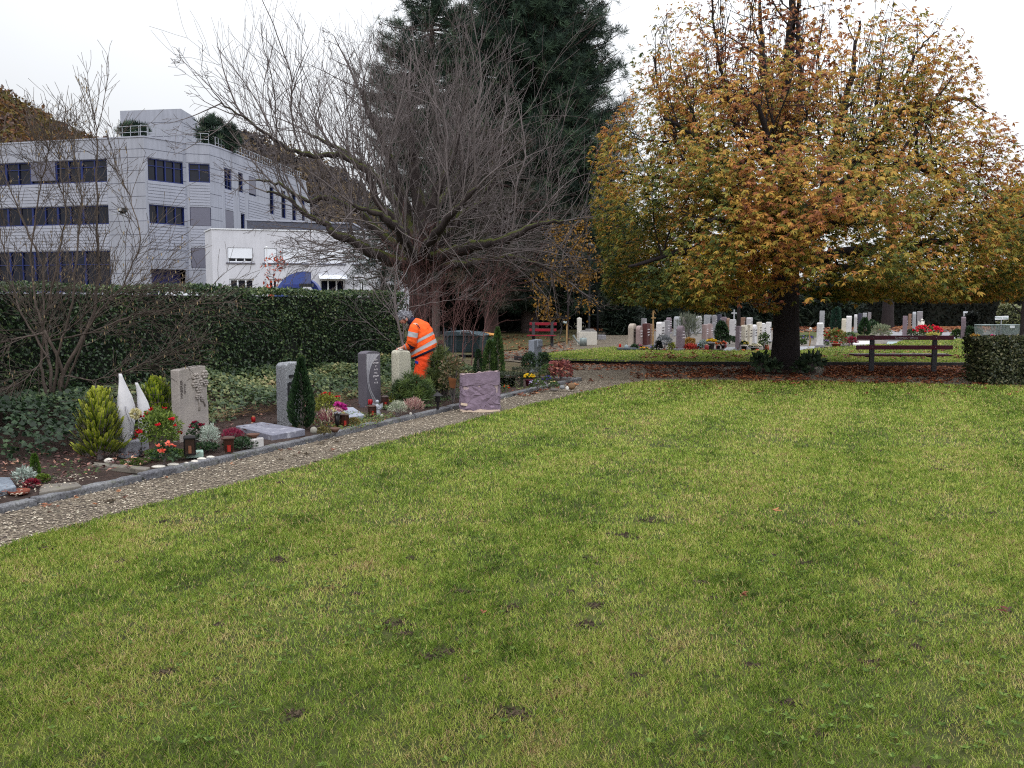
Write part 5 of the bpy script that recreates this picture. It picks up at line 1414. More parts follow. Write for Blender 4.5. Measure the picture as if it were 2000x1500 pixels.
for _ in range(420):
    p = np.array(kp(rng.uniform(2.2, 12), rng.uniform(1.55, 2.0), .1 + rng.uniform(0, .12))); d = rdir(1, rng)[0] * .12; d[2] = abs(d[2]) * .5
    ts.add(np.array([p, p + d, p + d * 1.7 + [0, 0, -.04]]), [.003, .0025, .002], v=rng.random())
setp(ts.build('dry_stalks', M_stalk, None, False), 'dry brown ivy stalks at the front edge of the ivy bank', None, None, 'stuff')
cover('bed_weeds', 'small green weeds on the soil of the empty grave at lower left', -.3, 2.0, .15, 1.1, 620, lambda s, t: .03 + 0 * s, .035, GRN, 204, asp=.5, lay=.02, where=lambda s, t, r: (wob(s, t, 6, 8) > .0))
cover('ground_cover', 'low green and rusty ground cover plants spilling over the kerb', 4.55, 5.9, -.06, .75, 2600, lambda s, t: .05 + .05 * wob(s, t, 4, 9), .028, [(0, lin(40, 60, 26)), (.5, lin(84, 112, 48)), (.75, lin(120, 96, 52)), (1, lin(140, 84, 52))], 205, asp=.6, lay=.05, edge=.05)
cover('ground_cover', 'low green plants along the kerb before the curved purple headstone', 6.3, 7.9, .12, .75, 1500, lambda s, t: .06 + .04 * wob(s, t, 5, 10), .03, GRN, 206, asp=.5, lay=.04, edge=.05)
cover('ground_cover', 'low dark green plants before the black pagoda lantern', 7.9, 9.6, .12, .9, 1800, lambda s, t: .08 + .03 * wob(s, t, 5, 11), .03, DGRN, 207, asp=.5, lay=.06, edge=.05)
cover('ground_cover', 'pale green weeds at the kerb right of the paper sack', 9.6, 11.6, -.05, .8, 1200, lambda s, t: .04 + .03 * wob(s, t, 5, 12), .035, [(0, lin(60, 76, 40)), (.6, lin(118, 130, 74)), (1, lin(150, 120, 80))], 208, asp=.5, lay=.04, edge=.05, where=lambda s, t, r: wob(s, t, 4, 13) > -.2)
cover('ground_cover', 'mixed green plants between the low box hedge and the bins', 9.2, 13.0, 1.7, 4.4, 3800, lambda s, t: .05 + .06 * wob(s, t, 3, 14), .06, [(0, lin(36, 50, 36)), (.6, lin(84, 104, 76)), (1, lin(136, 140, 96))], 209, asp=.6, lay=.08, edge=.1, where=lambda s, t, r: wob(s, t, 3, 15) > -.35)

# ---------------------------------------------------------------- headstones
def stone_place(xl, xc, xr, yb, z=0.04):
    C = G(xc, yb, z); w = run_to(C, KD, xr); th = run_to(C, KN, xl)
    return C, w, th
def top_z(C, px, pyt): return CAMH + (592 - pyt) / FPX * (C.y * CP - 0) - C.z
# B: sandstone with carved flowers
C, w, th = stone_place(337, 353, 409, 864)
hs = top_z(C, 353, 722)
sb = thing('headstone', 'warm grey sandstone headstone with flowers carved in relief, beside the white flame sculptures', 'headstone', tuple(C), KR)
M_sand = stone_mat('carved_sandstone', lin(158, 150, 144), .18, 70, .7, .28)
m = MB(); m.prism_y([(0, -.04), (w, -.04), (w * 1.0, hs * .52), (w * .965, hs * .54), (w * .975, hs * .76), (w * .93, hs * .80), (w * .94, hs + .015), (w * .75, hs + .018), (w * .1, hs * .995), (0, hs * .985)], 0, th)
m.build('slab', M_sand, sb, bevel=.008)
m = MB(); rnd = random.Random(4)
def blossom(m, x, z, r):
    for k in range(6):
        a = k * 1.05; m.ball((x + math.cos(a) * r * .62, -.008, z + math.sin(a) * r * .62), (r * .42, .018, r * .34), 8, 6)
    m.ball((x, -.014, z), (r * .25, .02, r * .25), 8, 6)
for x, z, r in [(.58, .865, .055), (.70, .80, .05), (.53, .78, .045), (.66, .70, .045), (.88, .90, .05), (.90, .78, .04), (.62, .60, .035), (.76, .56, .03)]: blossom(m, x * w, z * hs, r * 1.1)
m.tube([(.6 * w, -.004, .62 * hs), (.68 * w, -.006, .5 * hs), (.66 * w, -.004, .40 * hs)], .012, 6); m.tube([(.74 * w, -.004, .62 * hs), (.80 * w, -.006, .55 * hs), (.88 * w, -.004, .45 * hs)], .011, 6)
m.build('carved_flowers', M_sand, sb, smooth=True)
def text(name, s, size, loc, m, parent, rot=(math.pi / 2, 0, 0), align='CENTER', ext=.0015):
    cu = bpy.data.curves.new(name, 'FONT'); cu.body = s; cu.size = size; cu.align_x = align; cu.extrude = ext; cu.materials.append(m)
    tmp = bpy.data.objects.new('tmp', cu); me = bpy.data.meshes.new_from_object(tmp); bpy.data.objects.remove(tmp); me.materials.clear(); me.materials.append(m)
    me.transform(Matrix.LocRotScale(Vector(loc), Euler(rot), None)); return link(name, me, parent)
M_ltr_d = mat('dark_lettering', lin(70, 62, 62)); M_ltr_l = mat('pale_lettering', lin(196, 190, 194))
m = MB()
text('lettering', 'HABERER', .05, (.115 * w, -.003, .60 * hs), M_ltr_d, sb, (math.pi / 2, -math.pi / 2, 0), 'LEFT'); text('lettering', 'OTTO', .04, (.22 * w, -.003, .66 * hs), M_ltr_d, sb, (math.pi / 2, -math.pi / 2, 0), 'LEFT')
# C: rough grey granite stele
C, w, th = stone_place(540, 561, 592, 829); hs = top_z(C, 560, 709)
sc = thing('headstone', 'rough speckled grey granite headstone half hidden by a dark cone shaped thuja', 'headstone', tuple(C), KR)
m = MB(); m.prism_y([(0, -.04), (w, -.04), (w, hs * .97), (w * .9, hs), (w * .15, hs * .995), (0, hs * .95)], 0, th); m.build('slab', stone_mat('rough_granite', lin(132, 134, 138), .5, 60, .8, .3), sb if False else sc, bevel=.02)
m = MB(); m.box((.035, -.006, hs * .42), (.03, .02, hs * .5)); m.box((.1, -.01, hs * .78), (.09, .03, .03)); m.box((.1, -.01, hs * .66), (.09, .03, .035)); m.build('bronze_inlay', M_dark, sc)
# E: purple grey stele with carved curve
C, w, th = stone_place(700, 716, 744, 797); hs = top_z(C, 716, 692)
se = thing('headstone', 'polished purple grey headstone with a pale carved curve and lettering', 'headstone', tuple(C), KR)
m = MB(); m.prism_y([(0, -.04), (w, -.04), (w, hs), (w * .8, hs + .028), (w * .5, hs + .04), (w * .2, hs + .035), (0, hs + .01)], 0, th); m.build('slab', stone_mat('purple_granite', lin(88, 84, 92), .22, 70, .12, .25), se, bevel=.006)
M_carve = stone_mat('carved_pale_granite', lin(160, 158, 164), .15, 100, .3, .1)
rt = [(.96, .985), (.78, .94), (.58, .88), (.38, .80), (.24, .70), (.18, .60), (.18, .48), (.26, .36), (.40, .26), (.58, .16), (.78, .04)]
lt = [(.03, 1.01), (.03, .94), (.02, .88), (.02, .80), (.02, .70), (.03, .60), (.06, .48), (.13, .36), (.24, .26), (.38, .16), (.50, .04)]
m = MB()
for i in range(len(rt) - 1):
    q = [lt[i], rt[i], rt[i + 1], lt[i + 1]]; m.add([(x * w, -.004, z * hs) for x, z in q], [(0, 3, 2, 1)])
m.build('carved_band', M_carve, se)
m = MB()
for i in range(1, 6):
    pass
for off in (.3, .6):
    pts = [((l[0] * (1 - off) + r[0] * off) * w, -.006, l[1] * hs) for l, r in zip(lt, rt)]; m.tube(pts, .0035, 4)
m.build('carved_grooves', stone_mat('groove_stone', lin(120, 118, 126), .1, 90, .1, .1), se)
for i, s in enumerate(['GERD', 'EKTORIN', '07', '19 · 98', 'HEDI', 'EKTORIN', '04', '17 · 38']):
    text('lettering', s, .036, (w * .66, -.003, hs * (.865 - i * .062)), M_ltr_l, se, ext=.002)
# F: pale hammered granite with rounded head
C, w, th = stone_place(764, 779, 804, 788); hs = top_z(C, 779, 687)
sf = thing('headstone', 'pale bush hammered granite headstone with rounded top before the gardener', 'headstone', tuple(C), KR)
m = MB(); pr = [(0, -.04), (w, -.04), (w, hs * .88)] + [(w - .07 + .07 * math.cos(a), hs - .07 + .07 * math.sin(a)) for a in np.linspace(0, 1.57, 6)] + [(.06 + .06 * math.cos(a), hs - .04 + .06 * math.sin(a)) for a in np.linspace(1.57, 3.14, 6)]
m.prism_y(pr, 0, th); m.build('slab', stone_mat('hammered_granite', lin(172, 168, 152), .38, 45, 1.0, .15), sf, bevel=.03, seg=3)
bd = thing('bird_figure', 'tiny pale bird figure perched on top of the hammered headstone', 'ornament', (C.x + .05, C.y + .05, C.z + hs), KR)
m = MB(); m.ball((.03, .05, .022), (.045, .022, .022), 10, 8); m.ball((-.01, .05, .042), (.018, .014, .014), 8, 6); m.tube([(.07, .05, .022), (.11, .05, .03)], [.012, .005], 6); m.build('body', mat('pale_clay', lin(190, 184, 176), .6, .1), bd, smooth=True)
# G: square granite pillar
C, w, th = stone_place(1032, 1043, 1058, 724, .02); hs = top_z(C, 1043, 664)
sg = thing('headstone', 'bluish grey granite pillar headstone between two dark box balls', 'headstone', tuple(C), KR)
m = MB(); m.prism_y([(0, -.04), (w, -.04), (w, hs * .72), (w * 1.0, hs), (0, hs * .99)], 0, th); M_blugr = stone_mat('blue_granite', lin(134, 140, 152), .25, 60, .3, .15); m.build('slab', M_blugr, sg, bevel=.008)
m = MB(); m.box((w * .68, -.012, hs * .87), (w * .6, .03, hs * .2)); m.build('carved_block', M_blugr, sg, bevel=.005)

# white flame sculptures on their plinth
b = G(262, 893, .05); fm = thing('grave_sculpture', 'two white leaf shaped marble flames on a plinth between golden conifers', 'grave sculpture', tuple(b), KR)
M_marble = stone_mat('white_marble', lin(204, 202, 206), .05, 60, .1, .12)
Cc_, w, th = stone_place(229, 246, 296, 891, .05); ofs = Cc_ - b; Ri = Matrix.Rotation(-KR, 3, 'Z'); o_ = Ri @ ofs; hp = top_z(Cc_, 246, 865)
m = MB(); m.prism_y([(o_.x, -.06), (o_.x + w * .98, -.06), (o_.x + w * .88, hp + .01), (o_.x + w * .55, hp - .02), (o_.x + .02, hp)], o_.y, o_.y + th); m.build('plinth', stone_mat('grey_plinth', lin(150, 150, 158), .1, 60, .3, .2), fm, bevel=.012)
def flame(name, x, h, wd, thk, curve, z0=hp - .02):
    m = MB(); n = 22; rings = []
    for i in range(n + 1):
        f = i / n; wr = wd * float(np.interp(f, [0, .15, .32, .5, .65, .8, .92, 1], [.42, .66, .93, 1.0, .80, .46, .2, .05]))
        if i == n: wr = .006
        cx = x + curve(f); rings.append([(cx + wr * math.cos(a) * (1 if math.cos(a) > 0 else .85), o_.y + th * .5 + thk * (.35 + .65 * wr / wd) * math.sin(a) * abs(math.sin(a)) ** .3, z0 + h * f) for a in np.linspace(0, 2 * math.pi, 17)[:-1]])
    m.loft(rings); return m.build(name, M_marble, fm, smooth=True)
dpp = Cc_.y / FPX
hA = top_z(Cc_, 240, 727) - hp; hB = top_z(Cc_, 268, 748) - hp
kx = 1 / .70
flame('large_flame', o_.x + .07, hA, .125, .055, lambda f: .015 * math.sin(f * 3.1) - .05 * f ** 2)
flame('small_flame', o_.x + .27, hB, .09, .05, lambda f: .05 * math.sin(f * 3.0) - .05 * f ** 2)
text('lettering', 'DIETER', .04, (o_.x + .11, o_.y + th * .5 - .075, hp + .02), M_ltr_d, fm, (math.pi / 2, -math.pi / 2 + .25, 0), 'LEFT')
text('lettering', 'HAVLIK', .04, (o_.x + .175, o_.y + th * .5 - .07, hp + .33), M_ltr_d, fm, (math.pi / 2, -math.pi / 2 - .22, 0), 'LEFT')
m = MB(); pts = []
for i in range(14):
    f = i / 13; pts.append((o_.x + .05 + .03 * math.sin(f * 5), o_.y + th * .5 - .062 + .01 * f, hp + .05 + f * (hA - .4)))
m.tube(pts, .003, 5); m.tube([(p_[0] + .05 - .03 * i / 13, p_[1] + .004, p_[2]) for i, p_ in enumerate(pts)], .003, 5); m.build('engraved_lines', mat('grey_line', lin(140, 138, 146)), fm)
fd = thing('flower_globe', 'cream dried allium globe leaning on the small white flame', 'flower', tuple(G(265, 893, .05)))
p = PY(265, 808, Cc_.y - .05); rng = np.random.default_rng(9); n = 260; d = rdir(n, rng)
leaves('petals', np.array(p) + d * .03, d, rdir(n, rng), .035, .016, rng.random(n), lm([(0, lin(176, 166, 120)), (1, lin(224, 218, 180))], 'cream_petal'), fd)
m = MB(); m.tube([p + Vector((0, .02, -.02)), p + Vector((.03, .04, -.2)), p + Vector((.02, .06, -.36))], .004, 5); m.build('stem', M_twig, fd, True)

# conifers and plants, left to right
GOLD = [(0, lin(40, 54, 16)), (.35, lin(92, 108, 26)), (.65, lin(136, 146, 44)), (1, lin(190, 192, 80))]
GOLD2 = [(0, lin(36, 56, 16)), (.4, lin(94, 122, 26)), (.75, lin(150, 166, 44)), (1, lin(186, 190, 66))]
spray_bush('golden_cypress', 'shaggy golden green conifer left of the white flame sculptures', 196, 893, 88, 146, GOLD, 520, .125, 1)
spray_bush('golden_thuja', 'upright yellow green thuja behind the red flowering bush', 308, 850, 92, 124, GOLD2, 520, .11, 2)
cone_tree('thuja', 'dark green cone shaped thuja with a thin leader before the grey granite stone', 590, 836, 62, 138, DGRN, 5200, .045, .4, 3, tip=.14, power=.75)
cone_tree('dwarf_conifer', 'tiny bright green cone conifer on the leafy soil at lower left', 69, 936, 20, 50, [(0, lin(40, 64, 22)), (1, lin(92, 122, 44))], 900, .028, .4, 4, power=.6)
ball_shrub('moss_cushion', 'small bright green moss cushion beside the tiny cone conifer', 'plant', 84, 944, 26, 18, [(0, lin(50, 72, 22)), (1, lin(108, 128, 40))], 1100, .014, seed=5)
ball_shrub('silver_plant', 'silvery grey leaved plant beside the slate slab at lower left', 'plant', 48, 944, 36, 26, [(0, lin(110, 124, 116)), (1, lin(190, 200, 190))], 330, .045, .3, seed=6)
ball_shrub('red_heuchera', 'dark red leaved small plant before the moss cushion', 'plant', 62, 951, 26, 12, [(0, lin(60, 16, 26)), (1, lin(140, 30, 50))], 200, .03, .6, seed=7)
RED = [(0, lin(150, 6, 24)), (1, lin(206, 24, 44))]
ball_shrub('mandevilla', 'light green bush dotted with crimson trumpet flowers before the golden thuja', 'flowering plant', 313, 888, 76, 86, [(0, lin(52, 70, 26)), (.6, lin(102, 124, 50)), (1, lin(150, 160, 80))], 2400, .04, .35, seed=8, zb=.05, flowers=(11, .04, RED, -.2))
ball_shrub('red_flowers', 'cluster of crimson flowers below the small white flame', 'flowering plant', 266, 880, 22, 32, GRN, 60, .03, seed=9, flowers=(5, .042, RED, -.6))
ball_shrub('moss_mat', 'green moss mat in front of the white sculpture plinth', 'moss', 262, 908, 56, 12, [(0, lin(48, 66, 22)), (1, lin(92, 112, 40))], 2600, .012, seed=10, depth=.8, z=.03)
ball_shrub('moss_mat', 'grassy green moss hump behind the coral flowers', 'moss', 325, 900, 84, 24, [(0, lin(44, 66, 20)), (1, lin(88, 118, 40))], 3600, .02, .3, seed=11, depth=.8, z=.03)
CORAL = [(0, lin(214, 84, 66)), (1, lin(244, 134, 110))]
ball_shrub('begonia', 'coral pink begonia blooms low before the mossy hump', 'flowering plant', 322, 908, 50, 40, DGRN, 240, .04, .7, seed=12, flowers=(16, .034, CORAL, .35))
ball_shrub('cyclamen', 'magenta red cyclamen at the foot of the sandstone headstone', 'flowering plant', 386, 868, 32, 42, DGRN, 200, .04, .8, seed=13, flowers=(14, .026, [(0, lin(110, 6, 44)), (1, lin(168, 20, 70))], .3))
ball_shrub('silver_bush', 'silvery feathery bush right of the magenta cyclamen', 'plant', 410, 876, 38, 46, [(0, lin(126, 142, 128)), (1, lin(206, 214, 204))], 900, .035, .18, seed=14, inner=.1, up=.6)
ball_shrub('heather', 'crimson purple heather behind the brown metal lantern', 'flowering plant', 455, 868, 42, 30, [(0, lin(90, 20, 44)), (1, lin(156, 44, 78))], 800, .03, .25, seed=15, up=.9)
ball_shrub('low_greenery', 'low dark green leafy plants around the brown metal lantern', 'plant', 470, 874, 60, 16, DGRN, 800, .035, .6, seed=16)
ball_shrub('low_greenery', 'low dark green plants below the silvery feathery bush', 'plant', 400, 880, 50, 14, DGRN, 700, .03, .6, seed=17)
ball_shrub('red_begonia', 'yellow green plant topped with red flowers between thuja and curved headstone', 'flowering plant', 641, 812, 52, 42, [(0, lin(76, 84, 30)), (1, lin(150, 152, 62))], 900, .035, .6, seed=18, z=.1, flowers=(7, .035, RED, .2))
ball_shrub('striped_plant', 'red and cream striped spiky plant before the flat slab with flowers', 'plant', 640, 834, 42, 28, [(0, lin(96, 44, 56)), (.5, lin(140, 84, 92)), (.6, lin(196, 186, 160)), (1, lin(206, 200, 176))], 300, .075, .16, seed=19, up=1.1, inner=0)
ball_shrub('small_mound', 'small bronze green mound beside the round stone by the kerb', 'plant', 633, 850, 26, 16, [(0, lin(56, 60, 28)), (1, lin(112, 100, 52))], 500, .02, seed=20)
ball_shrub('bronze_plant', 'small bronze leaved plant right of the copper lantern', 'plant', 690, 832, 26, 16, [(0, lin(60, 60, 26)), (1, lin(124, 108, 50))], 400, .022, seed=21)
ball_shrub('euphorbia', 'chartreuse green tuft beside the rounded pale headstone', 'plant', 773, 792, 26, 24, [(0, lin(90, 104, 24)), (1, lin(176, 180, 62))], 450, .03, .5, seed=22)
ball_shrub('white_heather', 'white and pale green heather before the curved headstone', 'flowering plant', 776, 812, 38, 28, [(0, lin(96, 110, 84)), (1, lin(206, 206, 188))], 900, .026, .3, seed=23, up=.7)
ball_shrub('pink_heather', 'dusky pink heather before the dwarf mountain pine', 'flowering plant', 808, 808, 46, 28, [(0, lin(110, 76, 76)), (.5, lin(170, 126, 122)), (1, lin(200, 186, 170))], 900, .04, .18, seed=24, up=1.1, inner=0)
def needle_bush(name, label, px, py, wpx, hpx, seed, m, n=120, size=.13, z=.06, depth=.9, cat='shrub'):
    rng = np.random.default_rng(seed); b = G(px, py, z); r = wpx / 2 * b.y / FPX; h = hpx * b.y / FPX; t = thing(name, label, cat, tuple(b))
    d = rdir(n, rng); d[:, 2] = np.abs(d[:, 2]) - .1; f = rng.uniform(.35, 1.02, n)[:, None]
    C = np.array(b) + np.array([0, 0, h * .25]) + d * f * np.array([r, r * depth, h * .72]); C[:, 2] = np.maximum(C[:, 2], b.z + .03)
    ts_ = Tubes(4)
    for c in C[::3]: ts_.add(np.array([np.array(b), (np.array(b) + c) / 2 + [0, 0, -.04], c]), [.012, .008, .004])
    ts_.build('stems', M_twig, t); needle_cloud('crown', C, size, 40, m, t, rng, up=.5, wr=.07); return t
M_mugo = leaf_mat('mugo_needle', [(0, lin(30, 44, 26)), (.5, lin(62, 82, 42)), (.9, lin(104, 122, 62)), (1, lin(140, 120, 60))], .5, .15)
needle_bush('mountain_pine', 'bushy green dwarf mountain pine in front of the gardener', 805, 792, 84, 66, 31, M_mugo, 230, .12)
M_oliv = leaf_mat('juniper_needle', [(0, lin(24, 34, 20)), (.5, lin(56, 70, 36)), (1, lin(104, 112, 58))], .5, .15)
needle_bush('olive_juniper', 'tall olive green juniper right of the gardener', 862, 778, 62, 108, 32, M_oliv, 300, .12)
ball_shrub('rose_bush', 'straggly bush with faded pink leaves behind the orange grave basket', 'shrub', 884, 785, 52, 92, [(0, lin(50, 56, 34)), (.6, lin(96, 92, 60)), (1, lin(150, 112, 98))], 800, .05, .6, seed=33, inner=.1)
cone_tree('thuja', 'slim dark green column thuja behind the paper sack', 934, 742, 20, 60, DGRN, 1500, .045, .4, 34, power=.45)
cone_tree('thuja', 'broad green thuja with a tall narrow top behind the paper sack', 957, 742, 42, 78, GRN, 3000, .05, .4, 35, power=.6)
cone_tree('thuja', 'tallest green thuja of the three behind the paper sack', 972, 742, 34, 104, GRN, 3400, .05, .4, 36, power=.7)
clipped_hedge('box_hedge', 'low clipped box hedge enclosing the grave with the blue granite pillar', G(941, 757, .04), G(1022, 757, .04), .30, .33, [(0, lin(18, 26, 16)), (.6, lin(40, 52, 32)), (1, lin(92, 100, 62))], 5200, .022, 61, bulge=.02, top_var=.02)
clipped_hedge('box_hedge', 'low clipped box hedge strip behind the yellow flower pot', G(1000, 741, .04), G(1056, 741, .04), .22, .28, [(0, lin(18, 26, 16)), (.6, lin(40, 52, 32)), (1, lin(84, 92, 56))], 4200, .024, 62, bulge=.02, top_var=.02)
ball_shrub('box_ball', 'dark box ball left of the blue granite pillar', 'shrub', 1033, 730, 30, 40, DGRN, 1800, .035, .6, seed=37)
ball_shrub('box_ball', 'dark box ball right of the blue granite pillar', 'shrub', 1062, 726, 24, 38, DGRN, 1500, .035, .6, seed=38)
ball_shrub('green_mound', 'light green rounded shrub right of the blue granite pillar', 'shrub', 1071, 741, 34, 30, GRN, 1600, .03, .4, seed=39)
ball_shrub('copper_hydrangea', 'coppery red and pink leaved hydrangea at the end of the near bed', 'shrub', 1096, 743, 42, 36, [(0, lin(70, 34, 38)), (.5, lin(122, 62, 62)), (.85, lin(176, 118, 96)), (1, lin(206, 160, 120))], 420, .075, .6, seed=40)
ball_shrub('pink_bloom', 'dusty pink flower head above the coppery hydrangea', 'flowering plant', 1079, 738, 14, 32, [(0, lin(150, 76, 84)), (1, lin(186, 120, 120))], 120, .04, .6, seed=41, zb=.2)
ball_shrub('pansies', 'white and violet pansies beside the yellow flower pot', 'flowering plant', 1050, 760, 32, 18, GRN, 420, .03, .6, seed=42, flowers=(12, .022, [(0, lin(120, 90, 170)), (1, lin(220, 214, 226))], .2))
ball_shrub('pansies', 'deep violet pansies before the light green rounded shrub', 'flowering plant', 1070, 750, 22, 14, GRN, 260, .03, .6, seed=43, flowers=(9, .024, [(0, lin(40, 20, 130)), (1, lin(70, 50, 160))], .2))
ball_shrub('pansies', 'yellow and white pansies near the end of the kerb', 'flowering plant', 1082, 758, 20, 12, GRN, 220, .03, .6, seed=44, flowers=(7, .024, [(0, lin(220, 180, 30)), (1, lin(230, 226, 200))], .2))
ball_shrub('red_primrose', 'small red flower at the foot of the box hedge', 'flowering plant', 986, 768, 16, 14, GRN, 120, .03, seed=45, flowers=(4, .03, [(0, lin(190, 40, 20)), (1, lin(214, 80, 40))], 0))

# boulders, slabs, pots, lanterns
def rock(name, label, px, py, wpx, hpx, c, seed, cat='stone', z=.05, group=None, depth=.8):
    random.seed(seed); b = G(px, py, z); r = wpx / 2 * b.y / FPX; h = hpx * b.y / FPX; t = MB(); t.ball((0, 0, h * .45), (r, r * depth, h * .55), 11, 8, .09)
    o = t.build(name, stone_mat(name + '_%d' % seed, c, .15, 60, .4, .2), None, smooth=True, sub=1); o.location = b; return setp(o, label, cat, group)
WS = lin(196, 190, 180)
for i, (x, y, w_, h_, lab) in enumerate([(213, 905, 20, 11, 'round pale stone at the left corner of the sculpture grave'), (250, 905, 18, 6, 'flat white stone on the moss before the plinth'), (292, 896, 22, 6, 'flat pale stone beside the dark figurine'),
        (310, 914, 30, 6, 'white stone slab under the coral flowers'), (338, 910, 26, 6, 'white stone right of the slab under the coral flowers'), (364, 907, 10, 5, 'small white stone beside the green lantern base'), (380, 904, 16, 6, 'cream stone before the green lantern base'),
        (394, 899, 20, 6, 'long white stone right of the green lantern base'), (411, 895, 18, 5, 'flat white stone at the kerb near the feathery bush')]):
    rock('white_stone', lab, x, y, w_, h_, WS, 10 + i, group='white stones of the sculpture grave')
rock('field_stone', 'rounded grey field stone left of the bronze mound at the kerb', 613, 847, 16, 14, lin(140, 136, 126), 30)
rock('field_stone', 'grey rounded stone near the end of the kerb', 1098, 760, 12, 8, lin(120, 122, 124), 31)
rock('field_stone', 'white rounded stone at the end of the kerb', 1108, 762, 7, 8, lin(200, 198, 192), 32)
rock('field_stone', 'brown rough boulder at the end of the near bed', 1116, 760, 18, 13, lin(112, 88, 64), 33)
rock('field_stone', 'flat dark stone under the yellow pansies', 1082, 764, 18, 6, lin(90, 84, 80), 34)
rock('round_stone', 'grey stone ball in front of the rounded pale headstone', 794, 776, 18, 34, lin(136, 136, 138), 35, 'ornament', depth=1)
rock('white_pebble', 'small white pebble before the white heather', 802, 811, 6, 6, WS, 36); rock('white_pebble', 'small white pebble before the angel figure', 746, 814, 7, 5, WS, 37)
def slab(name, label, pts, h, m, z=.06, cat='grave slab', tilt=0):
    """flat slab given by its four corner pixels on the top face"""
    P_ = [G(x, y, z + h) for x, y in pts]; c = sum(P_, Vector()) / 4
    if tilt:
        for i, q in enumerate(P_): q.z += tilt * (1 if i in (0, 1) else -1) * .5
    mb = MB(); mb.add([(q.x - c.x, q.y - c.y, q.z - c.z - h - .03) for q in P_] + [tuple(q - c) for q in P_], [(3, 2, 1, 0), (4, 5, 6, 7), (0, 1, 5, 4), (1, 2, 6, 5), (2, 3, 7, 6), (3, 0, 4, 7)])
    o = mb.build(name, m, None, bevel=.008); o.location = c
    me = o.data; return setp(o, label, cat)
M_slate = stone_mat('slate_slab', lin(112, 120, 130), .25, 40, .6, .3, lin(150, 156, 162)); M_conc = stone_mat('concrete_strip', lin(112, 106, 98), .15, 80, .4, .3, lin(92, 96, 64)); M_gslab = stone_mat('grey_slab', lin(122, 122, 134), .15, 40, .3, .3, lin(168, 168, 176))
slab('slate_slab', 'large blue grey slate slab at the lower left edge', [(-40, 968), (32, 950), (20, 932), (-40, 930)], .05, M_slate)
slab('edging_slab', 'rough brown stone strip on the soil behind the lower left kerb', [(76, 962), (160, 948), (150, 941), (80, 946)], .015, M_conc, cat='stone')
slab('edging_slab', 'narrow concrete strip bordering the sculpture grave on the left', [(284, 917), (294, 912), (180, 902), (168, 906)], .02, M_conc, cat='stone')
slab('grave_slab', 'flat weathered grey grave slab between the sandstone headstone and the thuja', [(531, 850), (596, 838), (512, 824), (460, 832)], .05, M_gslab)
slab('grave_slab', 'tilted pale grey slab with dark engraving behind the magenta flowers', [(668, 815), (712, 808), (690, 797), (630, 800)], .04, stone_mat('pale_slab', lin(148, 152, 164), .15, 40, .3, .3, lin(80, 84, 96)), z=.08, tilt=-.03)
t = thing('terracotta_dish', 'shallow terracotta dish on the pebbles at the lower left', 'dish', tuple(G(37, 964, .06))); M_terra = mat('terracotta', lin(112, 60, 46), .8, .2, 8)
m = MB(); m.lathe([(.075, 0), (.085, .03), (.078, .03), (.07, .01)], n=20); m.build('bowl', M_terra, t, smooth=True)
# white block with copper bowl
t = thing('bowl_planter', 'pale stone cube with a shallow copper bowl by the kerb', 'planter', tuple(G(502, 874, .05)), KR)
m = MB(); m.box((0, .05, .05), (.16, .16, .10)); m.build('block', stone_mat('pale_cube', lin(184, 180, 178), .08, 60, .2, .12), t, bevel=.008)
m = MB(); m.lathe([(.035, .102), (.075, .145), (.068, .145), (.03, .11)], (0, .05, 0), 18); m.build('bowl', mat('copper_bowl', lin(92, 64, 52), .5, .2, metal=.4), t, smooth=True)
t = thing('copper_dish', 'small copper bowl beside the bronze mound', 'planter', tuple(G(654, 844, .07)))
m = MB(); m.lathe([(.03, 0), (.07, .05), (.062, .05), (.028, .01)], n=18); m.build('bowl', mat('copper_bowl2', lin(92, 68, 58), .5, .2, metal=.4), t, smooth=True)
# votive
def votive(label, px, py, w, h, c, z=.06, lid=lin(176, 130, 80)):
    t = thing('grave_candle', label, 'candle', tuple(G(px, py, z))); m = MB(); m.lathe([(w * .8, 0), (w, h * .1), (w, h * .8), (w * .7, h * .9)], n=14); m.build('glass', mat('candle_%d' % int(px), c, .25, .1), t, smooth=True)
    m = MB(); m.lathe([(w * .75, h * .9), (w * .75, h), (w * .6, h * 1.02)], n=14); m.build('lid', mat('candle_lid_%d' % int(px), lid, .4, .1, metal=.5), t, smooth=True); return t
votive('small red grave candle behind the flat grey slab', 495, 824, .026, .075, lin(140, 18, 22), .1)
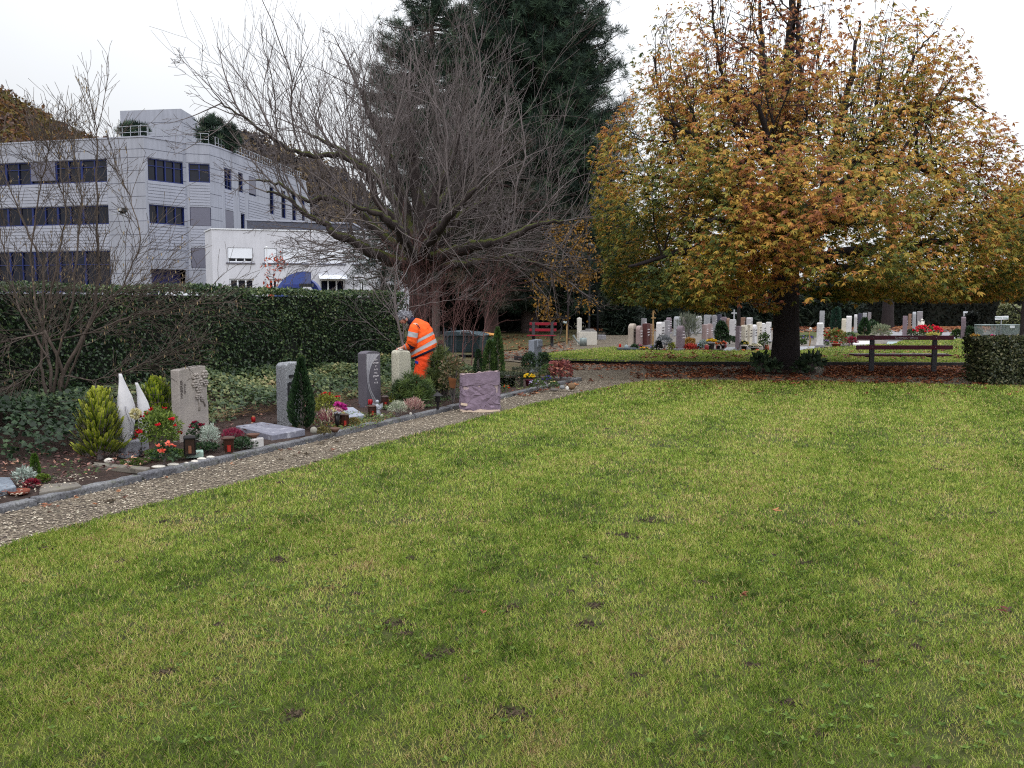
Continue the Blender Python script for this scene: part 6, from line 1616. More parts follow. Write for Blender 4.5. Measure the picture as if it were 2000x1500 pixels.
# lanterns
M_copper = mat('brown_copper', lin(74, 52, 44), .45, .3, 12, metal=.5); M_bglass = mat('amber_glass', lin(58, 34, 28), .15, .3, 6); M_rcandle = mat('red_candle', lin(140, 34, 26), .5, .1)
def lantern(label, px, py, wpx, hpx, fm_, style, z=.06, candle=M_rcandle, base=None, gm=None):
    b = G(px, py, z); w = wpx * b.y / FPX; h = hpx * b.y / FPX; t = thing('grave_lantern', label, 'lantern', tuple(b), KR * .3)
    r = w / 2
    if style == 'flare':      # body widening to a flat lid
        k = 4; R0, R1 = r * .62, r * .85
    elif style == 'hex': k = 6; R0, R1 = r * .85, r * .85
    else: k = 4; R0, R1 = r * 1.1, r * 1.1
    ang = [math.pi / k + 2 * math.pi * i / k for i in range(k)]
    ring = lambda rr, zz_: [(rr * math.cos(a), rr * math.sin(a), zz_) for a in ang]
    m = MB(); m.loft([ring(R0 * 1.12, 0), ring(R0 * 1.12, h * .08)])
    for i in range(k):
        a = ang[i]; m.tube([(R0 * math.cos(a), R0 * math.sin(a), h * .06), (R1 * math.cos(a), R1 * math.sin(a), h * .86)], w * .045, 4)
    m.loft([ring(R1 * 1.05, h * .84), ring(R1 * 1.05, h * .9)]); m.build('frame', fm_, t)
    m = MB(); m.loft([ring(R0 * .9, h * .08), ring(R1 * .9, h * .85)]); m.build('glass', gm or M_bglass, t)
    m = MB(); m.tube([(0, -R1 * .82, h * .12), (0, -R1 * .82, h * .5)], w * .12, 8); m.build('candle', candle, t)
    m = MB(); m.loft([ring(R1 * (1.35 if style == 'flare' else 1.15), h * .9), ring(R1 * (1.35 if style == 'flare' else 1.1), h * .93), ring(R1 * (.9 if style != 'hex' else .6), h * 1.0)]); m.build('lid', fm_, t)
    return t
M_black = mat('black_iron', lin(30, 28, 30), .35, .2, 10, metal=.4); M_dglass = mat('dark_amber_glass', lin(48, 36, 32), .1, .3, 6)
lantern('black iron lantern on a pale green stone base beside the coral flowers', 371, 888, 26, 38, M_black, 'box', z=.09, candle=mat('brown_candle', lin(110, 70, 50)), gm=M_dglass)
t = thing('lantern_base', 'pale green stone slab under the black iron lantern', 'stone', tuple(G(380, 893, .05)), KR * .3); m = MB(); m.box((0, .02, .03), (.17, .14, .06)); m.build('slab', stone_mat('green_marble', lin(150, 172, 160), .06, 50, .1, .1), t, bevel=.006)
lantern('brown metal lantern flaring to a flat square lid with a red candle', 447, 884, 30, 32, M_copper, 'flare')
lantern('copper hexagonal lantern right of the black flower vase', 673, 834, 20, 27, M_copper, 'hex')
lantern('brown hexagonal lantern with a stone lid left of the angel figure', 727, 812, 18, 21, M_copper, 'hex')
lantern('dark bronze lantern with red candle right of the curved headstone', 752, 797, 17, 25, mat('bronze_dark', lin(70, 58, 54), .4, .3, metal=.5), 'hex')
# pagoda lantern
b = G(855, 800, .06); t = thing('pagoda_lantern', 'small black pagoda roofed lantern on a post before the olive juniper', 'lantern', tuple(b)); k = b.y / FPX
m = MB(); m.tube([(0, 0, 0), (0, 0, 16 * k)], [3 * k, 2 * k], 8); m.build('post', M_black, t)
m = MB(); m.lathe([(6 * k, 15 * k), (6.5 * k, 17 * k), (5 * k, 17.5 * k), (5 * k, 27 * k), (6 * k, 28 * k)], n=8); m.build('lamp_housing', M_black, t)
m = MB(); m.lathe([(10.5 * k, 27.5 * k), (6 * k, 31 * k), (2 * k, 34 * k), (.8 * k, 36 * k)], n=8); m.build('roof', M_black, t)
# vase with magenta and pink flowers
b = G(659, 834, .07); t = thing('flower_vase', 'black vase holding magenta, pink and white flowers', 'vase', tuple(b)); k = b.y / FPX
m = MB(); m.lathe([(4 * k, 0), (4.5 * k, 10 * k), (6 * k, 26 * k), (5 * k, 26 * k)], n=14); m.build('vase', M_black, t, smooth=True)
rng = np.random.default_rng(77)
heads('magenta_blooms', np.array([tuple(PY(669, 795, b.y)), tuple(PY(660, 792, b.y)), tuple(PY(672, 800, b.y - .03))]), .062, [(0, lin(150, 20, 110)), (1, lin(196, 60, 150))], t, rng, 40)
heads('pink_blooms', np.array([tuple(PY(661, 801, b.y - .05)), tuple(PY(666, 803, b.y - .04)), tuple(PY(657, 798, b.y - .03))]), .045, [(0, lin(214, 150, 170)), (1, lin(234, 200, 206))], t, rng, 30)
heads('cream_blooms', np.array([tuple(PY(650, 800, b.y - .02)), tuple(PY(654, 804, b.y - .05)), tuple(PY(670, 807, b.y - .06))]), .04, [(0, lin(200, 190, 130)), (1, lin(226, 222, 196))], t, rng, 24)
# angel figure, dark figurine, dove
def figure(name, label, px, py, hpx, m_, z=.06, seat=False):
    b = G(px, py, z); h = hpx * b.y / FPX; t = thing(name, label, 'figurine', tuple(b)); m = MB()
    m.lathe([(h * .22, 0), (h * .24, h * .1), (h * .17, h * .3), (h * .15, h * .5), (h * .17, h * .62), (h * .07, h * .72), (h * .06, h * .76)], n=12); m.ball((0, 0, h * .86), h * .125, 10, 8)
    m.tube([(h * .15, 0, h * .6), (h * .2, -h * .08, h * .45), (h * .04, -h * .17, h * .42)], [h * .055, h * .045, h * .04], 6); m.tube([(-h * .15, 0, h * .6), (-h * .2, -h * .08, h * .45), (-h * .04, -h * .17, h * .42)], [h * .055, h * .045, h * .04], 6)
    m.build('body', m_, t, smooth=True)
    if not seat:
        m = MB()
        for s in (-1, 1): m.prism_y([(s * h * .05, h * .62), (s * h * .32, h * .78), (s * h * .34, h * .55), (s * h * .2, h * .3)], h * .12, h * .16)
        m.build('wings', m_, t)
    return t
figure('angel_figure', 'small silver grey angel figure before the curved headstone', 737, 811, 31, mat('silver_clay', lin(150, 152, 160), .4, .2, 8, metal=.3))
figure('dark_figurine', 'small black seated figurine on the moss before the plinth', 276, 892, 19, M_black, .08, True)
t = thing('dove_figure', 'small white dove ornament on the edge of the plinth', 'ornament', tuple(G(246, 888, .05) + Vector((0, 0, hp + .01)))); m = MB(); m.ball((0, 0, .03), (.07, .035, .03), 12, 8); m.ball((.06, 0, .055), (.022, .02, .02), 8, 6); m.tube([(-.05, 0, .03), (-.12, 0, .045)], [.02, .006], 6); m.build('body', M_marble, t, smooth=True)
# red pinwheel tulip
b = G(724, 812, .06); t = thing('red_flower', 'red glass tulip flower behind the brown hexagonal lantern', 'flower', tuple(b)); p = PY(723, 785, b.y + .1); m = MB(); m.tube([(b.x, b.y + .1, .06), p], .004, 5); m.build('stem', M_twig, t, True)
m = MB()
for i in range(5):
    a = i * 1.26; m.ball((p.x + .02 * math.cos(a), p.y + .02 * math.sin(a), p.z), (.013, .013, .04), 8, 6)
m.build('petals', mat('red_glass', lin(150, 22, 32), .2, .15), t, True, smooth=True)
# orange hanging basket behind the sack
b = G(884, 790, .06); t = thing('grave_basket', 'tilted orange brown wooden basket of plants behind the paper sack', 'basket', tuple(b)); p = PY(885, 746, b.y)
m = MB(); m.add([tuple(p + Vector(q)) for q in [(-.07, -.05, .07), (.05, -.05, .04), (.05, .06, .04), (-.07, .06, .07), (-.05, -.03, -.08), (.03, -.03, -.10), (.03, .04, -.10), (-.05, .04, -.08)]], [(0, 4, 5, 1), (1, 5, 6, 2), (2, 6, 7, 3), (3, 7, 4, 0), (4, 7, 6, 5)]); m.build('basket_body', mat('orange_wood', lin(100, 60, 32), .7, .4, 12), t, True)
m = MB(); m.tube([(b.x, b.y, .06), p + Vector((0, .02, -.1))], .005, 6); m.build('stand', M_dark, t, True)
# yellow chrysanthemum pot
def pot_flowers(name, label, px, py, wpx, hpx, pot_h, pot_c, leaf_st, fl_st, nf, fr, seed, z=.05, dome=.45, cat='potted flowers', nl=200, ls=.03):
    rng = np.random.default_rng(seed + 40); b = G(px, py, z); k = b.y / FPX; r = wpx / 2 * k; h = hpx * k; hp_ = pot_h * k; t = thing(name, label, cat, tuple(b))
    if pot_c is not None:
        m = MB(); m.lathe([(r * .55, 0), (r * .78, hp_ * .9), (r * .84, hp_ * .9), (r * .84, hp_), (r * .7, hp_ * .95)], n=16); m.build('pot', mat('pot_%d' % seed, pot_c, .6, .15), t, smooth=True)
    d = rdir(nl, rng); d[:, 2] = np.abs(d[:, 2]); c0 = np.array([0, 0, hp_ + (h - hp_) * .3])
    leaves('leaves', c0 + d * rng.uniform(.3, .95, (nl, 1)) * np.array([r, r, (h - hp_) * .6]), d + .5 * rdir(nl, rng), rdir(nl, rng) + [0, 0, 1], ls, ls * .6, rng.random(nl), lm(leaf_st, 'pot_leaf'), t, False)
    d = rdir(nf * 2, rng); d[:, 2] = np.abs(d[:, 2]) * dome + .15; d = nrm(d)[:nf]
    heads('blossoms', c0 + d * np.array([r, r, (h - hp_) * .7]), fr, fl_st, t, rng, 12, False); return t
YEL = [(0, lin(200, 160, 20)), (1, lin(244, 214, 60))]
pot_flowers('chrysanthemum_pot', 'yellow chrysanthemum in a dark red pot at the end of the box hedge', 1034, 755, 21, 24, 14, lin(96, 34, 54), GRN, YEL, 34, .035, 1)

# ---------------------------------------------------------------- paper sack
b = G(936, 806, .004); b.y += .28; t = thing('paper_sack', 'crumpled lavender brown paper garden sack with folded rim standing on the gravel', 'sack', tuple(b), R(6))
rng = np.random.default_rng(17)
def sack_ring(f, hw, hd, z, amp, n=34, e=3.6):
    out = []
    for i in range(n):
        a = 2 * math.pi * i / n; c, s = math.cos(a), math.sin(a)
        k = (abs(c) ** e + abs(s) ** e) ** (-1 / e); x, y = hw * k * c, hd * k * s
        q = amp * (abs(math.sin(3.1 * a + 7.3 * f + 1.7 * math.sin(5 * f))) - .5) * .5 + amp * (abs(math.sin(5.2 * a - 11 * f)) - .5) * .5 + amp * rng.normal() * .22
        out.append((x * (1 + q), y * (1 + q), z + amp * .25 * rng.normal()))
    return out
def tri(mb):
    f2, m2 = [], []
    for f, mi in zip(mb.f, mb.mi):
        if len(f) == 4:
            if random.random() < .5: f2 += [(f[0], f[1], f[2]), (f[0], f[2], f[3])]
            else: f2 += [(f[0], f[1], f[3]), (f[1], f[2], f[3])]
            m2 += [mi, mi]
        else: f2.append(f); m2.append(mi)
    mb.f, mb.mi = f2, m2; return mb
M_paper = mat('kraft_paper', lin(118, 102, 118), .75, .16, 7, .9, 9, .03); M_paper_in = mat('kraft_inside', lin(168, 148, 150), .8, .1, 5); M_paper_l = mat('pale_kraft', lin(196, 176, 158), .8, .08, 5)
hw, hd, Hs = .285, .21, .57
m = MB(); m.loft([sack_ring(i / 13, hw * (1.04 - .05 * i / 13), hd * (1.04 - .05 * i / 13), .025 + (Hs * .78 - .025) * i / 13, .10 if 0 < i < 12 else .02) for i in range(14)], cap=False); tri(m).build('body', M_paper, t)
m = MB(); m.loft([sack_ring(.0, hw * 1.05, hd * 1.05, .0, .02), sack_ring(.1, hw * 1.045, hd * 1.045, .03, .02)]); m.build('bottom_seam', M_paper_l, t)
rim = []
def cuff(f, k, z):
    r = sack_ring(f, hw * k, hd * k, z, .03, e=4.5); return [(x, y, z_ + (.034 * math.sin(math.atan2(y, x) * 1 + 2.4) if z > Hs * .9 else 0)) for x, y, z_ in r]
m = MB(); m.loft([cuff(.1, 1.03, Hs * .70), cuff(.2, 1.04, Hs * .76), cuff(.3, 1.03, Hs * .88), cuff(.4, 1.03, Hs * .985)], cap=False); m.build('folded_rim', M_paper, t, smooth=False)
m = MB(); m.loft([cuff(.4, 1.03, Hs * .985), cuff(.45, 1.015, Hs * 1.0), cuff(.5, .99, Hs * .985), cuff(.6, .96, Hs * .6), cuff(.6, .93, Hs * .1)], cap=False); m.build('inner_wall', M_paper_in, t)
m = MB(); m.box((-.245, -.19, .115), (.10, .012, .035), rot=Matrix.Rotation(-.35, 3, 'Z') @ Matrix.Rotation(.12, 3, 'Y')); m.build('paper_tab', M_paper_l, t)
# ================================================================== benches
def park_bench(name, label, loc, rotz, L, slat_m, leg_m, words, legs_u, h_back, tsize=.05, back_sign=-1):
    """local x along the bench, +y is the way a sitter faces, so the camera side of the near bench shows its back"""
    t = thing(name, label, 'bench', tuple(loc), rotz)
    hb, sh = h_back, .405
    m = MB(); m.box((0, -.06, hb - .055), (L, .032, .10)); m.build('back_slat', slat_m, t, bevel=.006)
    m = MB(); m.box((0, -.03, hb - .28), (L, .032, .10)); m.build('back_slat', slat_m, t, bevel=.006)
    for i in range(3):
        m = MB(); m.box((0, .05 + i * .13, sh - .015 * (i == 0)), (L + .02, .105, .035)); m.build('seat_slat', slat_m, t, bevel=.006)
    for u in legs_u:
        m = MB(); m.prism_y([(-.055, 0), (.055, 0), (.055, .5), (.045, hb + .005), (-.045, hb + .005), (-.055, .5)], -.04, .02)
        m.box((0, .17, .365), (.06, .36, .05)); m.build('leg', leg_m, t, bevel=.006)
        for z in (hb - .055, hb - .28):
            m = MB(); m.ball((u * 0, -.08 if z > .7 else -.05, z), .011, 8, 6); b_ = m.build('bolt', M_steel, t); b_.location = (u, 0, 0)
    k = 0
    for o in t.children:
        if o.name.startswith('leg'): o.location = (legs_u[k], 0, 0); k += 1
    if words: text('lettering', words, tsize, (.02, -.078, hb - .075), M_ltr_l, t, ext=.001)
    return t
M_slatR = mat('dark_red_paint', lin(84, 30, 48), .35, .12, 4, .1, 40)
M_legd = mat('dark_grey_leg', lin(62, 62, 66), .8, .25, 10, .3, 50)
bl, br = G(1701, 728), G(1823, 728); cb = (G(1668, 728) + G(1859, 728)) / 2; cb.z = .005
Lb = (G(1859, 728) - G(1671, 728)).length
park_bench('park_bench', 'dark red slatted park bench seen from behind beside the chestnut tree', cb, 0, Lb, M_slatR, M_legd, 'Sonnenberg  Stiftung', [bl.x - cb.x, br.x - cb.x], .86, .062)
M_slatR2 = mat('bright_red_paint', lin(130, 26, 44), .4, .12, 4)
p = G(1060, 677); park_bench('park_bench', 'bright red bench under the pine, behind the blue granite pillar', p + Vector((0, .1, .01)), R(180 - 14), 1.0 * 1.02, M_slatR2, M_legd, 'Stiftung', [-.35, .35], .88, .05)

# ================================================================== far headstones
random.seed(5)
SC = dict(beige=lin(168, 156, 144), pink=lin(150, 130, 128), red=lin(84, 46, 46), brown=lin(128, 100, 84), white=lin(206, 204, 204), grey=lin(134, 132, 136), mauve=lin(122, 108, 116), cream=lin(206, 198, 182), dark=lin(58, 58, 72), pale=lin(178, 176, 178), lgrey=lin(150, 152, 156))
SM = {}
def smat(k):
    if k not in SM: SM[k] = stone_mat('far_stone_' + k, SC[k], .12, 25, .4, .28)
    return SM[k]
FARS = [
    (1226, 1236, 632, 679, .5, 'round', 'beige', 'beige round topped headstone at the left end of the far front row'),
    (1241, 1249, 636, 679, .45, 'round', 'pink', 'greyish pink round topped headstone, second from the left in the far row'),
    (1254, 1263, 632, 678, .5, 'flat', 'red', 'dark red flat topped headstone left of the wooden cross'),
    (1265, 1271, 633, 677, .45, 'flat', 'brown', 'brown flat topped headstone touching the wooden cross'),
    (1281, 1291, 629, 674, .5, 'cham', 'white', 'white headstone with chamfered top right of the wooden cross'),
    (1296, 1303, 626, 668, .45, 'flat', 'grey', 'grey headstone right behind the chamfered white one'),
    (1315, 1325, 618, 657, .5, 'round', 'lgrey', 'pale grey rounded headstone standing behind the mauve rounded one'),
    (1320, 1331, 636, 685, .45, 'round', 'mauve', 'mauve rounded headstone alone at the lawn edge left of the wispy bush'),
    (1332, 1338, 619, 652, .4, 'flat', 'mauve', 'mauve flat headstone in the back row above the wispy bush'),
    (1358, 1367, 617, 652, .45, 'round', 'pale', 'pale rounded headstone in the back row right of the wispy bush'),
    (1374, 1386, 615, 650, .5, 'flat', 'lgrey', 'wide pale grey back row headstone above the pinkish pair'),
    (1390, 1397, 615, 650, .4, 'slant', 'grey', 'slanted grey back row headstone left of the dark one'),
    (1400, 1406, 614, 648, .4, 'flat', 'dark', 'dark polished back row headstone above the round evergreen'),
    (1370, 1379, 634, 671, .45, 'flat', 'pink', 'pinkish flat headstone behind the yellow flower bowl'),
    (1381, 1388, 632, 669, .4, 'slant', 'pink', 'pinkish slanted headstone behind the yellow flower bowl'),
    (1391, 1396, 630, 664, .4, 'slant', 'grey', 'grey slanted headstone just left of the round evergreen'),
    (1408, 1416, 619, 650, .4, 'flat', 'mauve', 'mauve back row headstone above the right half of the round evergreen'),
    (1418, 1423, 621, 650, .4, 'round', 'brown', 'brownish rounded back row headstone left of the tall white stele'),
    (1424, 1434, 624, 664, .4, 'flat', 'pale', 'tall slim pale stele below the stone cross statue'),
    (1436, 1443, 637, 685, .4, 'flat', 'mauve', 'narrow mauve headstone at the lawn edge left of the cream row'),
    (1446, 1455, 635, 682, .5, 'cham', 'cream', 'cream headstone first in the bright row left of the chestnut trunk'),
    (1458, 1464, 634, 680, .5, 'flat', 'cream', 'cream headstone second in the bright row left of the chestnut trunk'),
    (1467, 1474, 634, 677, .5, 'round', 'white', 'rounded white headstone in the middle of the bright row'),
    (1477, 1483, 629, 673, .5, 'flat', 'cream', 'taller cream headstone fourth in the bright row'),
    (1485, 1492, 631, 671, .5, 'slant', 'white', 'slanted white headstone fifth in the bright row'),
    (1495, 1503, 629, 669, .5, 'flat', 'white', 'white headstone touching the chestnut trunk on its left'),
    (1446, 1453, 620, 655, .4, 'flat', 'brown', 'brownish back row headstone above the first cream one'),
    (1457, 1466, 620, 655, .45, 'cham', 'pale', 'pale chamfered back row headstone above the second cream one'),
    (1594, 1606, 630, 678, .5, 'wave', 'white', 'white wavy headstone right of the chestnut trunk'),
    (1600, 1609, 607, 642, .4, 'flat', 'lgrey', 'pale grey headstone far behind the white wavy one'),
    (1643, 1651, 622, 653, .4, 'step', 'cream', 'cream stepped headstone right of the columnar cypress'),
    (1652, 1662, 617, 657, .45, 'cham', 'white', 'tall white chamfered headstone right of the stepped one'),
    (1667, 1673, 614, 650, .4, 'round', 'pale', 'pale rounded headstone left of the dark navy one'),
    (1675, 1682, 612, 647, .4, 'flat', 'dark', 'dark navy headstone between two pale ones above the bench'),
    (1684, 1692, 611, 643, .4, 'slant', 'lgrey', 'light grey slanted headstone above the left end of the bench'),
    (1694, 1700, 610, 641, .4, 'flat', 'grey', 'grey headstone last in the row above the left end of the bench'),
    (1762, 1771, 617, 658, .4, 'flat', 'mauve', 'mauve headstone first in the row left of the red flower dome'),
    (1773, 1779, 613, 652, .4, 'flat', 'brown', 'brownish cream headstone second in the row left of the red flower dome'),
    (1781, 1788, 609, 647, .4, 'round', 'lgrey', 'light grey rounded headstone behind the red flower dome'),
    (1790, 1801, 608, 642, .5, 'slant', 'grey', 'rough grey slanted headstone beside the white angel statue'),
    (1876, 1885, 619, 664, .4, 'cham', 'mauve', 'mauve grey headstone standing alone right of the bench'),
    (1880, 1889, 608, 652, .4, 'point', 'lgrey', 'light grey headstone with a small cross finial behind the mauve one'),
    (1344, 1352, 622, 652, .4, 'flat', 'lgrey', 'light grey back row headstone hidden behind the wispy bush'),
    (1300, 1308, 620, 652, .4, 'round', 'mauve', 'mauve rounded back row headstone above the lavender bush'),
    (1252, 1259, 622, 655, .4, 'flat', 'grey', 'grey back row headstone above the dark red one'),
]
for xl, xc, yt, yb, w, top, ck, lab in FARS:
    C = G(xc, yb, .05); th = max(.12, run_to(C, KN, xl)); h = CAMH + (592 - yt) / FPX * C.y - .05
    t = thing('headstone', lab, 'headstone', tuple(C), KR + random.uniform(-.03, .03), 'headstones of the far graves')
    m = MB(); r = min(.12, w * .3)
    if top == 'flat': pr = [(0, -.05), (w, -.05), (w, h), (0, h)]
    elif top == 'slant': pr = [(0, -.05), (w, -.05), (w, h * .93), (w * .3, h), (0, h * .98)]
    elif top == 'cham': pr = [(0, -.05), (w, -.05), (w, h - .05), (w - .05, h), (.05, h), (0, h - .05)]
    elif top == 'wave': pr = [(0, -.05), (w, -.05), (w * .95, h * .3), (w, h * .6), (w * .9, h * .95), (w * .4, h), (0, h * .97), (w * .06, h * .6)]
    elif top == 'step': pr = [(0, -.05), (w, -.05), (w, h * .9), (w * .8, h * .9), (w * .8, h), (w * .2, h), (w * .2, h * .93), (0, h * .93)]
    elif top == 'point': pr = [(0, -.05), (w, -.05), (w, h * .92), (w * .55, h), (w * .45, h), (0, h * .92)]
    else: pr = [(0, -.05), (w, -.05)] + [(w / 2 + w / 2 * math.cos(a), h - r * 1.3 + r * 1.3 * math.sin(a)) for a in np.linspace(0, math.pi, 9)]
    m.prism_y(pr, 0, th); 
    if top == 'round':   # rounded across the narrow end as well
        pass
    m.build('slab', smat(ck), t, bevel=.025 if top in ('round', 'wave') else .01)
    m = MB(); m.box((w / 2, th / 2, .02), (w + .10, th + .10, .1)); m.build('base', smat('grey' if ck != 'grey' else 'pale'), t, bevel=.01)
    m = MB()
    for i in range(3): m.box((w / 2, -.006, h * (.75 - i * .12)), (w * random.uniform(.4, .7), .012, .03))
    m.build('inscription', M_ltr_d if ck in ('white', 'cream', 'beige', 'pale', 'lgrey') else M_ltr_l, t)
    if top == 'point':
        m = MB(); m.box((w / 2, th / 2, h + .1), (.03, .03, .24)); m.box((w / 2, th / 2, h + .14), (.13, .03, .03)); m.build('cross', M_dark, t)

def far(name, cat, label, px, py, z=.05, rz=0.0): 
    b = G(px, py, z); return thing(name, label, cat, tuple(b), rz), b, b.y / FPX
# wooden cross, statue cross, angel, tall candle stands
t, b, k = far('wooden_cross', 'cross', 'thin pale wooden grave cross between the brown and the chamfered white headstone', 1275, 679, rz=.3)
M_wood = mat('pale_wood', lin(150, 122, 84), .8, .2, 8); m = MB(); m.box((0, 0, 36 * k), (2.4 * k, 2 * k, 72 * k)); m.build('post', M_wood, t)
m = MB(); m.box((0, -.03, 58 * k), (9 * k, 1.5 * k, 2.4 * k)); m.build('cross_beam', M_wood, t)
m = MB(); m.add([(-6 * k, -.04, 64 * k), (0, -.04, 74 * k), (6 * k, -.04, 64 * k), (0, -.02, 70 * k)], [(0, 1, 3), (1, 2, 3)]); m.build('little_roof', M_wood, t)
t, b, k = far('stone_cross', 'cross', 'weathered stone cross rising behind the tall slim pale stele', 1433, 652)
m = MB(); m.prism([(-4 * k, -3 * k), (4 * k, -3 * k), (4 * k, 3 * k), (-4 * k, 3 * k)], 0, 26 * k); m.build('base', smat('pale'), t, bevel=.02)
m = MB(); m.box((0, 0, 36 * k), (3 * k, 2 * k, 22 * k)); m.box((0, 0, 40 * k), (11 * k, 2.1 * k, 3 * k)); m.build('cross', smat('lgrey'), t, bevel=.02)
M_wstat = mat('white_statue', lin(206, 202, 194), .6, .06)
def statue(label, px, py, hpx):
    t, b, k = far('angel_statue', 'statue', label, px, py); h = hpx * k; m = MB()
    m.lathe([(h * .2, 0), (h * .21, h * .08), (h * .15, h * .35), (h * .16, h * .6), (h * .07, h * .74), (h * .06, h * .78)], n=12); m.ball((0, 0, h * .88), h * .1, 10, 8); m.build('body', M_wstat, t, smooth=True)
    m = MB()
    for s in (-1, 1): m.prism_y([(s * h * .05, h * .6), (s * h * .24, h * .82), (s * h * .26, h * .5), (s * h * .14, h * .3)], h * .1, h * .14)
    m.build('wings', M_wstat, t)
statue('white angel statue beside the rough grey slanted headstone', 1800, 646, 24)
t, b, k = far('garden_torch', 'garden stake', 'twisted pale garden stake between the chestnut trunk and the wavy white headstone', 1581, 676); m = MB(); m.tube([(0, 0, 0), (1.5 * k, 0, 12 * k), (-1 * k, 0, 22 * k), (1 * k, 0, 33 * k)], [.025, .03, .02, .02], 6); m.build('shaft', M_wood, t)
m = MB(); m.ball((1 * k, 0, 34 * k), .05, 8, 6); m.build('knob', M_wstat, t)

# shrubs and flowers of the far graves
def fshrub(name, cat, label, px, py, w, h, st, seed, n=420, ls=.09, **kw): return ball_shrub(name, label, cat, px, py, w, h, st, n, ls, seed=seed, z=.05, **kw)
WISP = [(0, lin(60, 66, 56)), (.6, lin(104, 110, 94)), (1, lin(140, 144, 126))]
fshrub('wispy_shrub', 'shrub', 'wispy grey green grass like shrub behind the mauve rounded headstone', 1345, 672, 46, 54, WISP, 301, 900, .28, asp=.06, up=1.0, inner=.0)
fshrub('round_evergreen', 'shrub', 'dense dark green egg shaped evergreen in the middle of the far graves', 1409, 675, 24, 44, DGRN, 302, 1400, .09)
fshrub('lavender_bush', 'shrub', 'silvery grey lavender bush before the chamfered white headstone', 1297, 684, 30, 26, [(0, lin(76, 80, 84)), (1, lin(136, 140, 144))], 303, 600, .12, asp=.15, up=.9)
fshrub('dark_ball_shrub', 'shrub', 'small dark round shrub left of the silvery lavender', 1287, 685, 11, 18, DK, 304, 400, .06)
cone_tree('columnar_cypress', 'dense blue green columnar cypress right of the chestnut trunk', 1632, 652, 19, 50, [(0, lin(24, 44, 38)), (1, lin(54, 82, 68))], 1500, .14, .4, 305, power=.25)
cone_tree('spreading_conifer', 'broad dark green conifer mound between the white and grey headstones', 1688, 655, 32, 32, DGRN, 1100, .14, .4, 306, power=.8)
fshrub('dark_juniper', 'shrub', 'tall dark loose juniper right of the lone mauve grey headstone', 1896, 660, 22, 48, DK, 307, 700, .16)
fshrub('dark_shrub', 'shrub', 'low dark shrub beside the lone mauve grey headstone', 1893, 664, 16, 26, DGRN, 308, 420, .1)
fshrub('low_shrub', 'shrub', 'low mixed green shrub left of the wire baskets', 1908, 664, 20, 20, GRN, 309, 300, .1)
fshrub('orange_plant', 'flowering plant', 'orange and yellow leaved plant by the wire baskets', 1904, 666, 18, 11, [(0, lin(150, 90, 40)), (1, lin(190, 166, 70))], 310, 200, .1)
fshrub('green_shrub', 'shrub', 'bright green shrub just left of the lone mauve grey headstone', 1868, 663, 18, 18, GRN, 311, 300, .12)
fshrub('pale_shrub', 'shrub', 'pale feathery green shrub behind the bench back', 1722, 662, 34, 26, [(0, lin(80, 90, 70)), (1, lin(150, 156, 124))], 312, 600, .14, asp=.25, up=.7)
fshrub('dark_shrub', 'shrub', 'small dark shrub at the foot of the slanted light grey headstone', 1704, 650, 18, 22, DGRN, 313, 300, .14)
fshrub('red_flower_dome', 'flowering plant', 'large dome of bright red flowers before the grey headstones', 1812, 660, 50, 22, GRN, 314, 420, .12, flowers=(60, .10, [(0, lin(176, 10, 44)), (1, lin(224, 40, 66))], .1))
fshrub('yellow_plant', 'flowering plant', 'yellow green plant under the red flower dome', 1822, 664, 24, 13, [(0, lin(120, 124, 50)), (1, lin(206, 196, 110))], 315, 240, .1)
fshrub('red_leaved_bush', 'flowering plant', 'red and green leaved bush in a terracotta bowl right of the wavy white headstone', 1632, 674, 40, 28, [(0, lin(66, 76, 36)), (.6, lin(116, 120, 60)), (1, lin(150, 50, 46))], 316, 800, .10, flowers=(12, .06, RED, 0))
fshrub('rose_shrub', 'flowering plant', 'thin rose bush with one dark red bloom before the last white headstone', 1492, 684, 22, 32, GRN, 317, 260, .08, inner=.1, flowers=(1, .07, [(0, lin(110, 10, 40)), (1, lin(140, 20, 60))], .3))
fshrub('poinsettia', 'flowering plant', 'low bed of coral red leaves right of the mauve rounded headstone', 1350, 684, 30, 9, [(0, lin(150, 40, 40)), (1, lin(206, 90, 76))], 318, 360, .1)
fshrub('pink_flowers', 'flowering plant', 'small pink flower clump before the dark red headstone', 1250, 683, 14, 9, GRN, 319, 120, .07, flowers=(12, .05, [(0, lin(170, 80, 120)), (1, lin(210, 130, 160))], .1))
fshrub('green_clump', 'plant', 'dark green clump before the beige round topped headstone', 1239, 684, 14, 10, DGRN, 320, 200, .07)
fshrub('orange_pansies', 'flowering plant', 'orange and yellow pansies before the wooden cross', 1259, 685, 16, 6, GRN, 321, 100, .06, flowers=(14, .045, [(0, lin(216, 130, 30)), (1, lin(236, 200, 60))], .1))
fshrub('violet_pansies', 'flowering plant', 'violet pansies right of the wooden cross', 1277, 684, 12, 8, GRN, 322, 100, .06, flowers=(12, .045, [(0, lin(110, 90, 170)), (1, lin(160, 140, 200))], .1))
fshrub('ornamental_cabbage', 'flowering plant', 'yellow green ornamental plant left of the mauve rounded headstone', 1312, 684, 13, 13, [(0, lin(110, 130, 40)), (1, lin(190, 190, 80))], 323, 160, .08)
fshrub('orange_leaf_plant', 'flowering plant', 'yellow orange leaved plant under the wispy grey shrub', 1346, 676, 22, 14, [(0, lin(110, 90, 40)), (1, lin(176, 130, 60))], 324, 260, .09)
fshrub('pink_climber', 'flowering plant', 'magenta flower spray in front of the pinkish headstones', 1379, 668, 10, 18, GRN, 325, 60, .06, flowers=(9, .05, [(0, lin(170, 20, 90)), (1, lin(210, 60, 130))], -.3))
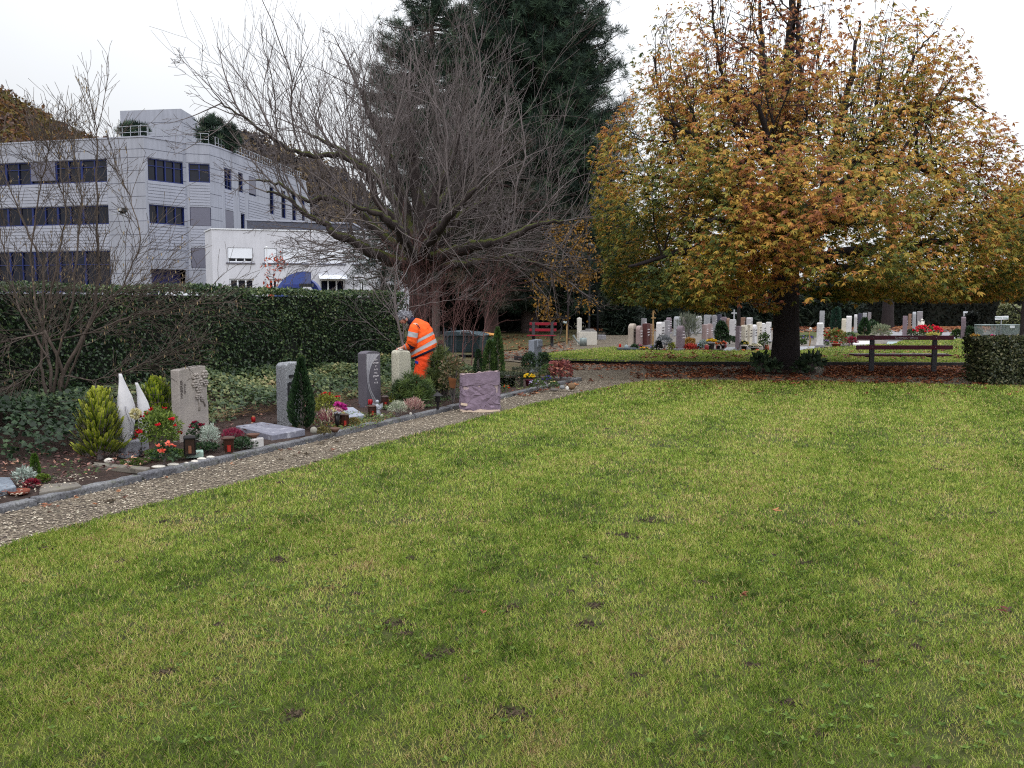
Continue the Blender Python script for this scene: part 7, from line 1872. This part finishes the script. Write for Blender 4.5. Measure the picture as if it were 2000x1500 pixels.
fshrub('silver_clump', 'plant', 'pale silver plant left of the yellow flower bowl', 1373, 684, 16, 18, [(0, lin(110, 124, 124)), (1, lin(170, 184, 180))], 326, 260, .08)
fshrub('dark_bushes', 'shrub', 'dark low shrub behind the orange pots', 1425, 672, 24, 14, DGRN, 327, 300, .09)
fshrub('red_pot_plant', 'flowering plant', 'red flower clump before the tall slim pale stele', 1431, 668, 12, 10, GRN, 328, 100, .07, flowers=(9, .05, RED, .1))
fshrub('violet_bed', 'flowering plant', 'violet flower bed right of the chestnut trunk', 1576, 664, 30, 8, GRN, 329, 200, .08, flowers=(16, .05, [(0, lin(60, 40, 130)), (1, lin(130, 100, 190))], .1))
fshrub('green_tuft', 'plant', 'light green tuft on the grass edge right of the chestnut trunk', 1566, 674, 16, 9, GRN, 330, 160, .09)
fshrub('purple_asters', 'flowering plant', 'purple asters at the foot of the wavy white headstone', 1610, 675, 16, 10, GRN, 331, 140, .07, flowers=(16, .05, [(0, lin(110, 60, 140)), (1, lin(170, 130, 200))], 0))
fshrub('dark_red_plant', 'flowering plant', 'dark red foliage plant right of the terracotta bowl', 1663, 673, 20, 13, [(0, lin(60, 20, 34)), (1, lin(150, 40, 60))], 332, 260, .09)
fshrub('heath_clump', 'plant', 'green heath clump below the tall white chamfered headstone', 1660, 660, 18, 10, GRN, 333, 160, .09)
fshrub('white_flower_clump', 'flowering plant', 'white flower clump right of the red flower dome', 1829, 656, 12, 14, GRN, 334, 100, .08, flowers=(10, .07, [(0, lin(210, 206, 200)), (1, lin(236, 232, 226))], .1))
fshrub('dark_clump', 'plant', 'dark green clump at the foot of the first mauve headstone', 1780, 658, 14, 14, DGRN, 335, 160, .1)
pot_flowers('chrysanthemum_bowl', 'bright yellow chrysanthemum on a tall grey bowl in the far graves', 1389, 684, 17, 22, 14, lin(90, 88, 88), GRN, YEL, 40, .055, 2, nl=120, ls=.07, dome=.3)
ORG = [(0, lin(206, 90, 50)), (1, lin(234, 150, 80))]
pot_flowers('flower_pot', 'black pot of orange and red flowers before the round evergreen', 1403, 682, 10, 15, 7, lin(34, 30, 32), DGRN, ORG, 12, .06, 3, nl=80, ls=.07)
pot_flowers('flower_pot', 'dark pot of reddish orange flowers right of the first orange pot', 1412, 681, 10, 14, 7, lin(50, 34, 34), DGRN, [(0, lin(180, 60, 50)), (1, lin(220, 110, 80))], 12, .06, 4, nl=80, ls=.07)
pot_flowers('flower_pot', 'black pot of pale yellow flowers before the cream headstones', 1453, 685, 14, 18, 9, lin(34, 34, 38), DGRN, [(0, lin(200, 180, 80)), (1, lin(230, 220, 140))], 14, .06, 5, nl=140, ls=.08)
pot_flowers('flower_pot', 'black tub of creamy white chrysanthemums before the white headstones', 1474, 686, 21, 14, 7, lin(36, 34, 36), DGRN, [(0, lin(214, 206, 176)), (1, lin(240, 236, 220))], 40, .055, 6, nl=120, ls=.07)
pot_flowers('flower_bowl', 'terracotta bowl planted with reddish foliage', 1633, 677, 24, 10, 6, lin(140, 70, 50), GRN, RED, 8, .05, 7, nl=80, ls=.07)
pot_flowers('flower_pot', 'small pot with blue and white flowers left of the coral red bed', 1366, 685, 7, 13, 4, lin(150, 160, 180), GRN, [(0, lin(120, 150, 200)), (1, lin(226, 230, 236))], 10, .05, 8, nl=60, ls=.06)
pot_flowers('flower_pot', 'pot of pink flowers in front of the two wire baskets', 1937, 668, 12, 13, 5, lin(70, 60, 60), GRN, [(0, lin(206, 50, 120)), (1, lin(236, 100, 160))], 26, .06, 9, nl=60, ls=.07)
def fvot(label, px, py, w, h, c): votive(label, px, py, w, h, c, .05)
for px, py, w, h, c, lab in [(1211, 678, .045, .12, lin(180, 30, 20), 'red grave candle at the left end of the far dark slab'), (1380, 685, .07, .2, lin(130, 40, 46), 'dark red lantern candle under the yellow flower bowl'), (1401, 681, .055, .14, lin(120, 50, 50), 'brownish red candle left of the first orange pot'),
        (1416, 679, .055, .15, lin(110, 40, 46), 'dark red candle right of the second orange pot'), (1452, 687, .06, .08, lin(196, 70, 40), 'low orange red candle before the pale yellow flowers'), (1479, 687, .06, .09, lin(190, 30, 44), 'bright red candle before the creamy white tub'), (1498, 684, .07, .18, lin(150, 80, 60), 'brown red lantern candle touching the chestnut trunk')]:
    fvot(lab, px, py, w, h, c)
# dark slab with glass ball at the left end
t = thing('grave_slab', 'low dark slab at the left end of the far front row', 'grave slab', tuple(G(1226, 684, .09))); k = G(1226, 684).y / FPX; m = MB(); m.box((0, .1, .03), (36 * k, .5, .08)); m.build('slab', stone_mat('dark_slab', lin(60, 66, 74), .15, 40), t, bevel=.02)
rock('stone_ball', 'pale blue grey stone ball on the low dark slab', 1223, 681, 8, 8, lin(150, 162, 168), 70, 'ornament', .14, depth=1)
slab('grave_slab', 'pale flat slab between the far graves left of the chestnut trunk', [(1412, 684), (1440, 684), (1436, 678), (1420, 678)], .02, smat('lgrey'))
slab('grave_slab', 'pale paving slab right of the chestnut trunk', [(1558, 684), (1590, 680), (1592, 676), (1560, 677)], .02, smat('lgrey'))
slab('grave_slab', 'bright white slab behind the left end of the bench', [(1666, 672), (1700, 672), (1700, 666), (1668, 666)], .06, smat('white'))
slab('grave_slab', 'flat blue grey glass like slab seen through the bench back', [(1728, 676), (1760, 676), (1766, 667), (1734, 667)], .03, stone_mat('blue_slab', lin(140, 156, 160), .08, 30, .1, .1))
slab('path_slab', 'grey paved strip between the far graves left of the red flower dome', [(1728, 664), (1764, 664), (1762, 645), (1740, 645)], .015, smat('grey'), cat='paving')
slab('path_slab', 'grey paved strip between the far graves left of the lone mauve headstone', [(1836, 664), (1868, 664), (1866, 645), (1842, 645)], .015, smat('grey'), cat='paving')
# wire baskets and their sign
M_wire = mat('galvanised_wire', lin(132, 142, 142), .5, .15, metal=.4)
def wire_bin(label, x0, x1, yt, yb):
    b = G((x0 + x1) / 2, yb, .02); k = b.y / FPX; w = (x1 - x0) * k; h = (yb - yt) * k; t = thing('wire_basket', label, 'waste basket', tuple(b))
    m = MB(); d = w * .7
    c0 = [(-w * .44, 0), (w * .44, 0), (w * .44, d), (-w * .44, d)]; c1 = [(-w * .5, -.05), (w * .5, -.05), (w * .5, d + .05), (-w * .5, d + .05)]
    for i in range(4):
        a, a2 = c0[i], c0[(i + 1) % 4]; b_, b2 = c1[i], c1[(i + 1) % 4]
        m.tube([(a[0], a[1], .02), (b_[0], b_[1], h)], .018, 6); m.tube([(b_[0], b_[1], h), (b2[0], b2[1], h)], .025, 6); m.tube([(a[0], a[1], .1), (a2[0], a2[1], .1)], .018, 6)
    m.build('frame', M_wire, t)
    m = MB()
    for i in range(4):
        a, a2 = c0[i], c0[(i + 1) % 4]; b_, b2 = c1[i], c1[(i + 1) % 4]; n = 14
        for j in range(1, n):
            f = j / n; m.tube([(a[0] + (a2[0] - a[0]) * f, a[1] + (a2[1] - a[1]) * f, .05), (b_[0] + (b2[0] - b_[0]) * f, b_[1] + (b2[1] - b_[1]) * f, h)], .005, 4)
            z_ = .05 + (h - .05) * f; lerp = lambda p_, q_: (p_[0] + (q_[0] - p_[0]) * f, p_[1] + (q_[1] - p_[1]) * f)
            u_, v_ = lerp(a, b_), lerp(a2, b2); m.tube([(u_[0], u_[1], z_), (v_[0], v_[1], z_)], .005, 4)
    m.build('mesh', M_wire, t)
    m = MB(); m.add([(c0[0][0], .03, .03), (c0[1][0], .03, .03), (c0[2][0], d - .03, .03), (c0[3][0], d - .03, .03), (-w * .44, -.0, h * .4), (w * .44, -.0, h * .4), (w * .44, d, h * .42), (-w * .44, d, h * .42)], [(0, 1, 2, 3), (4, 7, 6, 5), (0, 4, 5, 1), (1, 5, 6, 2), (2, 6, 7, 3), (3, 7, 4, 0)])
    m.build('liner', mat('bin_liner', lin(70, 68, 72), .7, .2, 4), t)
    return t, w, h
wire_bin('wire mesh waste basket with dark base left of the sign post', 1915, 1948, 635, 667)
t, w, h = wire_bin('wire mesh waste basket with a white tag right of the sign post', 1958, 1992, 635, 667); m = MB(); m.box((-.02, -.07, h * .9), (.2, .01, .1)); m.build('tag', M_wframe, t)
t = thing('sign_post', 'small white sign with green lettering on a thin post above the wire baskets', 'sign', tuple(G(1954, 660, .05))); b = G(1954, 660, .05); k = b.y / FPX
m = MB(); m.tube([(0, 0, 0), (0, 0, 40 * k)], .022, 8); m.build('post', M_steel, t); m = MB(); m.box((0, -.03, 39 * k), (26.5 * k, .02, 7 * k), rot=Matrix.Rotation(-.04, 3, 'Y')); m.build('board', M_wframe, t, bevel=.01)
text('lettering', 'Kompost  Gräber', .085, (0, -.045, 38 * k), mat('green_lettering', lin(50, 104, 80)), t, (math.pi / 2, .04, 0))

# ================================================================== chestnut foot, fountain, bins, gate
t = thing('tree_bed', 'low stone ring of dark leafy plants around the foot of the chestnut', 'planter', tuple(G(1535, 729)))
b = G(1535, 729); k = b.y / FPX; m = MB(); prof = []
ring = [[(r * 66 * k * math.cos(a), r * .75 * 66 * k * math.sin(a) + .3, z) for a in np.linspace(0, 2 * math.pi, 33)[:-1]] for r, z in ((1.0, 0), (1.0, .07), (.9, .10), (.3, .14))]
m.loft(ring, cap=True); m.build('soil_ring', M_soil, t)
BERG = [(0, lin(24, 36, 28)), (.5, lin(48, 66, 46)), (.85, lin(76, 92, 66)), (1, lin(120, 70, 50))]
for i, (px, w, h, lab) in enumerate([(1486, 34, 34, 'broad dark leaved plant at the left foot of the chestnut trunk'), (1585, 44, 34, 'broad dark leaved plant at the right foot of the chestnut trunk'), (1512, 20, 18, 'small dark leaved plant touching the chestnut trunk on the left'), (1562, 18, 16, 'small dark leaved plant touching the chestnut trunk on the right')]):
    ball_shrub('bergenia', lab, 'plant', px, 727, w, h, BERG, 150 if w > 25 else 70, .15, .6, seed=340 + i, z=.08, inner=.0, up=.3)
# fountain
M_fcon = stone_mat('pale_concrete', lin(186, 182, 174), .06, 40, .2, .12)
b = G(1148, 674); k = b.y / FPX; t = thing('fountain', 'pale concrete water trough with a square column', 'fountain', tuple(b))
m = MB(); w0 = 36 * k; m.box((0, .35, 13 * k), (w0, .75, 26 * k)); m.build('trough', M_fcon, t, bevel=.015)
m = MB(); m.box((1 * k, .35, 27 * k), (30 * k, .55, 2.5 * k)); m.box((5 * k, .35, 29.5 * k), (16 * k, .4, 3 * k)); m.build('stone_cover', stone_mat('grey_cover', lin(120, 118, 116)), t, bevel=.01)
m = MB(); m.box((-16 * k, .2, 26 * k), (9 * k, 9 * k, 52 * k)); m.add([(-20.5 * k, .2 - 4.5 * k, 52 * k), (-11.5 * k, .2 - 4.5 * k, 52 * k), (-11.5 * k, .2 + 4.5 * k, 52 * k), (-20.5 * k, .2 + 4.5 * k, 52 * k), (-16 * k, .2, 54 * k)], [(0, 1, 4), (1, 2, 4), (2, 3, 4), (3, 0, 4)]); m.build('column', M_fcon, t, bevel=.006)
m = MB(); m.tube([(-12 * k, .2, 44 * k), (-8 * k, .2, 44 * k), (-7 * k, .2, 41 * k)], .02, 6); m.build('tap', M_dark, t)
b = G(1139, 676); k = b.y / FPX; t = thing('watering_can', 'grey galvanised watering can at the foot of the fountain', 'watering can', tuple(b)); m = MB(); m.lathe([(7 * k, 0), (7 * k, 15 * k), (6 * k, 16 * k)], n=16); m.build('body', M_wire, t, smooth=True)
m = MB(); m.tube([(4 * k, 0, 15 * k), (3 * k, 0, 20 * k), (0, 0, 20 * k), (-2 * k, 0, 16 * k)], .012, 6); m.build('handle', M_wire, t); m = MB(); m.tube([(-6 * k, 0, 4 * k), (-14 * k, 0, 12 * k), (-20 * k, 0, 21 * k)], [.035, .025, .05], 8); m.build('spout', M_wire, t)
b = G(1107, 673); k = b.y / FPX; t = thing('wooden_post', 'rough wooden post with hanging cans between the red bench and the fountain', 'post', tuple(b)); m = MB(); m.box((0, 0, 20 * k), (3 * k, 3 * k, 42 * k)); m.build('post', M_wood, t, bevel=.01)
m = MB(); m.tube([(-.02, -.08, 42 * k), (-8 * k, -.08, 44 * k)], [.06, .04], 8); m.build('hanging_can', M_wire, t)
t = thing('dividing_stone', 'small grey stone block behind the fountain', 'stone', tuple(G(1175, 663))); k = G(1175, 663).y / FPX; m = MB(); m.box((0, 0, 4 * k), (16 * k, .4, 10 * k)); m.build('block', smat('grey'), t, bevel=.03)
b = GX(1150, 38); t = thing('lamp_post', 'thin dark lamp post rising behind the fountain', 'lamp post', tuple(b)); m = MB(); m.tube([(0, 0, 0), (0, 0, 2.4), (0, 0, 3.6)], [.05, .04, .035], 8); m.build('pole', M_dark, t)
m = MB(); m.lathe([(.05, 3.6), (.16, 3.75), (.2, 3.95), (.05, 4.05)], n=12); m.build('lamp_head', M_dark, t)
b = GX(1185, 48); t = thing('iron_gate', 'black iron gate with bars in front of a white van', 'gate', tuple(b)); k = b.y / FPX; hg = zz(600, 48)
m = MB()
for x in (-16, -12, -8, -4, 0, 4, 8, 12, 16): m.tube([(x * k, 0, .1), (x * k, 0, hg - .03)], .013, 6)
m.build('bars', M_dark, t); m = MB()
for x in (-18, 18): m.box((x * k, 0, hg / 2), (.09, .09, hg))
for z in (.12, hg * .95): m.box((0, 0, z), (36 * k, .05, .05))
m.build('frame', M_dark, t)
t = thing('signal_mast', 'light blue grey mast seen above the iron gate', 'mast', tuple(GX(1196, 66))); m = MB(); m.box((0, 0, 1.9), (.35, .3, 3.8)); m.build('mast', M_steel, t); m = MB(); m.box((.1, -.2, zz(590, 66)), (.9, .5, .3)); m.build('box', M_blind, t, bevel=.05)
# low wall behind
# bins
M_bin = mat('dark_green_plastic', lin(46, 62, 68), .45, .12, 2); M_binlid = mat('bin_lid', lin(62, 78, 86), .4, .12, 2)
b = G(902, 697); k = b.y / FPX; t = thing('waste_container', 'large dark green waste container with a domed lid and steel handle', 'waste container', tuple(b), R(-14)); w = 74 * k; h = 42 * k
m = MB(); m.loft([[(x * w * .44, y * .9 + .5, .12) for x, y in ((-1, -.5), (1, -.5), (1, .5), (-1, .5))], [(x * w * .5, y * 1.0 + .5, h * .96) for x, y in ((-1, -.5), (1, -.5), (1, .5), (-1, .5))]]); m.build('body', M_bin, t, bevel=.04)
m = MB(); m.prism_y([(-w * .53, h * .95), (w * .53, h * .95), (w * .53, h * 1.02), (w * .3, h * 1.13), (-w * .3, h * 1.2), (-w * .5, h * 1.15)], -.06, 1.06); m.build('lid', M_binlid, t, bevel=.03)
m = MB(); m.tube([(-w * .02, -.08, h * 1.05), (w * .02, -.1, h * 1.2), (w * .26, -.1, h * 1.2), (w * .3, -.08, h * 1.05)], .022, 8); m.build('handle', M_steel, t)
for s in (-1, 1): m = MB(); m.tube([(s * w * .36, 0, .08), (s * w * .36, .05, .08)], .08, 12); m.build('wheel', M_dark, t)
b = G(950, 694); k = b.y / FPX; t = thing('waste_bin', 'pale green plastic bin with an orange yellow lid', 'waste bin', tuple(b), R(-8)); w = 29 * k; h = 40 * k
m = MB(); m.loft([[(x * w * .42, y * .55 + .35, .03) for x, y in ((-1, -.5), (1, -.5), (1, .5), (-1, .5))], [(x * w * .5, y * .65 + .35, h * .95) for x, y in ((-1, -.5), (1, -.5), (1, .5), (-1, .5))]]); m.build('body', mat('pale_green_plastic', lin(98, 140, 106), .5, .1, 2), t, bevel=.03)
m = MB(); m.prism_y([(-w * .56, h * .95), (w * .56, h * .95), (w * .5, h * 1.02), (-w * .52, h * 1.1)], -.04, .74); m.build('lid', mat('orange_lid', lin(190, 134, 66), .6, .12, 4), t, bevel=.02)
t = thing('lattice_fence', 'thin grey metal rods of a low fence before the dark waste container', 'fence', tuple(GX(885, 26.3))); k = 26.3 / FPX; hf = zz(640, 26.3); m = MB()
for x, hh in ((-24, .9), (-17, 1.0), (-14, .95), (-4, 1.0), (1, .8), (5, 1.0), (20, 1.0), (23, .75), (-11, .8), (38, .9)): m.tube([(x * k, 0, 0), (x * k + .01, 0, hf * hh)], .011, 5)
m.build('rods', mat('dull_rod', lin(84, 84, 94)), t); m = MB(); m.tube([(-26 * k, 0, hf * .3), (-10 * k, 0, hf * .3)], .008, 5); m.tube([(-26 * k, 0, hf * .15), (40 * k, 0, hf * .13)], .008, 5); m.build('cross_rods', M_dark, t)
t = thing('barrel', 'round brown wooden barrel end beside the waste container', 'barrel', tuple(G(861, 700))); k = G(861, 700).y / FPX; m = MB(); m.lathe([(5 * k, 0), (6 * k, 10 * k), (6.4 * k, 18 * k), (6 * k, 28 * k), (5.4 * k, 36 * k)], n=16); m.build('staves', mat('brown_stave', lin(96, 62, 48), .8, .25, 8), t, smooth=True); m = MB(); m.lathe([(6.6 * k, 8 * k), (6.7 * k, 10.5 * k)], n=16, cap=False); m.build('hoop', M_dark, t); m = MB(); m.lathe([(6.6 * k, 26 * k), (6.5 * k, 28.5 * k)], n=16, cap=False); m.build('hoop', M_dark, t)
# ================================================================== the gardener
MD = 15.7
mb_ = GX(826, MD, .05); mb_.z = .06
man = thing('person', 'person in orange high visibility jacket and trousers stooping over the pale headstone', 'person', tuple(mb_))
def mp(px, py, dy=0.0):
    """a point of the figure traced in the photo, in the figure's own frame"""
    q = PY(px, py, MD + dy); return Vector((q.x - mb_.x, q.y - mb_.y, q.z - mb_.z))
M_skin = mat('skin', lin(190, 140, 124), .6, .06, 8)
M_org = mat('orange_fabric', lin(232, 88, 28), .8, .16, 9, .8, 14, .03); M_org2 = mat('orange_trousers', lin(222, 68, 24), .8, .18, 9, .8, 14, .03)
M_navy = mat('navy_fabric', lin(24, 24, 52), .8, .15, 9); M_refl = mat('reflective_tape', lin(158, 158, 164), .4, .06, 20); M_hairm = mat('grey_hair', lin(104, 104, 112), .8, .35, 40, .6, 90, .01)
M_bluep = mat('blue_patch', lin(26, 40, 130), .7, .1)
# one skinned body: pelvis, spine, neck, head, arms with fingers, legs
J = {}; E_ = []; Rr_ = {}
def jn(n, p, r, par=None):
    J[n] = (len(J), p); Rr_[n] = r
    if par: E_.append((J[par][0], J[n][0]))
jn('pelvis', mp(829, 699), .10)
jn('waist', mp(826, 676), .115, 'pelvis'); jn('chest', mp(820, 652), .13, 'waist'); jn('upper', mp(812, 634), .10, 'chest'); jn('neck', mp(803, 626), .052, 'upper')
jn('head1', mp(797, 622), .062, 'neck'); jn('head2', mp(792, 618), .085, 'head1'); jn('crown', mp(790, 614), .078, 'head2'); 
for s, nm in ((-1, 'near'), (1, 'far')):
    dy = s * .19
    jn(nm + '_sh', mp(811, 638, dy), .068, 'upper'); jn(nm + '_el', mp(803 if s < 0 else 806, 671, dy * 1.15), .046, nm + '_sh')
    jn(nm + '_wr', mp(788, 679, dy * .55), .030, nm + '_el'); jn(nm + '_palm', mp(782, 681, dy * .35), .030, nm + '_wr')
    w_ = J[nm + '_palm'][1]
    for i, (lx, lz) in enumerate([(-.075, -.030), (-.085, -.014), (-.082, .002), (-.068, .016)]):
        k = nm + 'f%d' % i; oy = (i - 1.5) * .017
        jn(k + 'a', w_ + Vector((lx * .45, oy, lz * .3 + .004)), .0105, nm + '_palm'); jn(k + 'b', w_ + Vector((lx * .85, oy, lz * .6 - .012)), .009, k + 'a'); jn(k + 'c', w_ + Vector((lx * .95, oy, lz - .034)), .008, k + 'b')
    jn(nm + 'ta', w_ + Vector((-.012, -s * .034, .012)), .012, nm + '_palm'); jn(nm + 'tb', w_ + Vector((-.04, -s * .045, .0)), .0095, nm + 'ta')
    jn(nm + '_hip', mp(828, 703, s * .09), .095, 'pelvis'); jn(nm + '_kn', mp(818 if s < 0 else 836, 738, s * .11), .062, nm + '_hip')
    an = mp(822 if s < 0 else 842, 772, s * .11); an.z = .07; jn(nm + '_an', an, .04, nm + '_kn'); jn(nm + '_toe', an + Vector((-.17, 0, -.03)), .036, nm + '_an')
me = bpy.data.meshes.new('body'); me.from_pydata([tuple(p) for _, p in J.values()], E_, []); me.materials.append(M_skin)
bo = link('body', me, man); bo.location = (0, 0, 0)
bpy.context.view_layer.objects.active = bo
sk = bo.modifiers.new('skin', 'SKIN')
for n, (i, p) in J.items():
    me.skin_vertices[0].data[i].radius = (Rr_[n], Rr_[n]); me.skin_vertices[0].data[i].use_root = (n == 'pelvis')
sk.use_smooth_shade = True
ss = bo.modifiers.new('sub', 'SUBSURF'); ss.levels = ss.render_levels = 2
# face: nose, eyes, ear as modelled on the head, looking down to the left
fdir = (mp(783, 628) - mp(793, 618)).normalized(); hc = mp(792, 619)
def garment(name, path, radii, m, mids=None, n=20, wr=.03, seed=1, cap=True, latv=Vector((0, 1, 0))):
    """tube of cloth along a path with elliptical section (half depth in plane, half width across)"""
    rg = random.Random(seed); rings = []; K = len(path)
    for i, p in enumerate(path):
        T = (path[min(i + 1, K - 1)] - path[max(i - 1, 0)]).normalized(); U = T.cross(latv).normalized(); V = latv
        a, b = radii[i]
        rings.append([p + U * a * math.cos(q) * (1 + wr * math.sin(3 * q + i * 1.7) + rg.uniform(-wr, wr) * .5) + V * b * math.sin(q) * (1 + wr * math.sin(2 * q - i * 2.3)) for q in np.linspace(0, 2 * math.pi, n + 1)[:-1]])
    mbx = MB(); mbx.loft(rings, cap, mids); return mbx
def dens(path, rad, k):
    P_, R_ = [], []
    for i in range(len(path) - 1):
        for j in range(k):
            f = j / k; P_.append(path[i].lerp(path[i + 1], f)); R_.append((rad[i][0] * (1 - f) + rad[i + 1][0] * f, rad[i][1] * (1 - f) + rad[i + 1][1] * f))
    P_.append(path[-1]); R_.append(rad[-1]); return P_, R_
# jacket torso: collar to hem, stripes as separate bands
k_ = MD / FPX
path = [mp(805, 627), mp(812, 633), mp(819, 644), mp(823, 657), mp(825, 668), mp(828, 682), mp(829, 693)]
rad = [(8 * k_, .085), (13 * k_, .17), (20 * k_, .225), (23 * k_, .235), (24 * k_, .235), (25.5 * k_, .24), (25 * k_, .235)]
P1, R1 = dens(path, rad, 4)
# path tilts so that bands slope down to the front like in the photo
mids = []
for i in range(len(P1) - 1):
    f = i / (len(P1) - 1)
    mids.append(2 if f < .04 else (1 if (.50 < f < .585 or .72 < f < .80) else (2 if f > .90 else 0)))
jk = garment('jacket', P1, R1, None, mids, 28, .03, 3); 
# skew rings: raise the back, lower the front
for vi, vtx in enumerate(jk.v):
    x, y, z = vtx; f = (vi // 28) / (len(P1) - 1)
    jk.v[vi] = (x, y, z + (x - P1[min(vi // 28, len(P1) - 1)].x) * .36 * min(1, f * 2.2))
jk.build('jacket', [M_org, M_refl, M_navy], man, smooth=True, sub=1)
cl = garment('collar', [mp(806, 629), mp(800, 624)], [(9 * k_, .085), (8 * k_, .075)], None, None, 16, .02, 5); cl.build('collar', M_navy, man, smooth=True)
for s, nm in ((-1, 'near'), (1, 'far')):
    dy = s * .2
    pa = [mp(813, 634, dy * .85), mp(809, 642, dy * 1.1), mp(806, 655, dy * 1.2), mp(804, 668, dy * 1.2), mp(801, 675, dy * 1.05), mp(794, 678, dy * .8), mp(789.5, 679.5, dy * .6)]
    ra = [(9 * k_, .075), (10.5 * k_, .085), (10 * k_, .08), (10 * k_, .075), (9 * k_, .068), (7 * k_, .055), (5.5 * k_, .045)]
    PA, RA = dens(pa, ra, 4); md = []
    for i in range(len(PA) - 1):
        f = i / (len(PA) - 1); md.append(1 if .24 < f < .34 else (2 if .60 < f < .68 else (1 if .80 < f < .9 else 0)))
    garment('sleeve', PA, RA, None, md, 18, .07, 8 + s).build('sleeve', [M_org, M_refl, M_navy], man, smooth=True, sub=1)
    q_ = J[nm + '_an'][1]; kn = J[nm + '_kn'][1]; hp_ = mp(829, 694, s * .085)
    pl = [hp_, hp_.lerp(kn, .5) + Vector((.0, 0, 0)), kn, kn.lerp(q_, .5), q_ + Vector((0, 0, .04))]
    rl_ = [(18 * k_ if s < 0 else 17 * k_, .135), (13.5 * k_, .11), (11.5 * k_, .095), (10.5 * k_, .085), (10.5 * k_, .085)]
    PL, RL = dens(pl, rl_, 4); garment('trouser_leg', PL, RL, None, None, 18, .05, 20 + s).build('trouser_leg', M_org2, man, smooth=True, sub=1)
    m = MB(); m.loft([[q_ + Vector((x, y, z)) for x, y, z in [(dx + a * w1, b * w2, h) for a, b in ((-1, -1), (1, -1), (1, 1), (-1, 1))]] for dx, w1, w2, h in ((-.06, .15, .055, -.07), (-.06, .15, .055, -.03), (0, .07, .05, .05))]); m.build('boot', M_dark, man, smooth=True, bevel=.02)
PS, RS_ = dens([mp(830, 684), mp(829, 694), mp(828, 704)], [(17 * k_, .17), (18.5 * k_, .20), (15 * k_, .19)], 4); garment('trouser_seat', PS, RS_, None, None, 20, .03, 33).build('trouser_seat', M_org2, man, smooth=True, sub=1)
m = MB(); kn = mp(815, 708, -.185); m.box(kn, (.08, .02, .045), rot=Matrix.Rotation(.28, 3, 'Y')); m.build('trouser_patch', M_bluep, man, bevel=.005)
m = MB(); m.tube([mp(813, 633, -.24), mp(817, 636, -.252), mp(820, 641, -.25)], .008, 6); m.build('jacket_piping', M_navy, man)
# hair: tousled grey mop built of short locks over a cap
m = MB(); hx = mp(791.5, 616.5); m.ball(hx, (.112, .095, .082), 16, 12, .05); m.ball(mp(797, 618), (.075, .088, .075), 14, 10, .05); m.ball(mp(784, 622), (.04, .07, .055), 12, 8, .08)
m.build('hair', M_hairm, man, smooth=True)
rng = np.random.default_rng(5); n = 900; d = rdir(n, rng); d = d[(d @ np.array([fdir.x, fdir.y, fdir.z])) < .45]; n = len(d)
leaves('hair_locks', np.array(hx) + d * np.array([.108, .092, .08]), nrm(d * .5 + rdir(n, rng) * .5 + np.array([-.4, 0, -.4])), d, .05, .012, rng.random(n), leaf_mat('hair_lock', [(0, lin(66, 66, 74)), (.5, lin(112, 112, 120)), (1, lin(170, 170, 178))], .6, 0), man, False)
m = MB(); m.ball(mp(786.5, 624.5), (.05, .062, .055), 14, 10); m.ball(mp(789, 627), (.045, .05, .04), 12, 8); m.ball(mp(782.2, 627.2), (.014, .013, .022), 8, 6); m.tube([mp(784, 630.8, -.035), mp(783.3, 631.2, 0), mp(784, 630.8, .035)], .006, 6)
m.build('face', M_skin, man, smooth=True)
m = MB()
for s in (-1, 1): m.ball(mp(783.6, 623.4, s * .032), (.009, .010, .009), 8, 6)
m.build('eyes', mat('eye', lin(40, 34, 34), .3), man, smooth=True)
m = MB()
for s in (-1, 1): m.ball(mp(794, 623.5, s * .082), (.022, .010, .03), 10, 8)
m.build('ears', M_skin, man, smooth=True)
